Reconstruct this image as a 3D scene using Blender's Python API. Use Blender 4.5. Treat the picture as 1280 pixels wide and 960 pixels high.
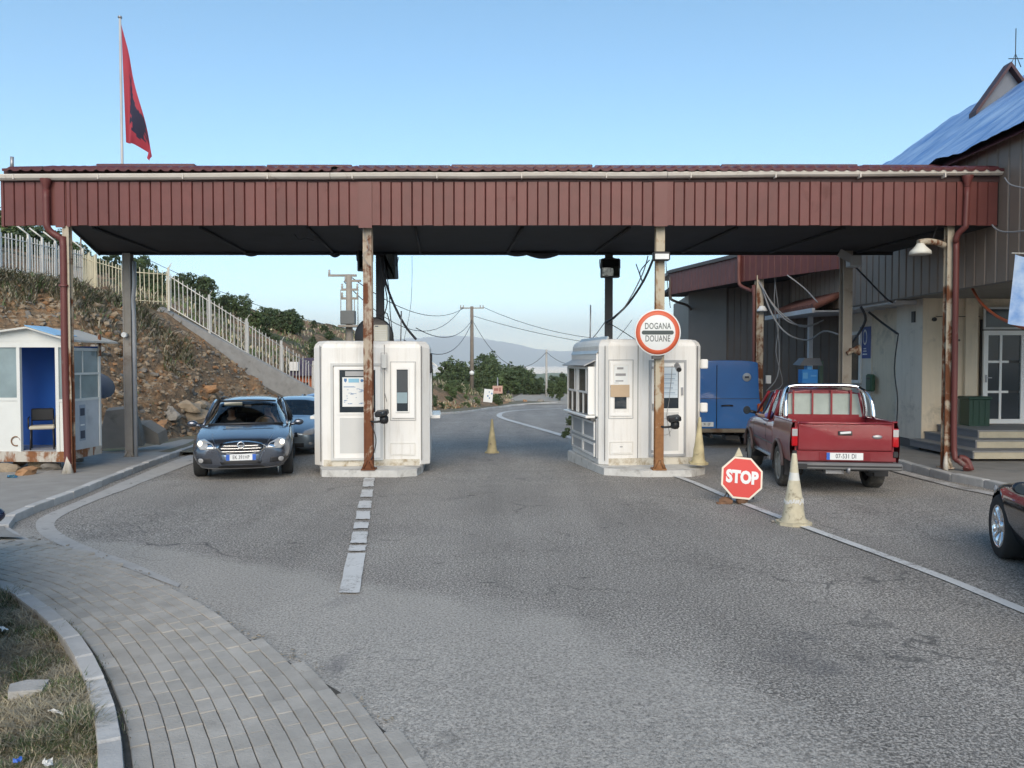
import bpy, bmesh, math, random
from mathutils import Vector, Matrix, noise
from mathutils.bvhtree import BVHTree
random.seed(7)
R = math.radians
PI = math.pi
for o in list(bpy.data.objects): bpy.data.objects.remove(o)
S = bpy.context.scene
C = S.collection

# ------------------------------------------------------------------ camera, sky, sun, exposure
CAMH, FPX, PITCH = 2.2, 980.0, math.atan(29/980)
cam_d = bpy.data.cameras.new('camera'); cam = bpy.data.objects.new('camera', cam_d); C.objects.link(cam)
cam.location = (0, 0, CAMH); cam.rotation_euler = (PI/2 - PITCH, 0, 0)
cam_d.sensor_width = 36; cam_d.lens = 36*FPX/1280; cam_d.clip_start = .05; cam_d.clip_end = 90000
S.camera = cam
SUN_EL, SUN_AZ = R(30), R(179)      # azimuth clockwise from +Y: behind the camera, a little to the left
w = bpy.data.worlds.new('World'); S.world = w; w.use_nodes = True
nt = w.node_tree; nt.nodes.clear()
sky = nt.nodes.new('ShaderNodeTexSky'); sky.sky_type = 'NISHITA'; sky.sun_disc = False
sky.sun_elevation = SUN_EL; sky.sun_rotation = SUN_AZ; sky.altitude = 900
sky.air_density = 1.0; sky.dust_density = 0.4; sky.ozone_density = 1.8
bg = nt.nodes.new('ShaderNodeBackground'); bg.inputs[1].default_value = 0.15
wo = nt.nodes.new('ShaderNodeOutputWorld')
hs = nt.nodes.new('ShaderNodeHueSaturation'); hs.inputs['Hue'].default_value = .486; hs.inputs['Saturation'].default_value = 1.10
nt.links.new(sky.outputs[0], hs.inputs['Color']); nt.links.new(hs.outputs[0], bg.inputs[0]); nt.links.new(bg.outputs[0], wo.inputs[0])
sd = bpy.data.lights.new('sun', 'SUN'); sd.energy = 2.7; sd.angle = R(50); sd.color = (1, .84, .64)
sun = bpy.data.objects.new('sun', sd); C.objects.link(sun)
sun_dir = Vector((math.sin(SUN_AZ)*math.cos(SUN_EL), math.cos(SUN_AZ)*math.cos(SUN_EL), math.sin(SUN_EL)))
sun.rotation_euler = sun_dir.to_track_quat('Z', 'Y').to_euler()
S.view_settings.view_transform = 'Standard'; S.view_settings.look = 'None'
S.view_settings.gamma = 1; S.view_settings.use_curve_mapping = False
S.view_settings.exposure = 0.57
S.render.engine = 'CYCLES'; S.cycles.max_bounces = 8; S.cycles.volume_bounces = 3
S.cycles.transparent_max_bounces = 24; S.cycles.use_denoising = True

# ------------------------------------------------------------------ helpers
def gz(y):
    if y < 14: return 0.0
    if y < 60: return -.03*(y-14)
    if y < 105: return -1.38
    return -1.38 - (y-105)*.25
def ray(px, py):
    u, v = (px-640)/FPX, (480-py)/FPX
    c, s = math.cos(PITCH), math.sin(PITCH)
    return Vector((u, v*s + c, v*c - s))
def P(px, py, d):                     # the point at distance d (world y) in a direction
    r = ray(px, py); return Vector((0, 0, CAMH)) + r*(d/r.y)
def G(px, py, z=0.0):                 # the point on the ground in a direction
    r = ray(px, py); d = 10.0
    for _ in range(60):
        h = CAMH - (gz(d)+z)
        d = .5*d + .5*(-h/r.z*r.y)
    p = P(px, py, d); p.z = gz(p.y)+z; return p

def tag(o, label=None, cat=None, group=None, kind=None):
    if label: o['label'] = label
    if cat: o['category'] = cat
    if group: o['group'] = group
    if kind: o['kind'] = kind
    return o
def thing(name, label, cat, loc=(0,0,0), rz=0, group=None):
    o = bpy.data.objects.new(name, None); C.objects.link(o); o.empty_display_size = .2
    o.location = loc; o.rotation_euler = (0, 0, rz)
    return tag(o, label, cat, group)
def inst(name, me, parent=None, loc=(0,0,0), rot=(0,0,0), sc=(1,1,1)):
    o = bpy.data.objects.new(name, me); C.objects.link(o); o.parent = parent
    o.location = loc; o.rotation_euler = rot; o.scale = sc; return o
def copy_tree(o, parent=None):
    c = o.copy(); C.objects.link(c); c.parent = parent
    for ch in list(o.children): copy_tree(ch, c)
    return c

class MB:
    """collects simple shapes and links them as one mesh object"""
    def __init__(s): s.v = []; s.f = []; s.m = []; s.sm = []
    def add(s, vs, fs, mi=0, smooth=False):
        b = len(s.v); s.v += [tuple(v) for v in vs]
        for f in fs: s.f.append([b+i for i in f]); s.m.append(mi); s.sm.append(smooth)
        return s
    def box(s, x0, x1, y0, y1, z0, z1, mi=0, M=None, bev=0):
        if bev:
            b = bev; vs = []; 
            for (z, i) in ((z0, b), (z0+b, 0), (z1-b, 0), (z1, b)):
                vs += [(x0+i+ (b if i==0 else b*0), y0+i, z), (x1-i-(b if i==0 else 0), y0+i, z), (x1-i, y0+i+(b if i==0 else 0), z), (x1-i, y1-i-(b if i==0 else 0), z),
                       (x1-i-(b if i==0 else 0), y1-i, z), (x0+i+(b if i==0 else 0), y1-i, z), (x0+i, y1-i-(b if i==0 else 0), z), (x0+i, y0+i+(b if i==0 else 0), z)]
            fs = [list(range(7, -1, -1)), list(range(24, 32))]
            for k in range(3):
                for j in range(8): fs.append([k*8+j, k*8+(j+1) % 8, k*8+8+(j+1) % 8, k*8+8+j])
        else:
            vs = [(x0,y0,z0),(x1,y0,z0),(x1,y1,z0),(x0,y1,z0),(x0,y0,z1),(x1,y0,z1),(x1,y1,z1),(x0,y1,z1)]
            fs = [[3,2,1,0],[4,5,6,7],[0,1,5,4],[1,2,6,5],[2,3,7,6],[3,0,4,7]]
        if M is not None: vs = [M @ Vector(v) for v in vs]
        return s.add(vs, fs, mi)
    def tube(s, pts, r, n=8, mi=0, caps=True, r2=None, smooth=True):
        pts = [Vector(p) for p in pts]; N = len(pts); vs = []; fs = []
        up = None
        for i, p in enumerate(pts):
            t = (pts[min(i+1, N-1)] - pts[max(i-1, 0)]).normalized()
            if up is None: up = Vector((0,0,1)) if abs(t.z) < .9 else Vector((1,0,0))
            a = t.cross(up).normalized(); b = a.cross(t).normalized(); up = b
            rr = r if r2 is None else r + (r2-r)*i/(N-1)
            if isinstance(r, (list, tuple)): rr = r[i]
            for k in range(n):
                an = 2*PI*(k+.5)/n; vs.append(p + a*math.cos(an)*rr + b*math.sin(an)*rr)
        for i in range(N-1):
            for k in range(n):
                fs.append([i*n+k, i*n+(k+1) % n, (i+1)*n+(k+1) % n, (i+1)*n+k])
        s.add(vs, fs, mi, smooth)
        if caps:
            b = len(s.v) - N*n
            s.f.append([b+k for k in range(n-1, -1, -1)]); s.m.append(mi); s.sm.append(False)
            s.f.append([b+(N-1)*n+k for k in range(n)]); s.m.append(mi); s.sm.append(False)
        return s
    def lathe(s, prof, n=24, c=(0,0,0), axis='Z', mi=0, smooth=True, M=None):
        vs = []; fs = []
        for (r, z) in prof:
            for k in range(n):
                a = 2*PI*k/n
                if axis == 'Z': v = (c[0]+r*math.cos(a), c[1]+r*math.sin(a), c[2]+z)
                elif axis == 'X': v = (c[0]+z, c[1]+r*math.cos(a), c[2]+r*math.sin(a))
                else: v = (c[0]+r*math.sin(a), c[1]+z, c[2]+r*math.cos(a))
                vs.append(M @ Vector(v) if M is not None else v)
        for i in range(len(prof)-1):
            for k in range(n): fs.append([i*n+k, i*n+(k+1) % n, (i+1)*n+(k+1) % n, (i+1)*n+k])
        s.add(vs, fs, mi, smooth); return s
    def prism(s, poly, z0, z1, mi=0, M=None):          # polygon in x,y extruded along z
        n = len(poly); vs = [(x, y, z0) for x, y in poly] + [(x, y, z1) for x, y in poly]
        if M is not None: vs = [M @ Vector(v) for v in vs]
        fs = [list(range(n-1, -1, -1)), list(range(n, 2*n))] + [[i, (i+1) % n, n+(i+1) % n, n+i] for i in range(n)]
        return s.add(vs, fs, mi)
    def mesh(s, name, mats):
        me = bpy.data.meshes.new(name); me.from_pydata(s.v, [], s.f)
        for m in (mats if isinstance(mats, (list, tuple)) else [mats]): me.materials.append(m)
        me.polygons.foreach_set('material_index', s.m); me.polygons.foreach_set('use_smooth', s.sm)
        me.validate(); me.update()
        bm = bmesh.new(); bm.from_mesh(me); bmesh.ops.recalc_face_normals(bm, faces=bm.faces); bm.to_mesh(me); bm.free()
        return me
    def build(s, name, mats, parent=None, loc=(0,0,0), rot=(0,0,0)):
        return inst(name, s.mesh(name, mats), parent, loc, rot)
def boxo(name, x0, x1, y0, y1, z0, z1, m, parent=None, bev=0):
    return MB().box(x0, x1, y0, y1, z0, z1, bev=bev).build(name, m, parent)
XZ = Matrix(((1,0,0,0),(0,0,-1,0),(0,1,0,0),(0,0,0,1)))       # x,y,z -> x,-z,y : polygon seen from -Y
def plate(name, poly, y, t, m, parent):                        # flat panel facing -Y, outline in x,z
    return MB().prism(poly, -y, -y+t, M=XZ).build(name, m, parent)

# ------------------------------------------------------------------ materials
class NT:
    def __init__(s, name):
        s.m = bpy.data.materials.new(name); s.m.use_nodes = True; s.t = s.m.node_tree
        s.b = s.t.nodes['Principled BSDF']; s.geo = None
    def n(s, t, **k):
        x = s.t.nodes.new(t)
        for a, v in k.items(): setattr(x, a, v)
        return x
    def l(s, a, b): s.t.links.new(a, b)
    def pos(s):
        if not s.geo: s.geo = s.n('ShaderNodeNewGeometry')
        return s.geo.outputs['Position']
    def noise(s, scale, detail=4, rough=.6, vec=None, dist=0):
        x = s.n('ShaderNodeTexNoise'); x.inputs['Scale'].default_value = scale
        x.inputs['Detail'].default_value = detail; x.inputs['Roughness'].default_value = rough
        x.inputs['Distortion'].default_value = dist
        s.l(vec or s.pos(), x.inputs['Vector']); return x.outputs[0]
    def ramp(s, f, stops):
        x = s.n('ShaderNodeValToRGB'); e = x.color_ramp.elements
        for i, (p, c) in enumerate(stops):
            if i < 2: e[i].position = p
            el = e[i] if i < 2 else e.new(p)
            el.color = (c, c, c, 1) if isinstance(c, (int, float)) else (*c, 1)
        s.l(f, x.inputs[0]); return x.outputs[0]
    def mix(s, f, a, b, mode='MIX'):
        x = s.n('ShaderNodeMix', data_type='RGBA', blend_type=mode)
        for sock, v in ((x.inputs[0], f), (x.inputs[6], a), (x.inputs[7], b)):
            if isinstance(v, (int, float)): sock.default_value = v if sock == x.inputs[0] else (v, v, v, 1)
            elif isinstance(v, tuple): sock.default_value = (*v, 1)
            else: s.l(v, sock)
        return x.outputs[2]
    def math(s, op, a, b=None):
        x = s.n('ShaderNodeMath', operation=op)
        for i, v in enumerate((a, b)):
            if v is None: continue
            if isinstance(v, (int, float)): x.inputs[i].default_value = v
            else: s.l(v, x.inputs[i])
        return x.outputs[0]
    def base(s, c):
        if isinstance(c, tuple): s.b.inputs['Base Color'].default_value = (*c, 1)
        else: s.l(c, s.b.inputs['Base Color'])
    def bump(s, h, strength=.3, dist=.01):
        x = s.n('ShaderNodeBump'); x.inputs['Strength'].default_value = strength; x.inputs['Distance'].default_value = dist
        s.l(h, x.inputs['Height']); s.l(x.outputs[0], s.b.inputs['Normal'])
    def rough(s, v):
        if isinstance(v, (int, float)): s.b.inputs['Roughness'].default_value = v
        else: s.l(v, s.b.inputs['Roughness'])
    def set(s, **k):
        for a, v in k.items(): s.b.inputs[a.replace('_', ' ')].default_value = v
MATS = {}
def pm(name, c, rough=.6, metal=0, var=.12, vs=2.0, bump=0, bs=60, dirt=None, dirt_amt=.5, ds=1.5, coat=0, rand=0, streak=0):
    """plain surface with slight blotchy variation and optional dirt patches"""
    x = NT(name); n1 = x.noise(vs, 5); k = x.ramp(n1, [(.25, 1-var), (.75, 1+var)])
    col = x.mix(1.0, c, k, 'MULTIPLY')
    if rand:
        oi = x.n('ShaderNodeObjectInfo'); r = x.math('MULTIPLY_ADD', oi.outputs['Random'], 2*rand); 
        r.node.inputs[2].default_value = 1-rand
        col = x.mix(1.0, col, r, 'MULTIPLY')
    if dirt:
        d = x.ramp(x.noise(ds, 8, .7, dist=.4), [(dirt_amt, 0), (min(1, dirt_amt+.16), 1)])
        col = x.mix(d, col, dirt)
        rr = x.mix(d, rough, .85); x.l(rr, x.b.inputs['Roughness'])
    else: x.rough(rough)
    x.base(col); x.set(Metallic=metal)
    if coat: x.set(Coat_Weight=coat, Coat_Roughness=.05)
    if streak:
        mp = x.n('ShaderNodeMapping'); x.l(x.pos(), mp.inputs[0]); mp.inputs['Scale'].default_value = (9, 9, .7)
        f = x.ramp(x.noise(1, 6, .7, vec=mp.outputs[0]), [(.5, 0), (.78, streak)]); col = x.mix(f, col, (.40,.36,.29)); x.base(col)
    if bump: x.bump(x.noise(bs, 4), bump)
    MATS[name] = x.m; return x.m

def flat(name, c, rough=.6): return pm(name, c, rough, var=.05)
M_red = pm('red_cladding', (.130,.037,.032), .45, streak=.0, var=.16, vs=3, dirt=(.10,.04,.035), dirt_amt=.62, rand=.09)
M_redtrim = pm('red_trim', (.135,.038,.033), .4, var=.1)
M_redroof = pm('red_roof_sheet', (.10,.028,.032), .4, var=.15, rand=.1)
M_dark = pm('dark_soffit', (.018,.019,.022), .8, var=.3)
M_gut = pm('gutter_cream', (.55,.51,.46), .5, dirt=(.25,.2,.16), dirt_amt=.62, ds=3)
M_white = pm('white_booth', (.76,.755,.73), .45, var=.05, vs=1.2, streak=.45, dirt=(.55,.52,.46), dirt_amt=.68, ds=2.5)
M_white2 = pm('white_frame', (.82,.82,.80), .3, var=.04)
M_whitedirty = pm('white_dirty', (.64,.63,.59), .5, var=.1, dirt=(.42,.38,.32), dirt_amt=.6, ds=4)
M_groove = flat('dark_seal', (.10,.10,.10), .7)
M_stain = pm('stained_skirting', (.60,.57,.49), .6, dirt=(.33,.27,.18), dirt_amt=.48, ds=5)
M_grey = pm('grey_panel', (.36,.37,.38), .5, var=.08)
M_lgrey = pm('light_grey_panel', (.58,.59,.58), .5, var=.06)
M_concrete = pm('concrete', (.33,.32,.30), .9, var=.18, vs=3, bump=.4, bs=30, dirt=(.18,.17,.15), dirt_amt=.6, ds=2)
M_kerb = pm('kerb_concrete', (.47,.465,.45), .9, var=.16, vs=5, bump=.5, bs=50, dirt=(.22,.21,.19), dirt_amt=.6, ds=3, rand=.12)
M_island = pm('painted_island', (.55,.55,.53), .85, var=.14, vs=6, bump=.4, bs=40, dirt=(.28,.27,.25), dirt_amt=.52, ds=3)
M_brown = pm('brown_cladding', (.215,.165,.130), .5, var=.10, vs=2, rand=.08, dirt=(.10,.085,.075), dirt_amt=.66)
M_brown2 = pm('brown_cladding_shaded', (.115,.09,.073), .55, var=.12, vs=2, rand=.08)  # darker copy of the brown cladding, canopy shade put into the colour
M_plaster = pm('cream_plaster', (.70,.60,.46), .9, var=.07, vs=1.5, bump=.25, bs=25, dirt=(.42,.37,.29), dirt_amt=.54, ds=1.2, streak=.35)
M_plasterw = pm('white_plaster', (.70,.64,.55), .9, var=.06, bump=.2, bs=25, dirt=(.42,.38,.33), dirt_amt=.56, streak=.35)
M_wood = pm('painted_rafter', (.55,.56,.58), .6)
M_tarp = None
M_blk = pm('black_plastic', (.02,.02,.022), .4, var=.2)
M_steel = pm('galvanised_steel', (.38,.38,.39), .45, metal=.6, var=.12)
M_pole = pm('wooden_pole', (.20,.17,.14), .85, var=.2, vs=4, bump=.4)
M_cpole = pm('concrete_pole', (.42,.41,.38), .85, var=.15, bump=.3)
M_fence = pm('white_fence_paint', (.66,.65,.61), .5, var=.08, dirt=(.38,.20,.09), dirt_amt=.66, ds=3)
M_fencey = pm('yellowed_fence_paint', (.60,.55,.40), .5, dirt=(.35,.2,.08), dirt_amt=.6, ds=3)
M_cable = flat('cable_black', (.03,.03,.035), .6)
M_cableg = flat('cable_grey', (.30,.30,.30), .6)
M_orange = pm('orange_hose', (.42,.09,.03), .5)
M_green = pm('green_plastic', (.012,.05,.03), .4)
M_blue = pm('blue_paint', (.012,.105,.36), .42, var=.07, vs=1.5, dirt=(.03,.10,.25), dirt_amt=.66, ds=2)
M_bluein = pm('kiosk_blue', (.012,.10,.42), .55, var=.08)
M_rusty = None
def rustmat(name, paint, amt=.5, rust=(.20,.075,.03), low=None):
    x = NT(name); n1 = x.noise(3.0, 8, .65, dist=.6)
    sep = x.n('ShaderNodeSeparateXYZ'); x.l(x.pos(), sep.inputs[0])
    mp = x.n('ShaderNodeMapping'); x.l(x.pos(), mp.inputs[0]); mp.inputs['Scale'].default_value = (6, 6, .8)
    n2 = x.noise(1.0, 6, .6, vec=mp.outputs[0])
    f = x.math('ADD', x.math('MULTIPLY', n1, .5), x.math('MULTIPLY', n2, .5))
    if low is not None:    # more rust towards one height (damp foot)
        h = x.n('ShaderNodeMapRange'); x.l(sep.outputs[2], h.inputs[0])
        h.inputs[1].default_value = low[0]; h.inputs[2].default_value = low[1]; h.inputs[3].default_value = low[2]; h.inputs[4].default_value = 0
        f = x.math('ADD', f, h.outputs[0])
    k = x.ramp(f, [(amt-.02, 0), (amt+.05, 1)])
    rc = x.mix(x.noise(14, 4), rust, (rust[0]*.45, rust[1]*.4, rust[2]*.5))
    pc = x.mix(x.noise(8, 5), paint, tuple(c*.72 for c in paint))
    x.base(x.mix(k, pc, rc)); x.l(x.mix(k, .5, .9), x.b.inputs['Roughness']); x.bump(f, .35)
    return x.m
M_post = rustmat('cream_rusty_post', (.50,.44,.34), .53, low=(0, 4.2, .10))
M_postrust = rustmat('heavily_rusted_post', (.46,.38,.29), .515, low=(0, 3.6, .13))
M_postor = rustmat('orange_rusted_post', (.52,.45,.33), .53, rust=(.36,.18,.07), low=(0, 2.6, .14))
M_postdark = pm('grey_post', (.30,.27,.23), .7, var=.2, dirt=(.12,.07,.04), dirt_amt=.6)
M_postshade = pm('shaded_post', (.035,.035,.04), .6, var=.2)  # middle rear posts: shade under the canopy painted as near-black
M_pipe = rustmat('red_downpipe', (.15,.040,.035), .62, rust=(.25,.2,.17), low=(0, .8, .12))
M_beam = rustmat('rusty_white_beam', (.55,.52,.46), .50, rust=(.30,.13,.05))

def glassmat(name, tint=(.5,.6,.6), trans=.6, rough=.03):
    x = NT(name); t = x.t; t.nodes.remove(x.b)
    out = [n for n in t.nodes if n.type == 'OUTPUT_MATERIAL'][0]
    tr = x.n('ShaderNodeBsdfTransparent'); tr.inputs[0].default_value = (*[c*trans+.0 for c in tint], 1)
    gl = x.n('ShaderNodeBsdfGlossy'); gl.inputs['Roughness'].default_value = rough; gl.inputs[0].default_value = (.9,.95,1,1)
    fr = x.n('ShaderNodeFresnel'); fr.inputs[0].default_value = 1.5
    mx = x.n('ShaderNodeMixShader'); x.l(fr.outputs[0], mx.inputs[0]); x.l(tr.outputs[0], mx.inputs[1]); x.l(gl.outputs[0], mx.inputs[2])
    x.l(mx.outputs[0], out.inputs[0]); return x.m
M_glass = glassmat('window_glass', (.75,.85,.85), .6)
M_cglass = glassmat('car_glass', (.85,.92,.92), .9)
M_kglass = pm('kiosk_glass_reflection', (.24,.31,.33), .08, var=.25, vs=1.5)  # opaque panes with their pale reflection put into the colour
M_cglassd = glassmat('car_glass_dark', (.3,.33,.33), .5)
M_lens = glassmat('lamp_lens', (.95,.97,1), .95)
M_pane = pm('dark_pane', (.03,.04,.05), .08, var=.1)
M_paper = flat('paper_white', (.75,.77,.76), .7)
M_paperb = flat('paper_blue', (.25,.50,.66), .7)
M_paperc = flat('cardboard_tan', (.50,.38,.26), .8)
M_ink = flat('ink', (.05,.06,.09), .7)
M_inkb = flat('ink_blue', (.10,.22,.42), .7)
M_chrome = pm('chrome', (.80,.82,.84), .12, metal=1, var=.03)
M_rubber = pm('tyre_rubber', (.022,.022,.022), .85, var=.25, vs=8, dirt=(.06,.055,.05), dirt_amt=.6, ds=6)
M_rubberd = pm('dusty_tyre', (.06,.055,.05), .9, var=.25, vs=8, dirt=(.14,.13,.11), dirt_amt=.5, ds=6)
M_alloy = pm('alloy', (.50,.51,.52), .28, metal=.9, var=.05)
M_inter = pm('car_interior', (.035,.035,.038), .8)
M_lightred = pm('red_lens', (.45,.01,.015), .12, var=.05, coat=.5)
M_lighto = pm('orange_lens', (.55,.10,.015), .15, var=.05, coat=.5)
M_lightw = pm('clear_lens', (.40,.40,.40), .12, var=.05, coat=.5)
def emis(name, c, s):
    x = NT(name); x.set(Emission_Strength=s); x.b.inputs['Emission Color'].default_value = (*c, 1); x.base(c); return x.m
M_lamp = emis('lit_headlamp', (1.0,.90,.70), 1.6)
def carpaint(name, c, metal=.6, rough=.28, dust=None, flake=.05):
    x = NT(name); n1 = x.noise(1.5, 4); k = x.ramp(n1, [(.3, .93), (.7, 1.07)])
    col = x.mix(1.0, c, k, 'MULTIPLY')
    if dust:
        sep = x.n('ShaderNodeSeparateXYZ'); tc = x.n('ShaderNodeTexCoord'); x.l(tc.outputs['Object'], sep.inputs[0])
        h = x.n('ShaderNodeMapRange'); x.l(sep.outputs[2], h.inputs[0])
        h.inputs[1].default_value = .9; h.inputs[2].default_value = .25; h.inputs[3].default_value = 0.12; h.inputs[4].default_value = 1
        f = x.math('MULTIPLY', h.outputs[0], x.ramp(x.noise(3, 6), [(.3, .2), (.7, .75)]))
        col = x.mix(f, col, dust); x.l(x.mix(f, rough, .8), x.b.inputs['Roughness'])
    else: x.rough(rough)
    x.base(col); x.set(Metallic=metal, Coat_Weight=.8, Coat_Roughness=.04); return x.m
P_ins = carpaint('paint_steel_grey', (.13,.145,.18), .85, .24)
P_silver = carpaint('paint_silver_blue', (.26,.32,.38), .75, .3)
P_bluecar = carpaint('paint_mid_blue', (.04,.10,.28), .6, .3)
P_navy = carpaint('paint_navy', (.006,.012,.045), .2, .2)
P_black = carpaint('paint_black', (.004,.005,.012), .1, .15)
P_red = carpaint('paint_dull_red', (.225,.009,.018), .25, .32, dust=(.20,.10,.10))
P_van = carpaint('paint_van_blue', (.004,.13,.42), .0, .5)

TEXTC = {}
def text(name, s, size, m, parent, loc, rot=(PI/2,0,0), ext=.002, sx=1.0, bold=0, align='CENTER', sp=1.0):
    cu = bpy.data.curves.new(name, 'FONT'); cu.body = s; cu.size = size; cu.extrude = ext; cu.align_x = align; cu.align_y = 'CENTER'
    cu.offset = bold; cu.space_character = sp; cu.resolution_u = 3
    o = bpy.data.objects.new(name+'_tmp', cu); C.objects.link(o)
    dg = bpy.context.evaluated_depsgraph_get()
    me = bpy.data.meshes.new_from_object(o.evaluated_get(dg)); bpy.data.objects.remove(o); bpy.data.curves.remove(cu)
    me.materials.clear(); me.materials.append(m)
    return inst(name, me, parent, loc, rot, (sx, 1, 1))
def cable(name, pts, r, m, label=None, sag=0, parent=None, n=10, group=None, cat='cable'):
    if len(pts) == 2:
        a, b = Vector(pts[0]), Vector(pts[1])
        pts = [a.lerp(b, i/n) - Vector((0,0,sag*4*(i/n)*(1-i/n))) for i in range(n+1)]
    else:
        pts = smooth_path(pts, 4)
    o = MB().tube(pts, r, 5).build(name, m, parent)
    if label: tag(o, label, cat, group)
    return o
def smooth_path(pts, k=4):
    pts = [Vector(p) for p in pts]; out = []
    for i in range(len(pts)-1):
        p0 = pts[max(i-1, 0)]; p1 = pts[i]; p2 = pts[i+1]; p3 = pts[min(i+2, len(pts)-1)]
        for j in range(k):
            t = j/k
            out.append(.5*((2*p1) + (p2-p0)*t + (2*p0-5*p1+4*p2-p3)*t*t + (3*p1-p0-3*p2+p3)*t**3))
    out.append(pts[-1]); return out
def interp(x, tab):            # tab: sorted (x, v...) rows -> interpolated tuple
    if x <= tab[0][0]: return tab[0][1:]
    for a, b in zip(tab, tab[1:]):
        if x <= b[0]:
            t = (x-a[0])/(b[0]-a[0]); return tuple(p+(q-p)*t for p, q in zip(a[1:], b[1:]))
    return tab[-1][1:]
# ================================================================== THE SETTING: ground, road, hill, far land
# curves of the pavement edge, in the ground plane
C1 = [(-4.95-2.6, 8.6), (-4.95-1.2, 8.15)] + [tuple(G(px, py).xy) for px, py in ((10,740),(55,765),(85,790),(108,815),(125,845),(138,875),(148,905),(157,960),(160,1040),(150,1150))]
C2 = [tuple(G(px, py).xy) for px, py in ((-160,640),(-60,655),(0,668),(60,684),(130,703),(215,745),(262,775),(330,812),(385,845),(430,872),(478,915),(528,958),(590,1040),(640,1150))]
def resample(pts, step):
    pts = smooth_path([Vector((p[0], p[1], 0)) for p in pts], 6); out = [pts[0]]; acc = 0
    for a, b in zip(pts, pts[1:]):
        L = (b-a).length; d = step - acc
        while d <= L: out.append(a.lerp(b, d/L)); d += step
        acc = (acc + L) % step if L else acc
        acc = L - (d - step) if d-step <= L else acc
    return out
def seglen_path(pts, step):
    pts = smooth_path([Vector((p[0], p[1], 0)) for p in pts], 8); S_ = [0]
    for a, b in zip(pts, pts[1:]): S_.append(S_[-1]+(b-a).length)
    def at(s):
        s = max(0, min(S_[-1]-1e-6, s))
        for i in range(len(S_)-1):
            if S_[i+1] >= s:
                t = (s-S_[i])/max(1e-9, S_[i+1]-S_[i]); return pts[i].lerp(pts[i+1], t), (pts[i+1]-pts[i]).normalized()
    return at, S_[-1]
at2, L2 = seglen_path(C2, .1)
C2s = [at2(L2*i/160)[0] for i in range(161)]
def side2(x, y):                      # signed distance to C2, positive on the road side
    best = 1e9; sg = 1
    for a, b in zip(C2s, C2s[1:]):
        ab = b-a; ap = Vector((x, y, 0))-a; t = max(0, min(1, ap.dot(ab)/ab.length_squared)); q = ap-ab*t
        if q.length < best: best = q.length; sg = 1 if ab.x*ap.y-ab.y*ap.x > 0 else -1
    return best*sg
at1, L1 = seglen_path(C1, .1)

# base ground: one sheet to the horizon
def base_z(x, y):
    r = math.hypot(x, y)
    if r < 105: z = gz(max(y, 0)) - .06
    else:
        z = -1.44 - min(1, (r-105)/500)**.8*118
    return z
b_ = MB(); rr = [0,4,8,12,16,20,26,33,42,52,62,75,90,105,130,170,230,320,450,605,900,1600,3000,6000,11000,21000]
n = 72
for r in rr:
    for k in range(n):
        a = 2*PI*k/n; x, y = r*math.cos(a), r*math.sin(a); b_.v.append((x, y, base_z(x, y)))
for i in range(len(rr)-1):
    for k in range(n): b_.f.append([i*n+k, (i+1)*n+k, (i+1)*n+(k+1) % n, i*n+(k+1) % n]); b_.m.append(0); b_.sm.append(True)
x = NT('valley_ground')
c = x.mix(x.ramp(x.noise(.0009, 8, .65), [(.4, 0), (.6, 1)]), (.07,.10,.045), (.20,.17,.10))
c = x.mix(x.ramp(x.noise(.003, 4), [(.55, 0), (.62, 1)]), c, (.16,.17,.08))
near = x.mix(x.noise(.8, 6), (.10,.085,.06), (.17,.15,.11))
ln = x.n('ShaderNodeVectorMath', operation='LENGTH'); x.l(x.pos(), ln.inputs[0])
x.base(x.mix(x.ramp(x.math('DIVIDE', ln.outputs['Value'], 400), [(.25, 0), (.8, 1)]), near, c)); x.rough(.95)
tag(b_.build('ground', x.m), kind='structure')

# asphalt
x = NT('asphalt')
at_ = x.n('ShaderNodeAttribute', attribute_name='dust')
fine = x.noise(85, 3, .8); mid = x.noise(22, 4, .75); big = x.noise(.45, 6, .6, dist=.5); tracks = x.noise(.15, 3)
base = x.mix(x.ramp(big, [(.3, 0), (.7, 1)]), (.245,.228,.205), (.325,.303,.272))
base = x.mix(x.ramp(mid, [(.3, 0), (.72, 1)]), x.mix(1.0, base, .72, 'MULTIPLY'), x.mix(1.0, base, 1.28, 'MULTIPLY'))
vor = x.n('ShaderNodeTexVoronoi'); vor.inputs['Scale'].default_value = 70; x.l(x.pos(), vor.inputs['Vector'])
sp = x.ramp(x.noise(48, 2, .95), [(.38, .30), (.5, .92), (.62, 2.15)])
base = x.mix(.95, base, x.mix(1.0, base, sp, 'MULTIPLY'))
chip = x.ramp(vor.outputs['Color'], [(.86, 0), (.95, 1)])
base = x.mix(x.math('MULTIPLY', chip, .7), base, (.52,.50,.47))
# short dark transverse seams where the mat has opened
tk = x.n('ShaderNodeMapping'); x.l(x.pos(), tk.inputs[0]); tk.inputs['Scale'].default_value = (1.1, .07, 1); tk.inputs['Rotation'].default_value = (0, 0, -.05)
base = x.mix(x.ramp(x.noise(1.0, 4, .5, vec=tk.outputs[0]), [(.38, .55), (.60, 0)]), base, x.mix(1.0, base, .72, 'MULTIPLY'))
dv = x.n('ShaderNodeMapping'); x.l(x.pos(), dv.inputs[0]); dv.inputs['Scale'].default_value = (.22, .5, 1)
wv = x.n('ShaderNodeMix', data_type='VECTOR'); wv.inputs[0].default_value = .25; x.l(dv.outputs[0], wv.inputs[4]); nn_ = x.n('ShaderNodeTexNoise'); nn_.inputs['Scale'].default_value = 1.3; nn_.inputs['Detail'].default_value = 6; x.l(x.pos(), nn_.inputs['Vector']); x.l(nn_.outputs['Color'], wv.inputs[5])
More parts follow.
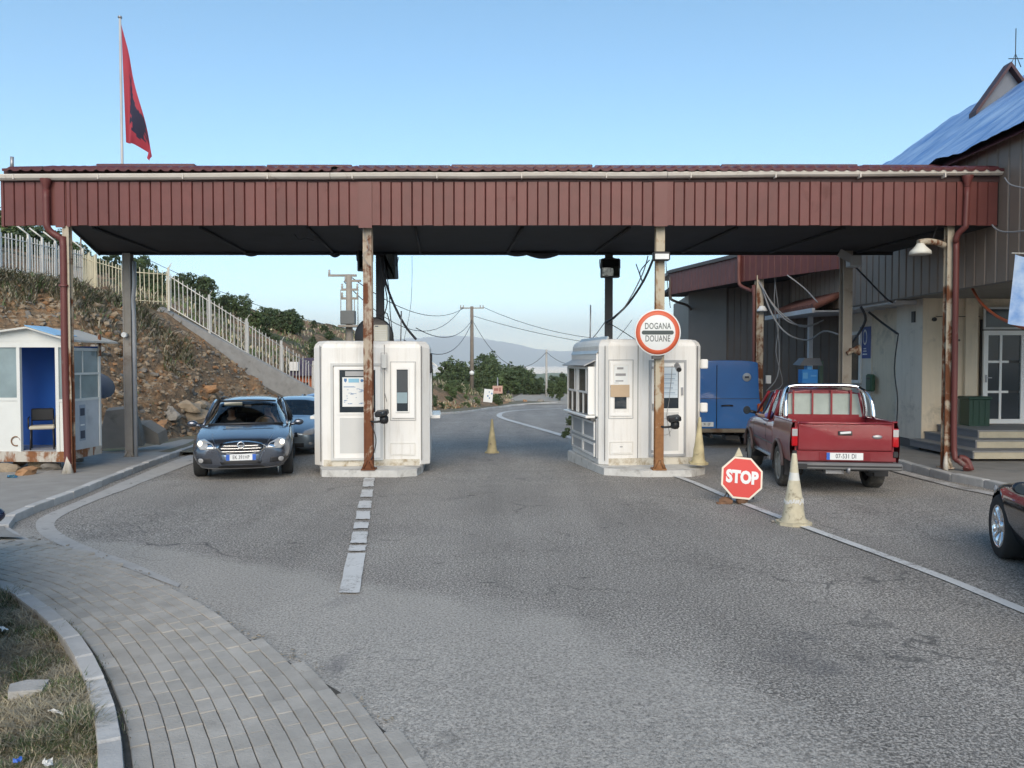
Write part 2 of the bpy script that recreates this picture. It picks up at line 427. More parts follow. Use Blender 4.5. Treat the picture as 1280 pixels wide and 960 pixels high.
ve = x.n('ShaderNodeTexVoronoi', feature='DISTANCE_TO_EDGE'); ve.inputs['Scale'].default_value = 1.4; x.l(wv.outputs[1], ve.inputs['Vector'])
base = x.mix(x.math('MULTIPLY', x.ramp(ve.outputs['Distance'], [(.0, 1), (.008, 0)]), x.ramp(x.noise(.4, 3), [(.45, 0), (.6, .8)])), base, (.07,.068,.066))
mp = x.n('ShaderNodeMapping'); x.l(x.pos(), mp.inputs[0]); mp.inputs['Scale'].default_value = (.9, 5.5, 1)
cr = x.ramp(x.noise(1.0, 6, .72, vec=mp.outputs[0], dist=.25), [(.65, 0), (.675, 1)])
base = x.mix(x.math('MULTIPLY', cr, .8), base, (.025,.025,.028))
dst = x.math('MULTIPLY', x.ramp(x.math('ADD', at_.outputs['Fac'], x.math('MULTIPLY', x.noise(2.2, 8, .8), 1.1)), [(.60, 0), (1.55, .62)]), x.ramp(x.noise(40, 3, .9), [(.38, .25), (.58, 1)]))
base = x.mix(dst, base, (.52,.49,.44))
oil = x.ramp(x.noise(.55, 5, .65, dist=.8), [(.62, 0), (.74, .55)])
base = x.mix(oil, base, (.09,.09,.098))
x.base(base); x.l(x.ramp(mid, [(.2, .72), (.8, .95)]), x.b.inputs['Roughness'])
x.bump(x.math('ADD', x.math('MULTIPLY', fine, .6), mid), .9, .012)
M_asph = x.m
b_ = MB(); dust = []
ys = [1.5+.16*i for i in range(70)] + [12.8+.4*i for i in range(30)] + [24.8+1.2*i for i in range(45)]
xs = [-30,-24,-18,-14] + [-11+.22*i for i in range(101)] + [12, 14, 17, 21, 26, 32]
def edge_dust(x, y):
    d = side2(x, y)
    w_ = .25 + 1.0*max(0, min(1, (9.6-y)/3))
    v = max(0, 1.25-d/(w_*1.7)) if d > -.4 else 1
    v = v*(1.1+.8*noise.noise(Vector((x*1.2, y*1.2, 3)))) if y < 9.6 else v*.6
    v += max(0, 1-abs(x-9)/1.2)*.15*(y > 12)
    # paler, dusty stretch in the near middle
    return max(0, min(1, v))
for y in ys:
    for x_ in xs:
        b_.v.append((x_, y, gz(y)+.012*noise.noise(Vector((x_*.3, y*.3, 0))))); dust.append(edge_dust(x_, y) if (-12 < x_ < 4 and y < 14) else 0)
nx = len(xs)
for j in range(len(ys)-1):
    for i in range(nx-1):
        if ys[j] > 66 : continue
        b_.f.append([j*nx+i, j*nx+i+1, (j+1)*nx+i+1, (j+1)*nx+i]); b_.m.append(0); b_.sm.append(True)
road = tag(b_.build('road', M_asph), kind='structure')
at_l = road.data.attributes.new('dust', 'FLOAT', 'POINT')
if len(at_l.data) == len(dust): at_l.data.foreach_set('value', dust)

def strip(name, left, right, m, dz, kind='structure', sub=1):
    """sheet between two polylines lying dz above the ground"""
    b = MB(); N = len(left)
    for a, c_ in zip(left, right):
        b.v += [(a[0], a[1], gz(a[1])+dz), (c_[0], c_[1], gz(c_[1])+dz)]
    for i in range(N-1): b.f.append([2*i, 2*i+1, 2*i+3, 2*i+2]); b.m.append(0); b.sm.append(False)
    o = b.build(name, m); tag(o, kind=kind); return o
# white paint, worn through by noise
def paintmat(name, col, lo=.36, hi=.46):
    x = NT(name); n1 = x.noise(28, 6, .8); n2 = x.noise(2.2, 4, .6)
    f = x.ramp(x.math('ADD', x.math('MULTIPLY', n1, .6), x.math('MULTIPLY', n2, .4)), [(lo, 0), (hi, 1)])
    x.base(x.mix(f, (.24,.225,.205), x.mix(x.noise(5, 5), tuple(c*.8 for c in col), col))); x.rough(.75); x.bump(n1, .3); return x.m
M_mark = paintmat('road_paint', (.68,.68,.66), .385, .485); M_markworn = paintmat('worn_road_paint', (.56,.55,.53), .44, .56)
def quadmark(name, pts, m, dz=.016, group='dashed lane marking', label=None):
    b = MB(); b.v = [(p.x, p.y, gz(p.y)+dz) for p in pts]; b.f = [list(range(len(pts)))]; b.m = [0]; b.sm = [False]
    return tag(b.build(name, m), kind='structure')
for y0, y1 in ((743,693),(690,683),(680,666),(662,654),(650,640),(636,627),(622,613),(609,598)):
    def cx(y): return 437 + (462-437)*(742-y)/(742-598), 13.0*(y-451)/291 + 0
    (a, wa), (b2, wb) = cx(y0), cx(y1)
    pts_ = []
    for (xa, ya), (xb, yb) in (((a-wa, y0), (a+wa, y0)), ((a+wa, y0), (b2+wb, y1)), ((b2+wb, y1), (b2-wb, y1)), ((b2-wb, y1), (a-wa, y0))):
        for j in range(5): t_ = j/5; pts_.append(G(xa+(xb-xa)*t_+random.uniform(-.7,.7), ya+(yb-ya)*t_+random.uniform(-.5,.5)))
    quadmark('lane_marking', pts_, M_mark)
def lineband(pts, w_, m, name='edge_line', dz=.016, n=14):
    c_ = smooth_path([Vector((p.x, p.y, 0)) for p in pts], n); Lf = []; Rt = []
    for i, p in enumerate(c_):
        t = (c_[min(i+1, len(c_)-1)]-c_[max(i-1, 0)]).normalized(); nrm = Vector((-t.y, t.x, 0))*w_/2
        Lf.append(p+nrm); Rt.append(p-nrm)
    return strip(name, Lf, Rt, m, dz)
lineband([G(826,589), G(905,620), G(1000,657), G(1160,716), G(1280,765), G(1400,812)], .13, M_mark)
lineband([G(745,556), G(710,546.5), G(670,535), G(645,528), G(630,523.5), G(624,520), G(627,516.5), G(640,514), G(665,512.2), G(700,511)], .30, M_mark, n=8)
# right-hand kerb line
lineband([G(1100,583), G(1150,597), G(1200,610), G(1245,619), G(1330,640)], .26, M_markworn)

# ------ pavers of the near footway
foot = tag(bpy.data.objects.new('footway', None), kind='structure'); C.objects.link(foot)
M_brick = pm('paver_concrete', (.41,.385,.345), .9, var=.16, vs=5, bump=.7, bs=60, dirt=(.30,.28,.245), dirt_amt=.55, ds=1.6, rand=.10)
bk = MB().box(-.5,.5,-.5,.5,-1,0)
bkm = MB(); e1, e2 = .5, .47
bkm.v = [(-e1,-e1,-1),(e1,-e1,-1),(e1,e1,-1),(-e1,e1,-1),(-e1,-e1,-.12),(e1,-e1,-.12),(e1,e1,-.12),(-e1,e1,-.12),(-.493,-e2+.01,0),(.493,-e2+.01,0),(.493,e2-.01,0),(-.493,e2-.01,0)]
bkm.f = [[0,1,5,4],[1,2,6,5],[2,3,7,6],[3,0,4,7],[4,5,9,8],[5,6,10,9],[6,7,11,10],[7,4,8,11],[8,9,10,11]]; bkm.m = [0]*9; bkm.sm = [False]*9
brick_me = bkm.mesh('paver', M_brick)
cand = []
RW, BL = .101, .190
for k in range(28):
    s = (k % 2)*BL/2
    while s < L1:
        p, t = at1(s); nrm = Vector((-t.y, t.x, 0))      # towards the road
        if nrm.x < 0 and t.y < 0: nrm = -nrm
        nrm = Vector((-t.y, t.x, 0))
        q = p + nrm*(RW*(k+.5)+.03)
        stretch = 1
        # length grows with the offset on the convex side: use local angle to keep bricks near BL
        _, t2 = at1(s+.1)
        ang = math.atan2(t.x*t2.y-t.y*t2.x, t.dot(t2)); grow = max(.5, 1 - ang/.1*RW*(k+.5))
        ok = side2(q.x, q.y) < .035
        if ok and 1.6 < q.y < 13 and -14 < q.x < 0: cand.append((q.length, q, t, grow, k))
        s += BL/max(.6, grow) if grow > 1 else BL/grow if grow > .6 else BL
cand.sort(key=lambda c: c[0])
vis = [c for c in cand if abs(c[1].x)/c[1].y < .70 and c[1].y > 3.6]
rest = [c for c in cand if not (abs(c[1].x)/c[1].y < .70 and c[1].y > 3.6)]
def brick_tf(q, t, k):
    return (q.x, q.y, gz(q.y)+.034+random.uniform(-.0035,.0035)+.01*noise.noise(q*1.3)), (random.uniform(-.014,.014), random.uniform(-.014,.014), math.atan2(t.y, t.x)+random.uniform(-.012,.012))
hole = Vector((G(416,865).x, G(416,865).y, 0)); hole = min((c[1] for c in vis), key=lambda q: (Vector((q.x, q.y, 0))-hole).length).copy()
for i, (_, q, t, g_, k) in enumerate(vis[:300]):
    loc, rot = brick_tf(q, t, k)
    if (q-hole).length < .085: continue        # a missing paver
    inst('brick', brick_me, foot, loc, rot, ((BL-.004), (RW-.005), .05))
jb = MB()
for (_, q, t, g_, k) in vis[300:]+rest:
    loc, rot = brick_tf(q, t, k)
    Mx = Matrix.Translation(loc) @ Matrix.Rotation(rot[2], 4, 'Z') @ Matrix.Diagonal((BL-.004, RW-.005, .05, 1))
    jb.add([Mx @ Vector(v) for v in bkm.v], bkm.f)
far_p = jb.build('brick_field', M_brick, foot); far_p['kind'] = 'stuff'
# sand bed under the pavers
at_a = [at1(L1*i/60)[0] for i in range(61)]; at_b = []
M_sand = pm('joint_sand', (.075,.068,.058), .95, var=.3, vs=20)
for i, a in enumerate(at_a):
    best = min(C2s, key=lambda q: (q-a).length); at_b.append(best if False else C2s[int(i*160/60)])
bb = MB()
for a, c_ in zip(at_a, at_b): bb.v += [(a.x, a.y, gz(a.y)+.018), (c_.x, c_.y, gz(c_.y)+.018)]
for i in range(60): bb.f.append([2*i, 2*i+1, 2*i+3, 2*i+2]); bb.m.append(0); bb.sm.append(False)
bb.build('sand_bed', M_sand, foot)
# crumbled edge between pavers and asphalt
cb = MB()
for i in range(420):
    s = random.uniform(.25, .93)*L2; p, t = at2(s); nrm = Vector((-t.y, t.x, 0))
    dens = noise.noise(Vector((s*1.1, 5, 0)))
    if dens < -.05: continue
    q = p + nrm*random.gauss(.03, .07); r_ = random.uniform(.008, .03)
    vs = [(q.x+random.uniform(-r_, r_), q.y+random.uniform(-r_, r_), gz(q.y)+.012+random.uniform(0, r_*.7)) for _ in range(5)]
    cb.add(vs, [[0,1,2],[0,2,3],[1,2,4],[2,3,4],[0,1,4],[0,3,4]])
tag(cb.build('gravel', pm('crumbled_edge', (.28,.25,.20), .95, var=.3, vs=30)), 'loose crumbs of broken asphalt along the paver edge', 'gravel', kind='stuff')

# kerb stones round the grass
kerb = tag(bpy.data.objects.new('kerb', None), kind='structure'); C.objects.link(kerb)
ks = MB().box(-.5,.5,-.5,.5,-1,0, bev=.04).mesh('kerb_stone', M_kerb)
s = .1
while s < L1-.6:
    a, _ = at1(s); b2, _ = at1(s+.50); d_ = b2-a; t = d_.normalized(); nrm = Vector((t.y, -t.x, 0)); c_ = (a+b2)/2 + nrm*.07
    inst('kerb_stone', ks, kerb, (c_.x, c_.y, .098+random.uniform(-.006,.006)), (random.uniform(-.03,.03), random.uniform(-.01,.01), math.atan2(t.y, t.x)), (d_.length-.012, .12, .3))
    s += .50
# kerb of the far footway, curving in at the corner
KL = [G(px, py) for px, py in ((252,553),(245,560),(200,577),(150,597),(100,618),(50,637),(18,650),(4,660),(8,669),(30,679))]
atk, Lk = seglen_path([tuple(p.xy) for p in KL], .1)
s = 0
while s < Lk-.1:
    e = min(s+.62, Lk); a, _ = atk(s); b2, _ = atk(e); d_ = b2-a; t = d_.normalized(); c_ = (a+b2)/2
    z = gz(c_.y)+.11*min(1, max(.35, (Lk-s)/2.0))
    inst('kerb_stone', ks, kerb, (c_.x, c_.y, z+random.uniform(-.008,.008)), (random.uniform(-.03,.03), -math.asin((gz(b2.y)-gz(a.y))/max(.01, d_.length)), math.atan2(t.y, t.x)), (d_.length-.012, .14, .3)); s += .62
# kerb further back along the road (behind the parked cars) and along the verge
KB = [(-7.62, 19.5), (-7.75, 23), (-8.6, 30), (-7.9, 38), (-6.2, 43), (-3.1, 48.5), (-1.3, 58), (.5, 63), (4, 66.5)]
atk2, Lk2 = seglen_path(KB, .1); s = 0
while s < Lk2-1.2:
    a, _ = atk2(s); b2, _ = atk2(s+1.0); d_ = b2-a; t = d_.normalized(); c_ = (a+b2)/2
    inst('kerb_stone', ks, kerb, (c_.x, c_.y, gz(c_.y)+.11), (0, 0, math.atan2(t.y, t.x)), (d_.length-.02, .15, .3)); s += 1.0
# gutter of pale concrete
gi = [G(px, py) for px, py in ((250,557),(245,565),(200,583),(150,604),(100,626),(58,644),(45,654),(50,668),(80,684),(140,704),(222,735))]
go = [G(px, py) for px, py in ((252,572),(246,577),(205,593),(165,609),(125,624),(84,642),(68,655),(78,668),(110,684),(165,704),(226,731))]
gi = smooth_path([Vector((p.x, p.y, 0)) for p in gi], 4); go = smooth_path([Vector((p.x, p.y, 0)) for p in go], 4)
M_gutter = pm('gutter_concrete', (.42,.41,.39), .9, var=.14, vs=4, bump=.5, bs=40, dirt=(.13,.125,.12), dirt_amt=.57, ds=4)
strip('gutter', gi, go, M_gutter, .008)
# far-left footway of worn asphalt
M_foot = pm('footway_asphalt', (.32,.305,.28), .9, var=.14, vs=3, bump=.5, bs=60, dirt=(.22,.22,.22), dirt_amt=.6, ds=1.2)
inner = [atk(Lk*i/40)[0] for i in range(41)]
b_ = MB()
outer = []
for p in inner:
    outer.append(Vector((-15 if p.y < 16 else -15+(p.y-16)*.45, p.y+ .3, 0)))
N_ = 8
for a, o_ in zip(inner, outer):
    for j in range(N_+1):
        q = a.lerp(o_, j/N_); b_.v.append((q.x, q.y, gz(q.y)+.07+.02*min(1, j)))
for i in range(40):
    for j in range(N_):
        k = i*(N_+1)+j; b_.f.append([k, k+1, k+N_+2, k+N_+1]); b_.m.append(0); b_.sm.append(True)
tag(b_.build('pavement', M_foot), kind='structure')
b_ = MB(); kb = [atk2(Lk2*i/60)[0] for i in range(61)]
for p in kb:
    wd = 3.2 if p.y < 34 else 3.2
    b_.v += [(p.x, p.y, gz(p.y)+.08), (p.x-wd, p.y+(.3 if p.y < 38 else 2.5), gz(p.y)+.085)]
for i in range(60): b_.f.append([2*i, 2*i+1, 2*i+3, 2*i+2]); b_.m.append(0); b_.sm.append(False)
tag(b_.build('verge', pm('verge_soil', (.17,.145,.10), .95, var=.3, vs=3, dirt=(.10,.12,.05), dirt_amt=.5, ds=1)), kind='structure')
# gravel clearing beyond the bend
b_ = MB(); b_.add([(-1.2,63.5,-1.35),(40,66,-1.35),(45,95,-1.35),(1,84,-1.35)], [[0,1,2,3]])
tag(b_.build('gravel_clearing', pm('pale_gravel', (.36,.33,.28), .95, var=.2, vs=1.5, bump=.5, bs=8)), kind='structure')

# right-hand pavement with kerb
KR = [G(px, py) for px, py in ((1420,658),(1250,613),(1200,603),(1150,591),(1105,580))]
KRp = [tuple(p.xy) for p in KR] + [(8.1,19.5), (8.2,25), (7.2,31), (6.2,40)]
atr, Lr = seglen_path(KRp, .1)
b_ = MB()
for i in range(61):
    p = atr(Lr*i/60)[0]
    b_.v += [(p.x+.1, p.y, max(gz(p.y), -.02 - (p.y-14)*.012 if p.y > 14 else 0)+.13), (24, p.y+(2 if i else 0), max(gz(p.y), -.02-(p.y-14)*.012 if p.y > 14 else 0)+.15)]
for i in range(60): b_.f.append([2*i, 2*i+1, 2*i+3, 2*i+2]); b_.m.append(0); b_.sm.append(False)
tag(b_.build('pavement', pm('pavement_asphalt', (.25,.238,.218), .9, var=.15, vs=2.5, bump=.5, bs=60, dirt=(.17,.17,.165), dirt_amt=.55)), kind='structure')
s = 0
while s < Lr-.8:
    a, _ = atr(s); b2, _ = atr(s+.8); d_ = b2-a; t = d_.normalized(); c_ = (a+b2)/2
    z = max(gz(c_.y), -.02-(c_.y-14)*.012 if c_.y > 14 else 0)+.138
    inst('kerb_stone', ks, kerb, (c_.x, c_.y, z), (0, 0, math.atan2(t.y, t.x)), (d_.length-.014, .16, .45)); s += .8

# ------ hillside
HT = [ # px : base d | cut top d,y | terrace d,y | mid d,y | crest d,y
 (-420, 16.5, 23,330, 26,326, 45,290, 70,262),
 (-150, 17.5, 24.5,338, 27,334, 45,300, 70,275),
 (0,   18.5, 26,346, 28,342, 45,322, 70,303),
 (100, 20.5, 27,363, 29.5,358, 42,350, 70,327),
 (165, 22.8, 29.5,384, 31,380, 48,362, 72,347),
 (210, 24.5, 31,396, 32,387, 48,375, 72,358),
 (250, 26.5, 32.2,424, 33.2,410, 48,392, 72,372),
 (290, 29,  33.5,450, 34.5,436, 50,410, 72,383),
 (330, 32,  35,475, 36,462, 50,428, 75,391),
 (370, 35.5, 37,500, 38.5,489, 50,442, 75,399),
 (400, 39.5, 41,507, 44,498, 55,455, 78,405),
 (440, 43.5, 45,509, 48,500, 60,458, 80,413),
 (500, 47, 48.5,503, 52,484, 62,468, 80,446),
 (545, 50.5, 52,505, 55,489, 62,480, 75,477),
 (590, 57, 59,503, 61,497, 67,491, 76,486),
 (625, 62, 64,503, 66,501, 72,498, 80,494),
 (640, 66, 68,503, 70,502, 75,499, 82,497)]
def hill_profile(px):
    t = interp(px, HT)
    pr = [(t[0]-.6, gz(t[0])-.1), (t[0], gz(t[0])+.1)]
    for d, y in ((t[1],t[2]),(t[3],t[4]),(t[5],t[6]),(t[7],t[8])): pr.append((d, P(px, y, d).z))
    dl, zl = pr[-1]; pr += [(dl+25, zl-1.5), (dl+120, -30)]
    return pr
def hill_z(px, d):
    pr = hill_profile(px)
    return interp(d, [(a, b) for a, b in pr])[0]
def hill_disp(X, Y, z, k):
    v = Vector((X, Y, z))
    if k < .02: return 0
    vv = Vector((X*.9+z*1.1, Y*.9-z*.8, z*2.4))
    a = noise.fractal(v*.55, 1.0, 2.1, 5)*.5 + abs(noise.noise(vv*1.3))*.5 + abs(noise.noise(vv*3.1))*.28 + noise.noise(v*6)*.12 + noise.noise(v*12)*.06
    return a*k
b_ = MB(); PX = [-420+3.2*i for i in range(331)]
seg = [2, 46, 6, 16, 16, 6, 5]
zone = []
for px in PX:
    pr = hill_profile(px); u = (px-640)/FPX
    ds = []
    for (a, b2), nseg in zip(zip(pr, pr[1:]), seg):
        for j in range(nseg): ds.append((a[0]+(b2[0]-a[0])*j/nseg, a[1]+(b2[1]-a[1])*j/nseg))
    ds.append(pr[-1]); t = interp(px, HT)
    for d, z in ds:
        X = u*d
        if d < t[0]: k = .3
        elif d < t[1]: q = (d-t[0])/(t[1]-t[0]); k = .75*min(1, q*5+.2)*min(1, (1-q)*5+.15)
        elif d < t[3]: k = .1
        else: k = .55
        if px > 420: k *= .8
        if px > 600: k *= .3
        b_.v.append((X, d, z + hill_disp(X, d, z, k))); zone.append(1.0 if d < t[1]+.3 else (.35 if d < t[5] else 0))
nr = sum(seg)+1
for i in range(len(PX)-1):
    for j in range(nr-1): b_.f.append([i*nr+j, (i+1)*nr+j, (i+1)*nr+j+1, i*nr+j+1]); b_.m.append(0); b_.sm.append(True)
x = NT('hillside_rock')
at_ = x.n('ShaderNodeAttribute', attribute_name='rock')
mp = x.n('ShaderNodeMapping'); x.l(x.pos(), mp.inputs[0]); mp.inputs['Scale'].default_value = (1, 1, 2.2); mp.inputs['Rotation'].default_value = (.3, .5, 0)
n1 = x.noise(.55, 8, .7, vec=mp.outputs[0], dist=.6); n2 = x.noise(3.2, 7, .75, vec=mp.outputs[0], dist=.8); n3 = x.noise(11, 5, .8)
rock = x.ramp(n1, [(.28, (.10,.098,.09)), (.42, (.27,.20,.13)), (.55, (.38,.23,.12)), (.68, (.42,.33,.22)), (.8, (.15,.14,.13))])
rock = x.mix(.8, rock, x.mix(1.0, rock, x.ramp(n2, [(.30, .30), (.5, 1.0), (.7, 1.6)]), 'MULTIPLY'))
rock = x.mix(x.ramp(n3, [(.3, .6), (.5, 0)]), rock, (.045,.04,.035))
soil = x.mix(x.ramp(x.noise(.25, 7, .7, dist=.7), [(.46, 0), (.54, 1)]), (.085,.095,.05), (.30,.19,.115))
soil = x.mix(.6, soil, x.mix(1.0, soil, x.ramp(x.noise(1.8, 7, .8), [(.3, .4), (.7, 1.5)]), 'MULTIPLY'))
x.base(x.mix(at_.outputs['Fac'], soil, rock)); x.rough(.95)
x.bump(x.math('ADD', n2, x.math('MULTIPLY', n3, .4)), 1.0, .15)
M_hill = x.m
hill = tag(b_.build('hillside', M_hill), kind='structure')
al = hill.data.attributes.new('rock', 'FLOAT', 'POINT'); al.data.foreach_set('value', zone)
hill_bvh = BVHTree.FromPolygons([v.co.copy() for v in hill.data.vertices], [tuple(p.vertices) for p in hill.data.polygons])
def hz(X, Y, default=None):
    h = hill_bvh.ray_cast(Vector((X, Y, 60)), Vector((0,0,-1)))
    return h[0].z if h[0] else (default if default is not None else gz(Y))

# rock meshes
def rock_mesh(seed, m, sub=1, squash=.7, rough=.28):
    bm = bmesh.new(); bmesh.ops.create_icosphere(bm, subdivisions=sub, radius=1)
    for v in bm.verts:
        n_ = noise.noise(v.co*1.1+Vector((seed*7.3, seed, 0))); n2_ = noise.noise(v.co*2.7+Vector((0, seed*3.1, 5)))
        v.co *= 1+rough*2*n_+rough*n2_; v.co.z *= squash
        v.co.x = max(-.85, min(.85, v.co.x)); v.co.y = max(-.8, min(.8, v.co.y))
    me = bpy.data.meshes.new('rock'); bm.to_mesh(me); bm.free(); me.materials.append(m); return me
M_rock1 = pm('rock_tan', (.38,.30,.21), .95, var=.3, vs=3, bump=.8, bs=12, dirt=(.10,.095,.085), dirt_amt=.52, ds=3, rand=.2)
M_rock2 = pm('rock_grey', (.26,.24,.21), .95, var=.3, vs=3, bump=.8, bs=12, dirt=(.09,.085,.08), dirt_amt=.52, ds=3, rand=.25)
M_rock3 = pm('rock_orange', (.34,.19,.095), .95, var=.3, vs=3, bump=.8, bs=12, dirt=(.14,.09,.06), dirt_amt=.55, ds=3, rand=.2)
rk = [rock_mesh(i, m, 2) for i, m in enumerate((M_rock1, M_rock2, M_rock3, M_rock2, M_rock1))]
rsm = [rock_mesh(10+i, M_rock1, 1) for i in range(5)]
jr = MB()
for i in range(3600):
    px = random.uniform(-60, 375) if random.random() < .85 else random.uniform(520, 600)
    t = interp(px, HT); q = random.random(); d = t[0]-.5+(t[1]-t[0]+.3)*q
    X = (px-640)/FPX*d; z = hz(X, d); 
    cl = noise.noise(Vector((X*.4, d*.4, 9)))
    s = random.uniform(.02, .10)*(1.0+1.0*max(0, cl)) * (1.3 if random.random() < .15 else 1)
    if random.random() < .04: s *= 1.8
    me = random.choice(rsm); Mx = Matrix.Translation((X, d, z+s*.02)) @ Matrix.Rotation(random.uniform(0, 6.3), 4, Vector((random.uniform(-.4,.4), random.uniform(-.4,.4), 1)).normalized()) @ Matrix.Diagonal((s*random.uniform(.9,1.9), s*random.uniform(.7,1.2), s, 1))
    jr.add([Mx @ v.co for v in me.vertices], [tuple(p.vertices) for p in me.polygons], random.choice((0,0,0,1,2)))
tag(jr.build('rubble', [M_rock1, M_rock2, M_rock3]), 'loose rubble of tan and grey stones covering the cut slope', 'rubble', kind='stuff')
for i, (px, f_, s) in enumerate(((118,.03,.4),(122,.10,.35),(200,.05,.28),(212,.12,.35),(232,.14,.45),(243,.10,.5),(255,.22,.4),(262,.32,.3),(120,.5,.25),(248,.17,.28))):
    t = interp(px, HT); d = t[0]+(t[1]-t[0])*f_; X = (px-640)/FPX*d
    o = inst('boulder', rk[i % 5], None, (X, d, hz(X, d)+s*.15), (random.uniform(-.4,.4), random.uniform(-.4,.4), random.uniform(0, 6)), (s*1.2, s*.8, s*.8))
    tag(o, 'angular grey and tan boulder lodged in the cut rocky slope left of the road', 'boulder', 'boulders lodged in the cut slope')
# mountains beyond the plain
def mountain(name, D, prof, base_z, m, depth):
    b = MB(); N = len(prof); rows = 8
    for j in range(rows):
        f = j/(rows-1); h = math.sin(f*PI*.5) if j else 0
        for px, y in prof:
            d = D + depth*f; top = P(px, y, D+depth).z
            X = (px-640)/FPX*d; zz = base_z + (top-base_z)*h
            zz += (noise.noise(Vector((X*.0012, d*.0012, 2)))*.10)*(top-base_z)*(1 if 0 < j < rows-1 else .25)
            b.v.append((X, d, zz))
    for j in range(rows-1):
        for i in range(N-1): b.f.append([j*N+i, j*N+i+1, (j+1)*N+i+1, (j+1)*N+i]); b.m.append(0); b.sm.append(True)
    return tag(b.build(name, m), kind='structure')
M_mt = pm('mountain_forest', (.07,.09,.065), .95, var=.25, vs=.002)
pf = [(-1500,436),(-900,430),(-400,436),(0,428),(200,432),(400,430),(500,424),(540,421),(570,420),(590,421),(615,425),(640,430),(670,437),(700,439),(740,438),(800,442),(900,436),(1100,430),(1500,425),(2200,430),(3200,438)]
def dens(pf, k=8): return [interp(a[0]+(b[0]-a[0])*j/k, pf) and (a[0]+(b[0]-a[0])*j/k, interp(a[0]+(b[0]-a[0])*j/k, pf)[0]+1.2*noise.noise(Vector((j*.7+a[0], 0, 0)))) for a, b in zip(pf, pf[1:]) for j in range(k)]+[pf[-1]]
mountain('far_mountains', 15000, dens(pf), -119, M_mt, 4500)
pf2 = [(-600,470),(200,466),(560,470),(640,474),(665,468),(690,466),(720,467),(800,462),(1000,464),(1500,460)]
mountain('near_hills', 2200, dens(pf2), -119, pm('hill_scrub', (.10,.13,.06), .95, var=.3, vs=.01), 700)
# distant town on the plain: pale blocks no one could count
tb = MB()
for i in range(1400):
    px = random.gauss(640, 90) if i % 3 else random.uniform(0, 1300); d = random.uniform(7000, 13000); s = random.uniform(15, 45)
    X = (px-640)/FPX*d; tb.box(X-s, X+s*random.uniform(.5,1.8), d, d+s, -119.6, -119+random.uniform(8, 38))
tag(tb.build('distant_town', flat('town_render', (.75,.70,.64), .8)), 'pale specks of a distant town on the hazy plain', 'town', kind='stuff')
# ================================================================== VEGETATION
def leafmat(name, c, v=.35):
    x = NT(name); oi = x.n('ShaderNodeObjectInfo')
    f = x.noise(1.3, 3); g = x.noise(9, 2)
    col = x.mix(x.ramp(f, [(.3, 0), (.7, 1)]), tuple(k*(1-v) for k in c), tuple(k*(1+v) for k in c))
    col = x.mix(.6, col, x.mix(1.0, col, x.ramp(g, [(.3, .6), (.7, 1.4)]), 'MULTIPLY'))
    r = x.math('MULTIPLY_ADD', oi.outputs['Random'], .5); r.node.inputs[2].default_value = .75
    x.base(x.mix(1.0, col, r, 'MULTIPLY')); x.rough(.7); x.set(Subsurface_Weight=0)
    return x.m
M_leafd = leafmat('foliage_dark', (.062,.094,.042)); M_leafm = leafmat('foliage_mid', (.092,.135,.052)); M_leafl = leafmat('foliage_light', (.11,.16,.055))
M_scrub = leafmat('scrub_grey', (.15,.135,.085)); M_dry = leafmat('dry_grass', (.46,.40,.27), .3); M_dry2 = leafmat('dry_grass_grey', (.30,.27,.20), .3); M_grn = leafmat('green_grass', (.075,.115,.035))
M_bark = pm('bark', (.10,.08,.06), .95, var=.3, vs=6, bump=.6)
def crown(m, rx, rz, n_cl, n_lf, leaf, seed, cz, spread=1.0):
    rnd = random.Random(seed); b = MB()
    for c_ in range(n_cl):
        a = rnd.uniform(0, 6.283); q = rnd.random()**.5; zz = rnd.uniform(-1, 1)
        rr_ = math.sqrt(max(0, 1-zz*zz*.8))*q
        wob = 1+.35*noise.noise(Vector((math.cos(a)*1.5+seed, math.sin(a)*1.5, zz)))
        cx, cy, cz_ = math.cos(a)*rr_*rx*wob, math.sin(a)*rr_*rx*wob, cz+zz*rz*wob
        cr = rnd.uniform(.16, .34)*min(rx, rz)*spread
        for l in range(n_lf):
            v = Vector((rnd.gauss(0, 1), rnd.gauss(0, 1), rnd.gauss(0, .8))).normalized()*cr*rnd.random()**.4
            p = Vector((cx, cy, cz_))+v
            u = Vector((rnd.gauss(0,1), rnd.gauss(0,1), rnd.gauss(0,.6))).normalized(); w_ = u.cross(Vector((rnd.gauss(0,1), rnd.gauss(0,1), rnd.gauss(0,1)))).normalized()
            s = leaf*rnd.uniform(.6, 1.4)
            b.add([p-u*s, p+w_*s*.55, p+u*s, p-w_*s*.55], [[0,1,2,3]], 0 if rnd.random() < .72 else 1)
    return b.mesh('crown', m)
def trunkmesh(h, r, seed, nb=5, rx=1.0):
    rnd = random.Random(seed); b = MB()
    p = [Vector((0,0,-.3))]; 
    for i in range(1, 6): p.append(Vector((rnd.uniform(-.06,.06)*i*h*.3, rnd.uniform(-.06,.06)*i*h*.3, h*i/5)))
    b.tube(p, r, 7, r2=r*.35)
    for k in range(nb):
        a = rnd.uniform(0, 6.28); z0 = h*rnd.uniform(.3, .8); s = p[min(5, int(z0/h*5)+1)]*(z0/h) ; s = Vector((s.x, s.y, z0))
        e = s+Vector((math.cos(a)*rx*.75, math.sin(a)*rx*.75, h*rnd.uniform(.25,.5)))
        b.tube([s, s.lerp(e, .5)+Vector((0,0,.08*h)), e], r*.45, 5, r2=r*.12)
    return b.mesh('trunk', M_bark)
protos = []
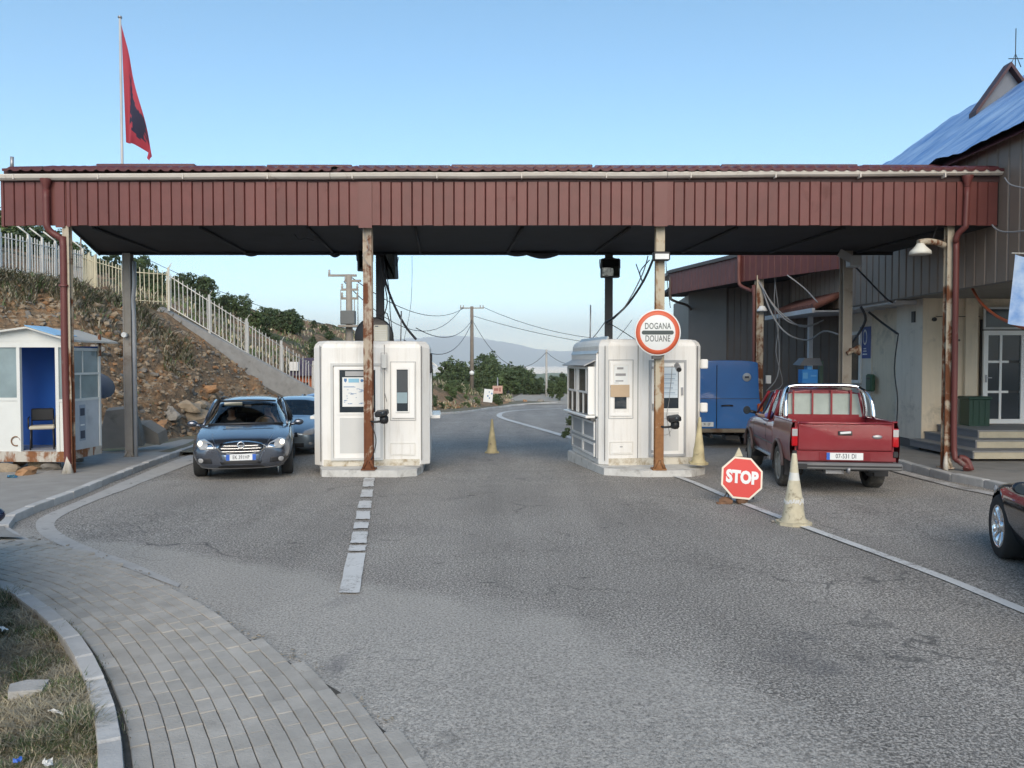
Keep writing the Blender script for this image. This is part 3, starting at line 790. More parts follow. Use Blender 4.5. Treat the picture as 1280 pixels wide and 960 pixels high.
for i, (mm, rx, rz, cz, h, ncl, nlf, lf) in enumerate((
    ([M_leafd, M_leafm], 1.5, 1.15, 2.0, 2.2, 75, 36, .13), ([M_leafd, M_leafm], 1.15, 1.5, 2.3, 2.6, 75, 36, .12),
    ([M_leafm, M_leafd], 1.35, .95, 1.6, 1.7, 65, 36, .12), ([M_leafm, M_leafl], 1.0, 1.25, 1.8, 2.0, 55, 36, .12), ([M_leafd, M_leafd], 1.8, 1.3, 2.0, 2.4, 90, 36, .14))):
    protos.append((crown(mm, rx, rz, ncl, nlf, lf, 11+i*5, cz), trunkmesh(h, .10, 50+i, rx=rx)))
def tree(X, Y, z, s, k, label, group, name='tree', sz=1.0, cat='tree'):
    t = thing(name, label, cat, (X, Y, z), random.uniform(0, 6.28), group); t.scale = (s, s, s*sz)
    inst('crown', protos[k][0], t); inst('trunk', protos[k][1], t); return t
# hill crest scrub oaks
rnd = random.Random(3)
for px, dy, s in ((-150,0,1.5),(-90,0,1.6),(-40,0,1.5),(2,-4,1.55),(22,-6,1.45),(42,-3,1.25),(62,0,1.1),(80,2,1.0),(98,1,1.0),(118,0,.8),(135,0,.75),(152,0,.8),(168,-3,.95),(185,-4,.95),(202,-3,.9),
                  (218,-2,1.0),(234,-4,1.0),(250,-5,1.05),(266,-6,1.0),(283,0,.8),(298,-2,.95),(313,-5,.95),(328,-3,.9),(343,0,.8),(356,0,.75),(370,2,.65),(384,0,.5),(398,0,.45),(412,0,.45),(425,0,.4)):
    for q in range(2):
        d = 66+rnd.uniform(-6, 6) - q*6; X = (px+rnd.uniform(-9, 9)-640)/FPX*d
        tree(X, d, hz(X, d)-.35*s, s*rnd.uniform(.45, .70), rnd.randrange(5), 'low dark green scrub oak on the crest of the hill behind the white railings', 'scrub oaks on the hill crest')
for i in range(34):
    px = rnd.uniform(150, 420); d = rnd.uniform(44, 62); X = (px-640)/FPX*d
    tree(X, d, hz(X, d)-.3, rnd.uniform(.2, .42), rnd.choice((0,2,4)), 'small bush on the open slope below the hill crest', 'small bushes on the open hill slope', 'bush', .8, 'bush')
# trees beyond the bend
tops = [(532,478),(548,474),(560,472),(575,470),(590,466),(603,459),(615,456),(628,459),(642,458),(655,463),(668,468),(678,476),(692,474),(705,472),(718,474),(735,470),(760,468)]
for px, yt in tops:
    for q in range(3):
        d = 84+q*7+rnd.uniform(-2, 2); pz = P(px, yt+q*-1+rnd.uniform(0, 7)*(q == 0) + (2-q)*5, d).z; X = (px+rnd.uniform(-7, 7)-640)/FPX*d
        base = gz(d)-.4; s = max(.5, (pz-base)/3.35)
        tree(X, d, base, s, rnd.randrange(5), 'bushy dark green tree in the belt beyond the road bend', 'trees beyond the road bend')
for i in range(60):       # thicket further down the slope
    px = rnd.uniform(520, 900); d = rnd.uniform(105, 150); X = (px-640)/FPX*d
    tree(X, d, base_z(X, d)-.5, rnd.uniform(1.3, 2.0), rnd.randrange(5), 'tree lower down the valley side beyond the belt of trees', 'trees down the valley side')
for i in range(60):
    px = rnd.uniform(538, 628); t = interp(px, HT); d = t[0]+rnd.uniform(0, 14); X = (px-640)/FPX*d
    tree(X, d, hz(X, d)-.25, rnd.uniform(.16, .34), rnd.choice((0,2,3,3)), 'low roadside bush on the bank by the bend', 'bushes on the bank by the bend', 'bush', .8, 'bush')
for px, d, s in ((705,26,.10),(709,27,.12),(712,34,.16),(700,70,.6),(690,74,.5)):
    X = (px-640)/FPX*d; tree(X, d, gz(d)-.1, s, 3, 'green weed clump at the road edge seen beside the right booth', 'weed clumps at the right road edge', 'bush', 1, 'bush')

def blades(name, pts, h, wd, mats, parent=None, lean=.6):
    """many thin bent blades, one mesh; pts: (x, y, z, scale)"""
    b = MB(); rn = random.Random(9)
    for (x_, y_, z_, s) in pts:
        a = rn.uniform(0, 6.283); hh = h*s*rn.uniform(.5, 1.3); l = lean*hh*rn.uniform(.2, 1.2); w_ = wd*rn.uniform(.6, 1.4)
        dx, dy = math.cos(a), math.sin(a); sx, sy = -dy*w_/2, dx*w_/2
        b.add([(x_-sx, y_-sy, z_), (x_+sx, y_+sy, z_), (x_+dx*l*.4+sx*.7, y_+dy*l*.4+sy*.7, z_+hh*.6), (x_+dx*l*.4-sx*.7, y_+dy*l*.4-sy*.7, z_+hh*.6), (x_+dx*l, y_+dy*l, z_+hh*.9)],
              [[0,1,2,3],[3,2,4]], rn.choice(range(len(mats))))
    return b.mesh(name, mats)
# scrub on the shoulder above the cut and weeds on the slope
pts = []
for i in range(15000):
    if i % 5: 
        px = rnd.uniform(-80, 240); t = interp(px, HT); d = rnd.gauss(t[1]-.2, .9) if px < 205 else rnd.uniform(t[1]-3.5, t[1]-.4)
        if d > t[3]+1.5: continue
    else: px = rnd.uniform(-60, 380); t = interp(px, HT); d = rnd.uniform(t[0], t[3])
    X = (px-640)/FPX*d
    if noise.noise(Vector((X*.7, d*.7, 4))) < (-.15 if i % 5 else .12): continue
    pts.append((X, d, hz(X, d)-.03, rnd.uniform(.5, 1.4)*(1 if i % 5 else .5)))
inst('scrub', blades('scrub', pts, .30, .05, [M_scrub, M_scrub, M_dry2, M_dry2, M_leafm], lean=1.3)); tag(bpy.data.objects['scrub'], 'grey green scrub and dry weeds along the top of the cut slope', 'scrub', kind='stuff')
pts = []
for i in range(12000):
    px = rnd.uniform(150, 640); t = interp(px, HT); d = rnd.uniform(t[3], t[7]) if i % 9 or px < 400 else rnd.uniform(t[0]-.5, t[0]+1.2)
    X = (px-640)/FPX*d
    if noise.noise(Vector((X*.35, d*.35, 14))) < -.05: continue
    pts.append((X, d, hz(X, d)-.03, rnd.uniform(.5, 1.4)))
o = inst('grass', blades('hill_grass', pts, .35, .08, [M_leafm, M_dry2, M_dry, M_leafl], lean=.9)); tag(o, 'patchy green and dry grass on the hill behind the railings', 'grass', kind='stuff')

# near grass patch
plot = MB(); C1s = [at1(L1*i/60)[0] for i in range(61)]
def in_grass(x_, y_):
    for a, b2 in zip(C1s, C1s[1:]):
        lo, hi = sorted((a.y, b2.y))
        if lo <= y_ <= hi:
            t = (y_-a.y)/(b2.y-a.y) if b2.y != a.y else 0
            if x_ > a.x+(b2.x-a.x)*t-.14: return False
    return y_ < C1s[0].y-.1 and x_ < -1.6
for j in range(60):
    for i in range(60):
        x_, y_ = -8+i*.11, 1.6+j*.12
        plot.v.append((x_, y_, .03+.05*noise.noise(Vector((x_*1.3, y_*1.3, 0)))+.02*noise.noise(Vector((x_*5, y_*5, 0)))))
for j in range(59):
    for i in range(59):
        k = j*60+i; cx, cy = plot.v[k][0]+.05, plot.v[k][1]+.06
        if in_grass(cx+.02, cy): plot.f.append([k, k+1, k+61, k+60]); plot.m.append(0); plot.sm.append(True)
M_soil = pm('litter_soil', (.24,.20,.15), .95, var=.4, vs=6, bump=1, bs=30, dirt=(.34,.30,.23), dirt_amt=.5, ds=5)
tag(plot.build('grass_plot', M_soil), kind='structure')
pg = []; pd = []
for i in range(120000):
    y_ = 3.3+4.9*rnd.random()**1.2; x_ = rnd.uniform(-.70*y_-.3, -1.9)
    if not in_grass(x_, y_): continue
    nz = noise.noise(Vector((x_*2.2, y_*2.2, 0)))+.5*noise.noise(Vector((x_*7, y_*7, 0)))
    z_ = .02+.05*noise.noise(Vector((x_*1.3, y_*1.3, 0)))
    if nz > .02: pg.append((x_, y_, z_, .5+nz))
    if nz > -.55 and i % 3: pd.append((x_, y_, z_, .45+max(0, -nz)))
o = inst('grass', blades('turf', pg, .085, .007, [M_grn, M_dry2, M_scrub, M_leafm, M_dry], lean=1.3)); tag(o, 'tangled green and grey turf inside the curved kerb', 'grass', kind='stuff')
o = inst('dry_grass', blades('straw', pd, .085, .007, [M_dry, M_dry2, M_dry2, M_dry], lean=2.6)); tag(o, 'flattened dry straw inside the curved kerb', 'grass', kind='stuff')
pw = []
for i in range(900):
    s = rnd.uniform(0, L1); p, t = at1(s)
    if noise.noise(Vector((s*2, 0, 7))) < .0: continue
    pw.append((p.x+rnd.gauss(.015, .02), p.y+rnd.gauss(.015, .02), .03, rnd.uniform(.3, .9)))
o = inst('weeds', blades('weeds', pw, .06, .005, [M_grn, M_dry2, M_scrub], lean=1.5)); tag(o, 'weeds sprouting from the joint between kerb and pavers', 'weeds', kind='stuff')
tw = MB(); 
p = G(35, 866, .05); tw.prism([(-.10,-.07),(.09,-.08),(.11,.06),(-.02,.09),(-.11,.05)], 0, .05)
o = tw.build('concrete_lump', M_kerb, None, (p.x, p.y, .05), (.06,.05,.4)); tag(o, 'flat pale concrete lump lying in the grass inside the kerb', 'concrete lump')
def paper(px, py, sx, sy, m, label, name='litter', cat='litter'):
    p = G(px, py, .09); b = MB(); n_ = 6
    for j in range(n_):
        for i in range(n_): b.v.append(((i/(n_-1)-.5)*sx*(1-.3*abs(j/(n_-1)-.5)), (j/(n_-1)-.5)*sy, .025*noise.noise(Vector((i*.9+px, j*.9, 0)))))
    for j in range(n_-1):
        for i in range(n_-1): k = j*n_+i; b.f.append([k,k+1,k+n_+1,k+n_]); b.m.append(0); b.sm.append(False)
    o = b.build(name, m, None, (p.x, p.y, p.z), (.25, -.1, random.uniform(0, 3))); tag(o, label, cat)
paper(72, 890, .13, .04, M_whitedirty, 'crumpled white paper scrap in the grass right of the concrete lump')
paper(3, 785, .11, .05, M_paper, 'small white scrap in the grass at the left picture edge')
paper(22, 950, .045, .03, flat('blue_plastic', (.04,.13,.5), .4), 'blue plastic bottle cap in the grass near the bottom left corner')
paper(60, 953, .07, .045, M_whitedirty, 'torn greyish white wrapper in the grass near the bottom edge')
# ================================================================== MAIN CANOPY
can = thing('canopy', 'long border checkpoint canopy with dark red ribbed fascia spanning both booths', 'canopy', (0, 14.87, 0))
FX0, FX1 = -9.56, 9.27; ZB, ZT = 4.75, 5.56; PW = .197
pv = MB()      # one ribbed panel: proud flat with a groove at its left edge
pv.v = [(0,0,0),(.014,-.022,0),(PW-.012,-.022,0),(PW,0,0),(0,0,1),(.014,-.022,1),(PW-.012,-.022,1),(PW,0,1),(0,.03,0),(PW,.03,0),(0,.03,1),(PW,.03,1)]
pv.f = [[0,1,5,4],[1,2,6,5],[2,3,7,6],[8,10,11,9],[0,8,9,3,2,1],[4,5,6,7,11,10]]; pv.m = [0]*6; pv.sm = [False]*6
panel_me = pv.mesh('fascia_panel', M_red)
n = int((FX1-FX0)/PW)
for i in range(n+1):
    x0 = FX0+i*PW
    if x0+PW > FX1+.05: break
    inst('fascia_panel', panel_me, can, (x0, random.uniform(-.004,.004), ZB+random.uniform(-.006,.006)), (random.uniform(-.006,.006), random.uniform(-.003,.003), 0), (.965, 1, ZT-ZB))
for xc, w_, dz in ((-2.76,.25,.05), (2.80,.25,.02), (-8.50,.17,.04), (8.42,.12,.0), (-8.34,.06,.03)):
    boxo('joint_cover', xc-w_/2, xc+w_/2, -.045, -.025, ZB-dz, ZT+.0, M_redtrim, can)
boxo('end_trim', FX0-.05, FX0-.003, -.03, .10, ZB-.02, ZT+.15, M_redtrim, can); boxo('end_trim', FX1+.003, FX1+.05, -.03, .10, ZB-.02, ZT+.15, M_redtrim, can)
# board above the panels, dark gap, gutter
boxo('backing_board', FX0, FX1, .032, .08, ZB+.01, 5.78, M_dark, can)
boxo('eaves_board', FX0+.0, FX1, -.012, .03, ZT+.004, 5.80, pm('eaves_paint', (.05,.022,.022), .7), can)
gp = MB(); prof = [(-.03,.075),(-.13,.085),(-.145,.06),(-.135,.01),(-.10,-.02),(-.04,-.025),(-.02,.0),(-.02,.07)]
for (gx0, gx1, z0, z1) in ((-9.62,-3.4,5.60,5.63),(-3.39,2.9,5.63,5.645),(2.91,9.38,5.645,5.70)):
    g_ = MB(); N = len(prof); M_ = 14
    for i in range(M_+1):
        t = i/M_; xx = gx0+(gx1-gx0)*t; zz = z0+(z1-z0)*t+.012*noise.noise(Vector((xx*.7, 0, 0)))
        g_.v += [(xx, a, zz+b) for a, b in prof]
    for i in range(M_):
        for k in range(N): g_.f.append([i*N+k, i*N+(k+1) % N, (i+1)*N+(k+1) % N, (i+1)*N+k]); g_.m.append(0); g_.sm.append(False)
    g_.f += [list(range(N)), [M_*N+k for k in range(N)]]; g_.m += [0,0]; g_.sm += [False]*2
    g_.build('gutter', M_gut, can)
bs_me = MB().box(-.012,.012,-.155,-.02,-.04,.05).mesh('gutter_bracket', M_gut)
for i in range(12): inst('gutter_bracket', bs_me, can, (-9.3+i*1.58, 0, 5.625+(i/12)*.04))
# roof sheets: wavy metal tile edge, low pitch up to the ridge
def sheet(x0, x1, y0, y1, z0, z1, wl=.2, amp=.032, thick=.012):
    b = MB(); nx_ = max(4, int((x1-x0)/wl*6)); ny = 7
    for j in range(ny):
        for i in range(nx_+1):
            xx = x0+(x1-x0)*i/nx_; ph = (xx/wl) % 1; h = amp*(math.sin(ph*2*PI)**3 if ph < .5 else -.25)
            b.v.append((xx, y0+(y1-y0)*j/(ny-1), z0+(z1-z0)*j/(ny-1)+h + .02*(j % 2)))
    for j in range(ny-1):
        for i in range(nx_): k = j*(nx_+1)+i; b.f.append([k,k+1,k+nx_+2,k+nx_+1]); b.m.append(0); b.sm.append(True)
    k0 = len(b.v)
    for i in range(nx_+1): v = b.v[i]; b.v.append((v[0], v[1]+.005, v[2]-.05))
    for i in range(nx_): b.f.append([k0+i, k0+i+1, i+1, i]); b.m.append(0); b.sm.append(False)
    return b
for x0, x1, dz in ((-9.50,-8.75,-.06),(-8.74,-5.4,.03),(-5.39,-3.37,.0),(-3.26,.40,.01),(.41,4.2,.0),(4.21,7.35,.015),(7.36,9.35,.0)):
    sheet(x0, x1, -.16, 1.9, 5.79, 6.26+dz).build('roof_sheet', M_redroof, can)
    sheet(x0, x1, 1.92, 3.9, 6.26+dz, 5.75).build('roof_sheet', M_redroof, can)
for x0, x1, z in ((-8.78,-6.7,6.17),(-6.68,-5.2,6.13),(-5.18,-3.38,6.15),(-3.24,-1.3,6.14),(-1.28,1.7,6.155),(1.75,4.4,6.14),(4.42,7.3,6.16),(7.4,9.1,6.15)):
    boxo('ridge_cap', x0, x1, 1.8, 2.03, z+.10, z+.19, M_redroof, can, bev=.015)
# underside
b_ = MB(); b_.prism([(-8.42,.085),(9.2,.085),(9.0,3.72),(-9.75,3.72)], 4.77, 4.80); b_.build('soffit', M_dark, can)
b_ = MB()
for i in range(9):
    x0 = -8.0+i*2.05; b_.tube([(x0, .2, 4.745), (x0-.3, 3.6, 4.745)], .035, 4)
b_.build('soffit_batten', M_dark, can)
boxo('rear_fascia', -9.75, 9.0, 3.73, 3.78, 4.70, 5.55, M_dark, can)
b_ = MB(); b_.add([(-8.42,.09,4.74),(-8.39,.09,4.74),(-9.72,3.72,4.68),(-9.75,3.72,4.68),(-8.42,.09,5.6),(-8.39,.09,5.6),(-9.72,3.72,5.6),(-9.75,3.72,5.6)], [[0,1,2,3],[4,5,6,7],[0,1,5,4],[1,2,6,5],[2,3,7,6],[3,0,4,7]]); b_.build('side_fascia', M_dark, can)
for x0, x1, dz in ((-.1,.35,.02),(.35,1.1,.055),(-6.3,-6.0,.02),(-4.3,-4.05,.035)):
    b_ = MB(); nn = 8
    for i in range(nn+1):
        t = i/nn; b_.v += [(x0+(x1-x0)*t, 3.5, 4.74-dz*math.sin(PI*t)), (x0+(x1-x0)*t, 3.715, 4.69-dz*1.6*math.sin(PI*t)), (x0+(x1-x0)*t, 3.6, 4.76)]
    for i in range(nn):
        for k in range(3): b_.f.append([i*3+k, i*3+(k+1) % 3, i*3+3+(k+1) % 3, i*3+3+k]); b_.m.append(0); b_.sm.append(True)
    b_.build('sagging_sheet', M_dark, can)
def ibeam(name, x, y, z0, z1, w_, m, foot=True, parent=can, channel=False):
    b = MB(); h = w_/2
    b.box(x-h, x+h, y-h, y-h+.014, z0, z1).box(x-h, x+h, y+h-.014, y+h, z0, z1).box(x-.01, x+.01, y-h+.014, y+h-.014, z0, z1)
    b.box(x-h, x-h+.03, y-h-.006, y-h, z0, z1)
    if foot: b.box(x-h-.05, x+h+.05, y-h-.05, y+h+.05, z0, z0+.03); b.tube([(x-h-.02, y-h, z0+.02), (x-h*.4, y-h-.004, z0+.2)], .03, 6).tube([(x+h+.02, y-h, z0+.02), (x+h*.4, y-h-.004, z0+.2)], .03, 6)
    return b.build(name, m, parent)
YC = 14.87
ibeam('post', -8.42, .05, .0, 4.76, .12, M_post)
ibeam('post', -2.76, .22, .10, 4.76, .165, M_postrust)
ibeam('post', 2.83, .22, .10, 4.76, .165, M_postor)
ibeam('post', 8.36, .2, .13, 4.76, .13, M_post)
ibeam('post', -8.96, 3.5, -.1, 4.70, .18, M_postdark); 
ibeam('post', -3.10, 3.62, .0, 4.70, .17, M_postshade)
ibeam('post', 2.28, 3.66, .0, 4.70, .17, M_postshade)
ibeam('post', 7.82, 3.55, -.05, 4.76, .22, M_postdark)
# left white conduit and camera on the far left post
MB().tube([(-8.80,3.42,-.1),(-8.80,3.42,3.3),(-8.83,3.45,3.6),(-8.72,3.3,4.0),(-8.78,3.42,4.5)], .045, 8).build('conduit', pm('conduit_grey', (.42,.43,.44), .5), can)
MB().tube([(-8.97,3.36,2.80),(-8.97,3.26,2.80)], .06, 10).build('camera_dome', M_white2, can)
# downpipes
def pipe(path, r=.05, m=M_pipe, name='downpipe', parent=can): return MB().tube(smooth_path(path, 3), r, 12).build(name, m, parent)
MB().lathe([(.10,.0),(.10,-.03),(.06,-.14),(.052,-.2)], 16, (-8.72,-.10,5.60)).build('rain_hopper', M_pipe, can)
pipe([(-8.72,-.10,5.4),(-8.72,-.10,4.85),(-8.71,-.10,4.72),(-8.66,-.06,4.62),(-8.50,-.02,4.50),(-8.46,-.02,4.36),(-8.46,-.03,2.5),(-8.44,-.03,.5),(-8.42,-.03,.10)], .062)
MB().lathe([(.085,0),(.085,.035),(.066,.04)], 14, (-8.46,-.03,3.6)).build('pipe_collar', M_pipe, can)
MB().tube([(-8.48,-.06,.02),(-8.42,-.04,.35),(-8.38,-.06,.02)], .07, 8).build('pipe_foot', M_beam, can)
MB().lathe([(.10,.0),(.10,-.03),(.06,-.14),(.052,-.2)], 16, (8.52,-.10,5.66)).build('rain_hopper', M_pipe, can)
pipe([(8.52,-.10,5.45),(8.50,-.10,4.80),(8.49,-.09,4.70),(8.42,0,4.60),(8.40,.05,4.45),(8.42,.06,4.3),(8.43,.06,2.0),(8.44,.06,.5),(8.50,.0,.30),(8.58,-.08,.22),(8.56,-.14,.15)], .055)
MB().tube([(8.28,.05,.10),(8.34,.16,.45)], .05, 8, r2=.03).build('post_foot', M_beam, can)
pipe([(8.68,-.1,.13),(8.62,-.06,.32),(8.52,.02,.36)], .06, M_pipe, 'pipe_bend')

# ================================================================== BOOTHS
def booth_body(t, W, D, z0, z1, bev=.18, m=M_white):
    """cabin shell: chamfered corners, rounded top edge"""
    def ring(ins, z, bv): 
        h = W/2-ins; d0, d1 = ins, D-ins; b = bv
        return [(-h+b,d0,z),(h-b,d0,z),(h,d0+b,z),(h,d1-b,z),(h-b,d1,z),(-h+b,d1,z),(-h,d1-b,z),(-h,d0+b,z)]
    rings = [ring(.02, z0, bev), ring(0, z0+.02, bev), ring(0, z1-.14, bev), ring(.025, z1-.07, bev), ring(.08, z1-.015, bev), ring(.16, z1, bev)]
    b = MB(); 
    for r_ in rings: b.v += r_
    for k in range(len(rings)-1):
        for j in range(8): b.f.append([k*8+j, k*8+(j+1) % 8, k*8+8+(j+1) % 8, k*8+8+j]); b.m.append(0); b.sm.append(False)
    b.f.append(list(range((len(rings)-1)*8, len(rings)*8))); b.m.append(0); b.sm.append(False)
    b.build('shell', m, t)
    return rings
def frame(name, x0, x1, z0, z1, w_, y, t_, m, parent):
    b = MB(); b.box(x0, x1, y-t_, y, z0, z0+w_).box(x0, x1, y-t_, y, z1-w_, z1).box(x0, x0+w_, y-t_, y, z0+w_, z1-w_).box(x1-w_, x1, y-t_, y, z0+w_, z1-w_)
    return b.build(name, m, parent)
def seam(x, z0, z1, parent, y=0): return boxo('panel_seam', x-.006, x+.006, y-.004, y+.01, z0, z1, M_groove, parent)

B1 = thing('customs_booth', 'left white inspection booth with a poster in its door behind the rusty post', 'booth', (-2.80, 15.62, .10), R(5))
booth_body(B1, 2.30, 2.5, .0, 2.50)
bx = lambda px: (px-466)/62.6; bz = lambda y: 2.1-(y-451)/62.6
seam(bx(403), .1, 2.4, B1); seam(bx(482), .0, 2.42, B1); seam(bx(528), .1, 2.4, B1)
MB().prism([(-.95,-.006),(.95,-.006),(.95,.1),(-.95,.1)], .0, .13).build('skirting', M_stain, B1)
boxo('door_leaf', bx(420), bx(477), -.03, -.002, bz(572), bz(458), M_white2, B1)
d1 = frame('door_frame', bx(416), bx(480), bz(575), bz(454), .05, -.002, .045, M_lgrey, B1)
frame('door_glazing_bead', bx(424), bx(473), bz(518), bz(460), .035, -.032, .012, M_white2, B1)
boxo('door_glass', bx(427), bx(471), -.040, -.033, bz(515), bz(462.5), M_pane, B1)
ps = boxo('poster', bx(430.5), bx(463), -.047, -.041, bz(508), bz(471.5), M_paper, B1)
rp = random.Random(5)
b_ = MB(); b_.box(bx(438), bx(451), -.050, -.048, bz(478), bz(473))
b_.build('print_block', M_paperb, ps)
b_ = MB()
b_.prism([(bx(432.5), bz(473)), (bx(436), bz(473)), (bx(436), bz(476)), (bx(434.3), bz(478)), (bx(432.5), bz(476))], .048, .050, M=XZ); b_.lathe([(.0,0),(.03,0),(.03,.002)], 12, (bx(454.5), -.05, bz(475.5)), 'Y')
for i in range(7): b_.box(bx(432), bx(432)+rp.uniform(.1,.28), -.050, -.048, bz(483+i*.9), bz(482.6+i*.9)) if i < 2 else None
for i in range(26):
    xx = bx(432+rp.uniform(0, 27)); yy = bz(486+rp.uniform(0, 19)); b_.box(xx, xx+rp.uniform(.02,.07), -.050, -.048, yy, yy+.008)
b_.build('print_marks', M_inkb, ps)['kind'] = 'stuff'
boxo('notice_strip', bx(434), bx(466), -.045, -.041, bz(470), bz(464), M_grey, B1)
boxo('door_lower_panel', bx(427), bx(471), -.036, -.031, bz(566), bz(522), M_lgrey, B1)
frame('window_frame', bx(489), bx(521), bz(526), bz(452), .012, -.0, .010, M_grey, B1)
frame('window_frame', bx(491), bx(519), bz(522.5), bz(454), .10, -.001, .035, M_white2, B1)
frame('window_sash', bx(495.5), bx(512.5), bz(515.5), bz(460.5), .022, -.020, .030, M_white2, B1)
boxo('window_pane', bx(496.5), bx(511.5), -.028, -.018, bz(514.5), bz(461.5), M_pane, B1)
boxo('blind', bx(497.5), bx(510.5), -.033, -.029, bz(490), bz(463), pm('blind_grey', (.055,.065,.075), .6), B1)
boxo('notice', bx(497.5), bx(510.3), -.036, -.030, bz(504), bz(490.5), pm('notice_bluegrey', (.25,.34,.38), .6), B1)
frame('vent_panel', bx(489), bx(520), bz(570), bz(554), .012, 0, .012, M_whitedirty, B1)
boxo('vent_plate', bx(491), bx(518), -.014, -.001, bz(568), bz(556), M_white, B1)
for bxp in ((476,463),(485,463)): pass
lb = frame('lamp_cage', bx(478), bx(486), bz(464), bz(441), .012, -.09, .012, M_steel, B1)
boxo('lamp_glass', bx(479), bx(485), -.085, -.002, bz(460), bz(443), pm('bulkhead_glass', (.55,.57,.57), .3), B1)
MB().tube([(bx(468), -.03, bz(456)), (bx(482), -.05, bz(456)), (bx(482), -.03, bz(490)), (bx(485), -.01, bz(502))], .006, 5).build('cable', M_cableg, B1)
# service window side (right flank): hood and counter
boxo('side_window_frame', 1.15, 1.19, .5, 2.1, .95, 2.0, M_white2, B1); boxo('side_counter', 1.15, 1.36, .55, 2.05, .90, .97, M_white2, B1, bev=.01)
b_ = MB(); b_.add([(1.15,.5,2.05),(1.30,.5,1.98),(1.30,2.1,1.98),(1.15,2.1,2.05),(1.15,.5,2.12),(1.30,.5,2.0),(1.30,2.1,2.0),(1.15,2.1,2.12)], [[3,2,1,0],[4,5,6,7],[0,1,5,4],[1,2,6,5],[2,3,7,6],[3,0,4,7]]); b_.build('hood', M_white2, B1)
boxo('side_glass', 1.18, 1.195, .6, 2.0, 1.02, 1.92, M_pane, B1)
MB().box(1.12,1.20,.3,.42,1.85,2.25, bev=.02).build('side_lamp', M_blk, B1)
boxo('side_window_frame', -1.19, -1.15, .5, 2.1, .95, 2.0, M_white2, B1); boxo('side_counter', -1.30, -1.15, .55, 2.05, .90, .97, M_white2, B1, bev=.01)
boxo('roof_seam', -1.0, 1.0, .005, .02, 2.36, 2.372, M_grey, B1)

B2 = thing('customs_booth', 'right white inspection booth with twin service windows behind the round customs sign', 'booth', (2.83, 15.80, .10), R(8))
W2 = 2.14
booth_body(B2, W2, 2.75, .0, 2.54, bev=.16)
cx2 = lambda px: (px-815.5)/61.6; cz = lambda y: 2.1-(y-451)/61.6
seam(cx2(797), .0, 2.46, B2); seam(cx2(874), .1, 2.4, B2); seam(cx2(755), .1, 2.4, B2)
MB().prism([(-.90,-.006),(.90,-.006),(.90,.1),(-.90,.1)], .0, .14).build('skirting', M_stain, B2)
frame('window_frame', cx2(759.5), cx2(791), cz(522.5), cz(449.5), .012, 0, .010, M_grey, B2)
frame('window_frame', cx2(761.5), cx2(789), cz(519), cz(452), .06, -.001, .022, M_white2, B2)
boxo('window_infill', cx2(765), cx2(785.5), -.016, -.001, cz(515.5), cz(455.5), M_white, B2)
boxo('window_pane', cx2(767), cx2(782), -.028, -.017, cz(510), cz(495.5), M_pane, B2)
pt = boxo('notice', cx2(766.5), cx2(783.5), -.022, -.017, cz(481), cz(457), M_paper, B2)
b_ = MB(); b_.box(cx2(768), cx2(781), -.026, -.0225, cz(469.5), cz(466.5)).box(cx2(770), cx2(778), -.026, -.0225, cz(461.5), cz(459))
b_.box(cx2(768), cx2(778), -.026, -.0225, cz(476.5), cz(475)).box(cx2(767), cx2(772), -.026, -.0225, cz(478.5), cz(478)).build('print_marks', pm('grey_print', (.30,.30,.31), .7), pt)['kind'] = 'stuff'
boxo('cardboard', cx2(761.5), cx2(785.5), -.040, -.029, cz(495.5), cz(480.5), M_paperc, B2)
frame('vent_panel', cx2(761), cx2(791), cz(567), cz(551), .012, 0, .012, M_whitedirty, B2)
boxo('vent_plate', cx2(763), cx2(789), -.014, -.001, cz(565), cz(553), M_white, B2); boxo('vent_latch', cx2(774), cx2(777.5), -.018, -.015, cz(558), cz(556.5), M_grey, B2)
frame('door_frame', cx2(811), cx2(858.5), cz(570), cz(450), .045, -.002, .045, M_grey, B2)
boxo('door_leaf', cx2(814), cx2(856), -.028, -.002, cz(568), cz(452.5), M_white2, B2)
frame('door_glazing_bead', cx2(817), cx2(850.5), cz(512), cz(456.5), .03, -.03, .012, M_white2, B2)
boxo('door_glass', cx2(819.5), cx2(849), -.036, -.031, cz(510.5), cz(458), M_pane, B2)
pt = boxo('notice', cx2(820), cx2(847.5), -.044, -.037, cz(497), cz(459), flat('paper_bluish', (.60,.68,.74), .7), B2)
b_ = MB()
for i, yy in enumerate((467,472.5,478,484,490)): b_.box(cx2(829+(i % 2)), cx2(845-(i*1.3) % 4), -.048, -.0445, cz(yy+1.4), cz(yy)); b_.box(cx2(829), cx2(847), -.048, -.0445, cz(yy+3.1), cz(yy+2.8))
b_.build('print_marks', pm('faded_blue_print', (.35,.45,.55), .7), pt)['kind'] = 'stuff'
boxo('door_lower_panel', cx2(819.5), cx2(849), -.034, -.029, cz(563), cz(515), M_lgrey, B2)
for z_ in (458, 562): 
    for px in (815, 857): boxo('hinge', cx2(px-1), cx2(px+1), -.05, -.028, cz(z_+3), cz(z_), M_steel, B2)
boxo('door_handle', cx2(815), cx2(817), -.07, -.03, cz(512), cz(504), M_steel, B2); boxo('lock', cx2(852), cx2(854.5), -.05, -.03, cz(494), cz(484), M_steel, B2)
for yy in (455, 510): MB().box(W2/2-.01, W2/2+.13, .05, .16, cz(yy+6), cz(yy-6), bev=.02).build('hinge_block', M_white2, B2)
MB().tube([(cx2(840), -.05, cz(457)), (cx2(838.5), -.06, cz(475)), (cx2(836), -.06, cz(500)), (cx2(833), -.05, cz(520)), (cx2(838), -.045, cz(545))], .005, 5).build('cable', M_cableg, B2)
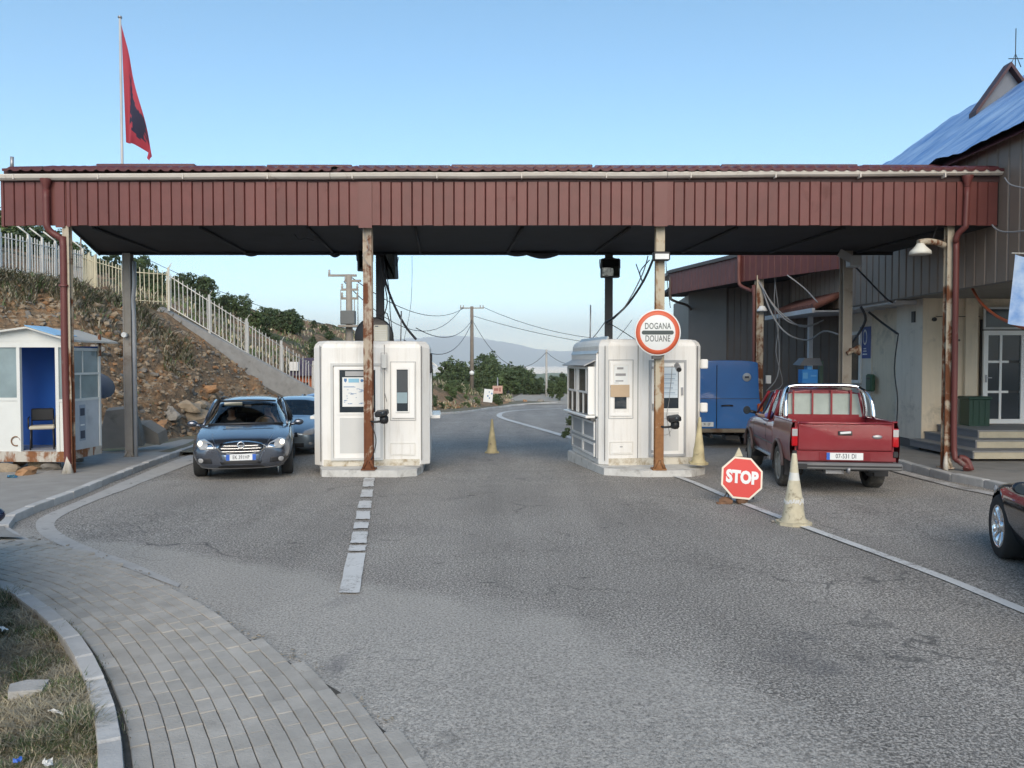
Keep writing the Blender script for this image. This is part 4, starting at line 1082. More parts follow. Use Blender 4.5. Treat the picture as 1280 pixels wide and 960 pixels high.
MB().tube([(cx2(826)+.14*math.cos(a/12*2*PI)+.09, -.04, cz(533)+.17*math.sin(a/12*2*PI)) for a in range(13)], .004, 4).build('cable_loop', M_cableg, B2)
boxo('roof_seam', -.9, .9, .005, .02, 2.37, 2.384, M_grey, B2)
# left side: sloped cap, twin sash windows with hoods, counter, panelled base
sx = -W2/2
sd_ = MB(); sd_.box(sx-.035, sx-.001, .22, 2.55, .12, .92).build('side_apron', M_grey, B2)
boxo('side_wall_panel', sx-.035, sx-.001, .22, 2.55, .97, 2.25, M_white2, B2)
b_ = MB(); b_.add([(sx-.03,.18,2.26),(sx-.03,2.58,2.26),(sx+.22,2.58,2.56),(sx+.22,.18,2.56),(sx-.05,.18,2.24),(sx-.05,2.58,2.24),(sx+.2,2.58,2.60),(sx+.2,.18,2.60)], [[0,1,2,3],[4,5,6,7],[0,1,5,4],[1,2,6,5],[2,3,7,6],[3,0,4,7]]); b_.build('sloped_cap', pm('cap_metal', (.42,.46,.48), .4, metal=.2), B2)
for i, y0 in enumerate((.36, 1.42)):
    y1 = y0+.98
    wf = MB(); wf.box(sx-.17, sx-.036, y0, y0+.05, 1.0, 1.98).box(sx-.17, sx-.036, y1-.05, y1, 1.0, 1.98).box(sx-.17, sx-.036, y0+.05, y1-.05, 1.93, 1.98)
    f_ = wf.build('window_frame', M_white2, B2)
    MB().box(sx-.150, sx-.13, y0+.05, y1-.05, 1.0, 1.93).build('pane', M_pane, f_)
    MB().box(sx-.168, sx-.151, y0+.06, y1-.06, 1.43, 1.47).box(sx-.168, sx-.151, (y0+y1)/2-.02, (y0+y1)/2+.02, 1.0, 1.43).box(sx-.168,sx-.151,y0+.20,y0+.25,1.47,1.93).build('glazing_bar', M_white2, f_)
    h_ = MB(); h_.add([(sx-.03,y0-.06,2.10),(sx-.27,y0-.06,1.99),(sx-.27,y1+.04,1.99),(sx-.03,y1+.04,2.10),(sx-.03,y0-.06,2.13),(sx-.28,y0-.06,2.01),(sx-.28,y1+.04,2.01),(sx-.03,y1+.04,2.13)], [[3,2,1,0],[4,5,6,7],[0,1,5,4],[1,2,6,5],[2,3,7,6],[3,0,4,7]]); h_.build('hood', M_grey, B2)
    fr = MB()
    for (a, b2_, c_, d_) in ((y0-.05, y1, .48, .86), (y0-.05, y1, .14, .42)):
        fr.box(sx-.06, sx-.036, a, b2_, c_, c_+.045).box(sx-.06, sx-.036, a, b2_, d_-.045, d_).box(sx-.06, sx-.036, a, a+.045, c_+.045, d_-.045).box(sx-.06, sx-.036, b2_-.045, b2_, c_+.045, d_-.045)
    fr.build('apron_moulding', M_white2 if i == 0 else M_lgrey, B2)
b_ = MB(); b_.box(sx-.24, sx-.036, .28, 2.48, .93, .985, bev=.012); b_.build('counter', M_white2, B2)
b_ = MB(); b_.box(sx-.13, sx-.036, .28, 2.48, .88, .925); b_.build('counter_trim', M_groove, B2)
# islands
def island(name, pts, z1):
    b = MB(); b.prism(pts, -.35, z1); o = b.build(name, M_island); tag(o, kind='structure'); return o
island('traffic_island', [(-3.80,15.45),(-3.66,15.02),(-2.2,14.96),(-1.85,15.2),(-1.80,15.8),(-2.0,18.2),(-4.05,18.4)], .10)
island('traffic_island', [(1.72,15.65),(1.80,15.28),(2.5,14.95),(3.45,15.0),(3.82,15.45),(3.6,18.7),(1.36,18.45),(1.30,18.25)], .10)
# things on the booths and posts
t = thing('dish_antenna', 'round black disc aerial standing on the left booth roof behind the rusty post', 'antenna', (-2.97, 16.9, 2.52))
MB().lathe([(.0,-.03),(.39,-.03),(.42,0),(.42,.03),(.37,.04),(.0,.02)], 36, (0,0,.20), 'Y').build('disc', M_blk, t); boxo('bracket', -.05, .05, .03, .1, -.02, .3, M_blk, t)
t = thing('air_conditioner', 'beige air conditioner box on the left booth roof in front of the black disc', 'air conditioner', (-2.74, 16.5, 2.58))
MB().box(-.145, .145, -.12, .12, .0, .37, bev=.015).build('casing', pm('ac_beige', (.48,.47,.40), .5), t); boxo('label_plate', -.12, -.05, -.125, -.1205, .33, .35, M_ink, t)
for k in range(6): boxo('grille_slat', -.12, .12, -.126, -.1205, .05+k*.04, .062+k*.04, M_lgrey, t)
tag(MB().tube([(-2.47, 17.4, 2.5), (-2.45, 17.4, 3.3)], .014, 6).build('whip_antenna', M_steel), 'thin whip aerial rising from the rear right of the left booth roof', 'antenna')
tag(MB().tube([(1.75, 17.6, 2.5), (1.76, 17.6, 3.45)], .014, 6).tube([(1.9,17.5,2.6),(1.86,17.5,2.75),(2.0,17.5,2.66)], .01, 5).build('whip_antenna', M_steel), 'thin whip aerial on the left end of the right booth roof', 'antenna')
def floodlight(name, x, y, z, rz, label, w_=.34, h=.42, tilt=.35, m=M_blk):
    t = thing(name, label, 'floodlight', (x, y, z), rz)
    Mx = Matrix.Rotation(tilt, 4, 'X')
    MB().box(-w_/2, w_/2, -.10, .10, -h/2, h/2, M=Mx, bev=.02).build('housing', m, t)
    MB().box(-w_/2+.03, w_/2-.03, -.112, -.102, -h/2+.03, h/2-.03, M=Mx).build('glass', M_glass, t)
    MB().tube([(-w_/2-.01,0,0),(-w_/2-.02,.06,.2),(0,.12,.28),(w_/2+.02,.06,.2),(w_/2+.01,0,0)], .012, 6).build('bracket', M_blk, t)
    return t
floodlight('floodlight', -3.36, 18.0, 4.48, .3, 'black floodlight left of the rusty post under the canopy', .34, .46, -.1)
floodlight('floodlight', -2.82, 18.35, 4.40, -.3, 'black floodlight right of the rusty post behind the cables', .28, .60, .1)
floodlight('floodlight', 2.28, 18.3, 4.35, 0, 'black floodlight box high on the dark rear post above the right booth', .44, .44, 0)
def postcam(x, y, z, label):
    t = thing('surveillance_camera', label, 'camera', (x, y, z))
    MB().tube([(-.28,.06,-.02),(-.20,.0,-.03),(-.02,0,-.02)], .022, 8).build('arm', M_blk, t)
    MB().lathe([(.0,-.07),(.06,-.06),(.085,-.02),(.085,.06),(.06,.10),(0,.11)], 16, (0,0,0)).build('ball', M_blk, t)
    MB().box(-.13, .11, -.16, .08, .10, .20, M=Matrix.Rotation(.12, 4, 'X') @ Matrix.Rotation(-.15, 4, 'Y'), bev=.02).build('head', M_blk, t)
    MB().lathe([(.0,-.012),(.035,-.012),(.04,.0)], 12, (0,-.17,.145), 'Y').build('lens', M_pane, t)
postcam(-2.45, 14.98, 1.06, 'black surveillance camera on an arm low on the rusty post before the left booth')
postcam(3.12, 14.98, .96, 'black surveillance camera on an arm low on the post before the right booth')
t = thing('post_lamp', 'black boxed lamp clamped high on the post above the round customs sign', 'lamp', (2.82, 14.93, 4.17))
MB().box(-.16, .16, -.12, .04, -.08, .09, bev=.02).build('housing', M_blk, t); MB().box(-.13, .13, -.14, -.121, -.06, .04).build('glass', pm('lamp_white_glass', (.70,.72,.72), .2), t)
t = thing('bullet_camera', 'small grey bullet camera under the lower right rim of the round customs sign', 'camera', (3.25, 15.3, 2.05))
MB().tube([(0,.15,.06),(-.02,-.12,-.02)], .055, 12).build('body', M_steel, t); MB().tube([(-.02,-.13,-.022),(-.021,-.14,-.024)], .045, 12).build('lens', M_blk, t)
# round customs sign
t = thing('customs_sign', 'round white and red customs sign reading DOGANA DOUANE on the post before the right booth', 'sign', (2.76, 14.87, 2.735), 0)
MB().lathe([(0,.0),(.433,.0),(.440,.006),(.440,.018),(.43,.022),(0,.022)], 48, (0,0,0), 'Y').build('disc', M_paper, t)
ring_ = MB(); ring_.lathe([(.335,-.004),(.335,-.001),(.416,-.001),(.416,-.004),(.335,-.004)], 48, (0,0,0), 'Y'); ring_.build('red_ring', pm('sign_orange_red', (.62,.12,.055), .5, var=.06), t)
M_signblk = flat('sign_dark', (.05,.07,.07), .5)
bar = MB(); bp = [(.30*sx_ + .038*math.cos(a)*1, .038*math.sin(a)) for sx_, aa in ((1, (-PI/2, PI/2)), (-1, (PI/2, 3*PI/2))) for a in [aa[0]+(aa[1]-aa[0])*k/6 for k in range(7)]]
bp = [(x_*.9, z_*1.0) for x_, z_ in bp]
bar.prism(bp, .001, .004, M=XZ); bar.build('dark_bar', M_signblk, t)
M_signtxt = flat('sign_lettering', (.14,.16,.16), .5)
text('lettering', 'DOGANA', .165, M_signtxt, t, (0, -.003, .118), sx=.66, sp=1.06, bold=.002); text('lettering', 'DOUANE', .165, M_signtxt, t, (0, -.003, -.118), sx=.66, sp=1.06, bold=.002)
boxo('clamp', -.09, .09, .022, .15, -.50, -.44, M_groove, t); boxo('clamp', -.09, .09, .022, .15, .2, .24, M_steel, t)
tag(MB().tube(smooth_path([(-2.83,14.95,4.70),(-2.72,14.95,4.35),(-2.84,14.96,4.2),(-2.70,14.97,4.0)],4), .006, 5).build('loose_wire', M_cableg), 'thin loose wire wound round the top of the rusty post', 'cable')
tag(MB().tube(smooth_path([(-2.70,15.0,1.0),(-2.60,14.95,.7),(-2.66,14.98,.4),(-2.74,15.0,.25)],4), .01, 5).build('camera_cable', M_cable), 'black cable hanging from the camera down the rusty post', 'cable')
# ================================================================== CUSTOMS BUILDING (right)
bld = thing('customs_building', 'brown clad customs building with blue tarpaulin on its roof along the right lane', 'building', (9.2, 19, 0))
PH = .34
pv = MB(); pv.v = [(0,0,0),(.02,-.03,0),(PH-.05,-.03,0),(PH-.03,-.004,0),(PH,0,0),(0,0,1),(.02,-.03,1),(PH-.05,-.03,1),(PH-.03,-.004,1),(PH,0,1),(0,.03,0),(PH,.03,0),(0,.03,1),(PH,.03,1)]
pv.f = [[0,1,6,5],[1,2,7,6],[2,3,8,7],[3,4,9,8],[10,12,13,11]]; pv.m = [0]*5; pv.sm = [False]*5
clad_me = pv.mesh('cladding_panel', M_brown); clad2_me = pv.mesh('cladding_panel_shaded', M_brown2)
def clad_wall(parent, a, b, z0, z1, me, name='cladding_panel'):
    """panels along a-b (world xy relative to the parent), outward face to the right of travel b->a"""
    a = Vector((*a, 0)); b = Vector((*b, 0)); d = b-a; L = d.length; n_ = max(1, round(L/PH)); ang = math.atan2(d.y, d.x)
    for i in range(n_):
        p = a + d*(i/n_); zz0 = z0 if not callable(z0) else z0((i+.5)/n_); zz1 = z1 if not callable(z1) else z1((i+.5)/n_)
        inst(name, me, parent, (p.x, p.y, zz0), (0, 0, ang), (L/n_/PH, 1, zz1-zz0))
# travel towards the camera so the ribbed face looks at the road
clad_wall(bld, (0, 12.2), (0, -7.5), 3.68, 6.3, clad_me)
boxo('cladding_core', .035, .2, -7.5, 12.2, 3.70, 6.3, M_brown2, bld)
boxo('cladding_sill', -.02, .03, -7.5, 12.2, 3.655, 3.69, M_brown2, bld)
boxo('underside', .0, 6, -7.5, 12.2, 3.71, 3.75, pm('underside_paint', (.20,.19,.17), .8), bld)
# tarpaulin roof
x = NT('blue_tarpaulin')
mp = x.n('ShaderNodeMapping'); x.l(x.pos(), mp.inputs[0]); mp.inputs['Scale'].default_value = (.5, 2.2, .5); mp.inputs['Rotation'].default_value = (0, 0, .35)
f = x.noise(1.0, 5, .6, vec=mp.outputs[0])
x.base(x.mix(x.ramp(f, [(.35, 0), (.65, 1)]), (.08,.21,.50), (.30,.46,.70))); x.rough(.45); x.bump(x.noise(3, 5), .5, .03); M_tarp = x.m
def roofz(X): return 6.30+(X+.25)*.70
b_ = MB(); NX, NY = 60, 130
for j in range(NY+1):
    for i in range(NX+1):
        X = -.25+5.7*i/NX; yfar = 13.0-(X+.25)*1.62; Y = -7.8+(yfar+7.8)*j/NY
        wr = .10*abs(noise.noise(Vector((X*.5+Y*.6, Y*1.5-X*.5, 0))))+.10*noise.noise(Vector((X*.35, Y*.5, 7)))+.05*abs(noise.noise(Vector((X*1.2+Y*1.5, Y*3-X, 1))))
        drop = -.12*abs(noise.noise(Vector((0, Y*1.1, 2)))) if i == 0 else 0
        b_.v.append((X-(0.03 if i == 0 else 0), Y, roofz(X)+wr+drop+.05))
for j in range(NY):
    for i in range(NX): k = j*(NX+1)+i; b_.f.append([k,k+1,k+NX+2,k+NX+1]); b_.m.append(0); b_.sm.append(True)
b_.build('tarpaulin', M_tarp, bld)
b_ = MB(); b_.add([(-.25,-7.8,6.22),(-.25,13,6.22),(5.45,3.76,10.22),(5.45,-7.8,10.22),(11,-7.8,6.2),(11,13,6.2)], [[0,1,2,3],[3,2,5,4],[1,5,2]]); b_.build('roof', M_redroof, bld)
# dormer gable: red verge, grey infill
dm = MB()
def gable(b, y0, y1, xl, xa, xr, zl, za, th): 
    b.add([(xl,y0,zl),(xa,y0,za),(xa,y1,za),(xl,y1,zl),(xl,y0,zl-th),(xa,y0,za-th),(xa,y1,za-th),(xl,y1,zl-th)], [[0,1,2,3],[7,6,5,4],[0,4,5,1],[2,6,7,3],[0,3,7,4]])
    b.add([(xa,y0,za),(xr,y0,zl),(xr,y1,zl),(xa,y1,za),(xa,y0,za-th),(xr,y0,zl-th),(xr,y1,zl-th),(xa,y1,za-th)], [[0,1,2,3],[7,6,5,4],[0,4,5,1],[2,6,7,3],[1,5,6,2]])
gable(dm, 1.72, 2.05, 2.95, 3.85, 4.8, 8.75, 10.02, .12); dm.build('dormer_roof', pm('dormer_brown', (.055,.022,.028), .5), bld)
b_ = MB(); b_.prism([(3.05,8.3),(3.05,8.78),(3.85,9.9),(4.7,8.78),(4.7,8.3)], -2.0, -1.9, M=XZ); b_.build('dormer_gable', pm('gable_grey', (.16,.18,.21), .7), bld)
MB().tube([(4.0,1.8,9.9),(4.0,1.8,10.9)], .012, 5).tube([(3.82,1.8,10.12),(4.2,1.8,10.12)], .012, 5).tube([(3.86,1.8,9.9),(4.0,1.8,10.25),(4.15,1.8,9.9)], .012, 5).build('roof_aerial', M_blk, bld)
# lower walls
boxo('wall', .74, 1.05, .02, 1.30, -.1, 3.71, M_plasterw, bld)                       # end pier towards the lane
boxo('wall', .90, 1.05, 1.302, 3.0, -.2, 3.71, M_plaster, bld)
boxo('wall', .87, 1.05, 3.002, 5.6, -.3, 3.71, M_plasterw, bld)
boxo('wall', 1.052, 2.05, .05, .25, .1, 3.71, M_plaster, bld)
boxo('wall', .742, 1.051, -.001, .018, .1, 3.71, M_plaster, bld)
boxo('wall', 2.052, 6.0, .12, .3, .1, 3.71, M_plaster, bld)
boxo('pilaster', 1.75, 2.04, -.06, .048, .66, 3.71, M_plaster, bld)
boxo('plinth', .70, .739, .0, 5.5, -.3, .26, M_groove, bld)
# entrance door, white frame, six panes
dx0, dx1, dz0, dz1 = 2.20, 3.22, .68, 2.93
dr = frame('door', dx0, dx1, dz0, dz1, .11, .02, .06, M_white2, bld)
dr2 = MB()
for z_ in (1.42, 2.15): dr2.box(dx0+.11, dx0+.62, -.025, .01, z_, z_+.055)
dr2.box(dx0+.40, dx0+.455, -.024, .011, dz0+.11, dz1-.11).build('glazing_bar', M_white2, dr)
for (a, b2_, c_, d_) in ((dx0+.11, dx0+.40, dz0+.11, 1.42),(dx0+.455,dx1-.11,dz0+.11,1.42),(dx0+.11,dx0+.40,1.475,2.15),(dx0+.455,dx1-.11,1.475,2.15),(dx0+.11,dx0+.40,2.205,dz1-.11),(dx0+.455,dx1-.11,2.205,dz1-.11)):
    boxo('pane', a, b2_, .0, .012, c_, d_, M_pane, dr)
boxo('door_handle', dx0+.06, dx0+.18, -.09, -.07, 1.78, 1.80, M_steel, dr); boxo('door_plate', dx0+.04, dx0+.08, -.065, -.041, 1.68, 1.86, M_steel, dr)
boxo('door_reveal', dx0-.02, dx1+.02, .03, .11, dz0, 3.2, M_blk, bld)
tr_ = frame('transom_window', dx0+.0, dx1, 2.96, 3.5, .05, .02, .04, M_lgrey, bld); boxo('pane', dx0+.05, dx1-.05, .0, .01, 3.01, 3.45, M_pane, tr_)
MB().tube([(1.2,-.02,2.95),(1.22,-.02,2.95)], .02, 5).tube([(1.05,-.02,3.27),(2.1,-.03,3.27)], .01, 5).build('wall_cable', M_cable, bld)
for xx, zz in ((1.55,3.0),(1.45,2.75),(1.65,2.7),(1.8,3.05)): MB().lathe([(0,0),(.03,0),(.03,.01)], 8, (xx,.045,zz), 'Y').build('wall_stain', M_groove, bld)
boxo('wall_lamp', .71, .74, .35, .5, 3.15, 3.42, M_blk, bld); MB().tube([(1.0,-.01,3.2),(1.0,-.06,3.2)], .05, 10).build('wall_sounder', M_blk, bld)
# porch: three steps with stone treads
M_tread = pm('step_tread', (.22,.22,.22), .6, var=.12); M_riser = pm('step_riser_stone', (.47,.42,.31), .7, var=.12, vs=4, dirt=(.3,.27,.2), dirt_amt=.6)
M_riserd = pm('step_side_shaded', (.20,.20,.21), .8, var=.1)  # step sides: shade on the left risers put into the colour
for i, (xl, yf) in enumerate(((.45,-2.62),(.80,-2.12),(1.12,-1.66))):
    z0, z1 = .14+.175*i, .14+.175*(i+1)
    st = boxo('step', xl+.02, 6, yf+.02, .0 if i == 2 else .0, z0, z1-.035, M_riserd, bld)
    boxo('tread', xl, 6, yf, .001, z1-.034, z1, M_tread, st)
    for k in range(5): boxo('riser_slab', xl+.05+k*1.05, xl+.05+k*1.05+1.04, yf+.012, yf+.0195, z0+.004, z1-.036, M_riser, st)
boxo('landing', .78, 1.115, -.6, .0, .1, .30, M_riserd, bld)
# annex window, sign, eaves with tiles
wn = frame('window', 0, 1.0, 0, 1.5, .09, 0, .06, M_white2, bld); wn.location = (.86, 4.55, 1.55); wn.rotation_euler = (0,0,-PI/2)
boxo('pane', .09, .91, -.03, -.02, .09, 1.41, M_pane, wn)
ps_ = boxo('information_panel', -.012, 0, 0, .68, 0, .90, pm('sign_blue', (.02,.06,.26), .4), bld); ps_.location = (.868, 3.02, 2.27)
MB().lathe([(.10,0),(.13,0),(.13,.004),(.10,.004),(.10,0)], 20, (-.017,.34,.60), 'X', M=Matrix.Translation((0,0,-.42)) @ Matrix.Diagonal((1,1,1.7,1))).build('emblem', M_paper, ps_)
MB().box(-.016,-.0125,.26,.42,.26,.29).box(-.016,-.0125,.24,.44,.19,.22).box(-.016,-.0125,.2,.48,.10,.135).build('print_lines', M_paper, ps_)
b_ = MB(); b_.box(.06,.10,.0,6.2,3.60,3.74).build('eaves_board', M_wood, bld)
b_ = MB()
for i in range(9): b_.box(.1, .9, .3+i*.65, .4+i*.65, 3.58, 3.68)
b_.build('rafter', M_wood, bld)
tl = MB(); b_ = tl
for i in range(17):
    y0 = 3.1+i*.2
    b_.tube([(-.75, y0, 3.72), (.0, y0, 4.05)], .10, 6)
b_.build('annex_tiles', pm('old_tiles', (.22,.09,.065), .85, var=.25, vs=5), bld)
boxo('annex_eaves', -.80, -.72, 3.0, 7.1, 3.55, 3.68, M_wood, bld); boxo('annex_ceiling', -.74, .86, 3.0, 7.1, 3.58, 3.61, M_wood, bld)
boxo('corner_post', -.02, .10, 5.25, 5.40, -.3, 3.58, M_wood, bld)

# rear hall with its own red canopy
hall = thing('rear_hall', 'brown clad hall in canopy shade with a sloping red fascia behind the right booth', 'building', (7.0, 31, 0))
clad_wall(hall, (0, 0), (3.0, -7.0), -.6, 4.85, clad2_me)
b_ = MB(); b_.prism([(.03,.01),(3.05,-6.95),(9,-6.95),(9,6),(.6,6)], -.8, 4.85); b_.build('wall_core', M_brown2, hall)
pl_ = MB(); ang = math.atan2(-7, 3); b_ = pl_; b_.box(.02, 2.35, -.06, -.035, 1.55, 4.9); o = b_.build('cover_sheet', pm('cover_sheet_grey', (.15,.135,.12), .6, var=.08), hall); o.rotation_euler = (0,0,ang)
FA, FB, FC, FD = (-1.0,-1.0), (.27,-5.8), (1.95,-9.4), (2.9,-11.6)
def fasc(a, b2_, z0a, z0b, h):
    a = Vector((*a,0)); b2_ = Vector((*b2_,0)); d = b2_-a; n_ = round(d.length/.26); ang = math.atan2(d.y, d.x)
    for i in range(n_):
        p = a+d*(i/n_); z = z0a+(z0b-z0a)*(i/n_)
        inst('fascia_panel', panel_me, hall, (p.x, p.y, z), (0,0,ang), (d.length/n_/PW, 1, h))
    t_ = d.normalized(); nn = Vector((t_.y, -t_.x, 0))
    M_ = Matrix.Translation(a) @ Matrix.Rotation(ang, 4, 'Z')
    MB().box(0, d.length, .031, .06, z0a+.01, z0a+h, M=M_).build('backing_board', M_dark, hall)
    MB().box(-.03, d.length+.03, -.10, .03, z0a+h, z0a+h+.10, M=M_).build('gutter', M_groove, hall)
fasc(FA, FB, 4.72, 4.72, .80); fasc(FB, FC, 4.72, 4.72, 1.0); fasc(FC, FD, 4.72, 4.72, 1.0)
b_ = MB(); b_.prism([FA, (.25,-5.7), (1.95,-9.3), (2.25,-9.5),(2.25,2),(-.8,2)], 4.88, 5.0); b_.build('soffit', M_dark, hall)
b_ = MB(); b_.prism([FA, FB, FC, (2.6,-9.4),(2.6,2),(-.8,2)], 5.55, 5.66); b_.build('roof', M_redroof, hall)
MB().box(.03,.12,-.03,.0,4.72,5.7, M=Matrix.Translation((FB[0],FB[1],0)) @ Matrix.Rotation(math.atan2(-3.6,1.68),4,'Z')).build('joint_cover', M_redtrim, hall)
ibeam('post', .70, -6.5, -.35, 4.85, .22, M_post, parent=hall)
pipe([(.22,-5.95,5.55),(.22,-5.95,4.75),(.30,-6.05,4.55),(.52,-6.35,4.38),(.56,-6.45,4.2),(.56,-6.45,.0)], .055, pm('pipe_brownred', (.14,.05,.04), .5), 'downpipe', hall)
pipe([(-.98,-1.1,5.4),(-.98,-1.1,4.68),(-.85,-1.0,4.5),(-.2,-.5,4.35),(.02,-.15,4.2)], .05, M_brown2, 'downpipe', hall)
t = thing('hall_lamp', 'white domed lamp on the cream post beside the rear hall', 'lamp', (7.75, 24.35, 3.75)); MB().lathe([(.0,.16),(.08,.14),(.17,.0),(.15,-.02),(0,-.02)], 16).build('shade', M_paper, t); boxo('bracket', -.03,.03,.0,.15,.1,.14, M_steel, t)
tag(boxo('junction_box', 7.85, 8.0, 24.20, 24.28, 1.5, 1.75, M_paper), 'small white electrical box low on the cream post by the blue van', 'electrical box')

# ================================================================== KIOSK (left)
ki = thing('guard_kiosk', 'small white metal guard kiosk with an open blue doorway by the left canopy post', 'kiosk', (-8.66, 15.25, 0), R(-2))
KZ = .43   # floor; local x runs -2.6..0 along the front, y back
b_ = MB(); b_.box(-2.7,.02,-.04,.06,KZ-.20,KZ).box(-.06,.02,.06,1.15,KZ-.17,KZ).build('base_beam', M_beam, ki)
boxo('floor', -2.6,-.065,.06,1.1,KZ-.02,KZ+.01, M_grey, ki)
M_kw = pm('kiosk_white', (.66,.68,.66), .45, var=.06, dirt=(.42,.36,.28), dirt_amt=.62, ds=4)
boxo('back_wall', -2.6,0,1.09,1.13,KZ,2.5, M_bluein, ki); boxo('left_wall', -2.6,-2.55,.05,1.09,KZ,2.5, M_bluein, ki)
KX = lambda px: (px-76)/65.0; KY = lambda y: 2.2-(y-451)/65.0
for xx in (KX(-34), KX(14), KX(64), -.001): 
    MB().box(xx-.035, xx+.03, -.02, .05, KZ, 2.46).build('frame_post', M_kw, ki)
boxo('lintel', KX(-95), .03, -.02,.05, 2.461, 2.56, M_kw, ki)
b_ = MB(); b_.prism([(KX(-95),2.561),(.03,2.561),(.03,2.60),(KX(32),2.85),(KX(-95)+.0,2.55)], -.05, .02, M=XZ); b_.build('gable', M_kw, ki)
boxo('front_panel', KX(-33), KX(12), .0,.04, KZ, 1.42, M_kw, ki); boxo('front_rail', KX(-33), KX(12), -.015,.045, 1.421,1.48, M_kw, ki)
boxo('front_window', KX(-33), KX(12), .01,.025, 1.481,2.46, M_kglass, ki)
boxo('narrow_panel', KX(66), -.03, .0,.04, KZ, 1.40, M_kw, ki); boxo('narrow_rail', KX(66), -.03, -.015,.045,1.401,1.45, M_kw, ki); boxo('narrow_window', KX(66), -.03, .01,.025,1.451,2.46, M_kglass, ki)
MB().tube([(KX(9+6*math.cos(a)), -.012, KY(553)+.09*math.sin(a)) for a in [.2+k*.42 for k in range(13)]], .012, 5).build('rusted_scrawl', pm('rust_mark', (.20,.11,.06), .9), ki)
# open door leaf swung inward
# right flank (faces the road)
def flank(name, y0, y1, z0, z1, m, x0=-.02, x1=.02, parent=ki): return boxo(name, x0, x1, y0*.7, y1*.7, z0, z1, m, parent)
flank('side_post', 1.52,1.60,KZ,2.46,M_kw,-.03,.035); flank('side_rail',.05,1.52,1.40,1.45,M_kw,-.03,.03); flank('side_rail',.05,1.52,1.92,1.965,M_kw,-.03,.03); flank('side_rail',.05,1.52,2.40,2.46,M_kw,-.03,.03)
flank('side_panel',.05,1.52,KZ,1.40, pm('kiosk_panel_grey', (.50,.53,.56), .35, dirt=(.35,.37,.40), dirt_amt=.6))
flank('side_window',.05,1.52,1.45,1.92,M_kglass,-.008,.004); flank('side_window',.05,1.52,1.965,2.40,M_kglass,-.008,.004)
flank('sash_bar',.60,.64,1.45,1.92,M_kw,-.015,.015); flank('sash_bar',.72,.76,1.965,2.40,M_kw,-.015,.015)
flank('notice',.25,.55,1.98,2.36,M_paper,-.016,-.010); flank('notice',.9,1.25,1.99,2.34,flat('paper_grey',(.45,.5,.52)),-.016,-.010); flank('notice',1.0,1.3,1.50,1.86,M_paper,-.016,-.010)
nt_ = flank('notice',.50,.80,.60,1.32,M_paperb if False else flat('poster_bluegrey',(.30,.35,.42)),.021,.026); flank('print_block',.54,.76,1.10,1.25,M_ink,.0265,.028,nt_); flank('print_block',.54,.76,.64,.80,M_ink,.0265,.028,nt_); flank('print_block',.55,.75,.9,.93,M_paper,.0265,.028,nt_)
boxo('ledge', -.5,-.03,.6,1.05,KZ+.75,KZ+.79, M_grey, ki)
# roof: two slopes
rz_ = 2.86; ax = KX(32)
for sgn, xe, ze in ((1, .20, 2.60), (-1, KX(-110), 2.56)):
    b_ = MB(); b_.add([(ax,-.18,rz_),(xe,-.18,ze),(xe,1.5,ze),(ax,1.5,rz_),(ax,-.18,rz_-.035),(xe,-.18,ze-.035),(xe,1.5,ze-.035),(ax,1.5,rz_-.035)], [[0,1,2,3],[7,6,5,4],[0,4,5,1],[1,5,6,2],[2,6,7,3],[3,7,4,0]]); b_.build('roof_slope', pm('kiosk_roof_sheet', (.56,.56,.53), .7, dirt=(.4,.38,.34), dirt_amt=.6), ki)
MB().box(ax-.02,ax+.62,-.2,.5,0,.012, M=Matrix.Translation((0,0,rz_+.01)) @ Matrix.Translation((ax,0,0)) @ Matrix.Rotation(.30,4,'Y') @ Matrix.Translation((-ax,0,0))).build('roof_foil', pm('light_blue_foil', (.25,.5,.8), .3), ki)
boxo('roof_strut', .05,.10,1.0,1.05,2.3,2.75, M_post, ki)
t = thing('desk_chair', 'old office chair with a beige seat and black legs inside the kiosk doorway', 'chair', (-9.40, 15.66, KZ+.01), .5)
MB().box(-.22,.22,-.21,.21,.40,.47,bev=.02).build('seat', pm('beige_seat', (.52,.48,.38), .8), t)
MB().box(-.20,.20,.20,.25,.55,.80,bev=.02).build('backrest', M_blk, t); 
for sx_ in (-.2,.2):
    MB().tube([(sx_,-.2,0),(sx_*.95,-.18,.4)], .014, 6).build('leg', M_blk, t); MB().tube([(sx_,.24,0),(sx_*.95,.19,.42),(sx_*.9,.24,.7)], .014, 6).build('leg', M_blk, t)
    MB().tube([(sx_*1.15,-.15,.42),(sx_*1.15,-.15,.62),(sx_*1.15,.2,.64)], .014, 6).build('armrest', M_blk, t)
# stones under the kiosk, edge strip, slabs
for i, (px, y, s) in enumerate(((10,592,.17),(32,596,.15),(48,588,.16),(64,590,.14),(98,582,.13),(-12,590,.2),(26,585,.13))):
    p = G(px, y, .05); o = inst('stone', rk[(i*2) % 5], None, (p.x, p.y, .12), (0,0,i*1.3), (s*1.5, s, s*.9)); tag(o, 'rough stone propping the rusty base beam of the kiosk', 'stone', 'stones under the kiosk')
tag(MB().tube([G(10,612,.04), G(60,592,.05), G(76,587,.06)], .05, 6).build('edging_strip', M_kerb), 'thin concrete edging strip between kiosk rubble and footway', 'edging')
p = G(17, 600, .05); tag(MB().tube([(p.x-.1,p.y,.11),(p.x+.02,p.y,.11),(p.x+.07,p.y,.11)], [.035,.035,.012], 10).build('plastic_bottle', glassmat('bottle_plastic', (.4,.75,.9), .8)), 'crushed pale blue plastic bottle in the rubble below the kiosk', 'bottle')
M_slab = pm('grey_slab', (.24,.225,.20), .9, var=.15, bump=.5, bs=20, dirt=(.15,.14,.12), dirt_amt=.55)
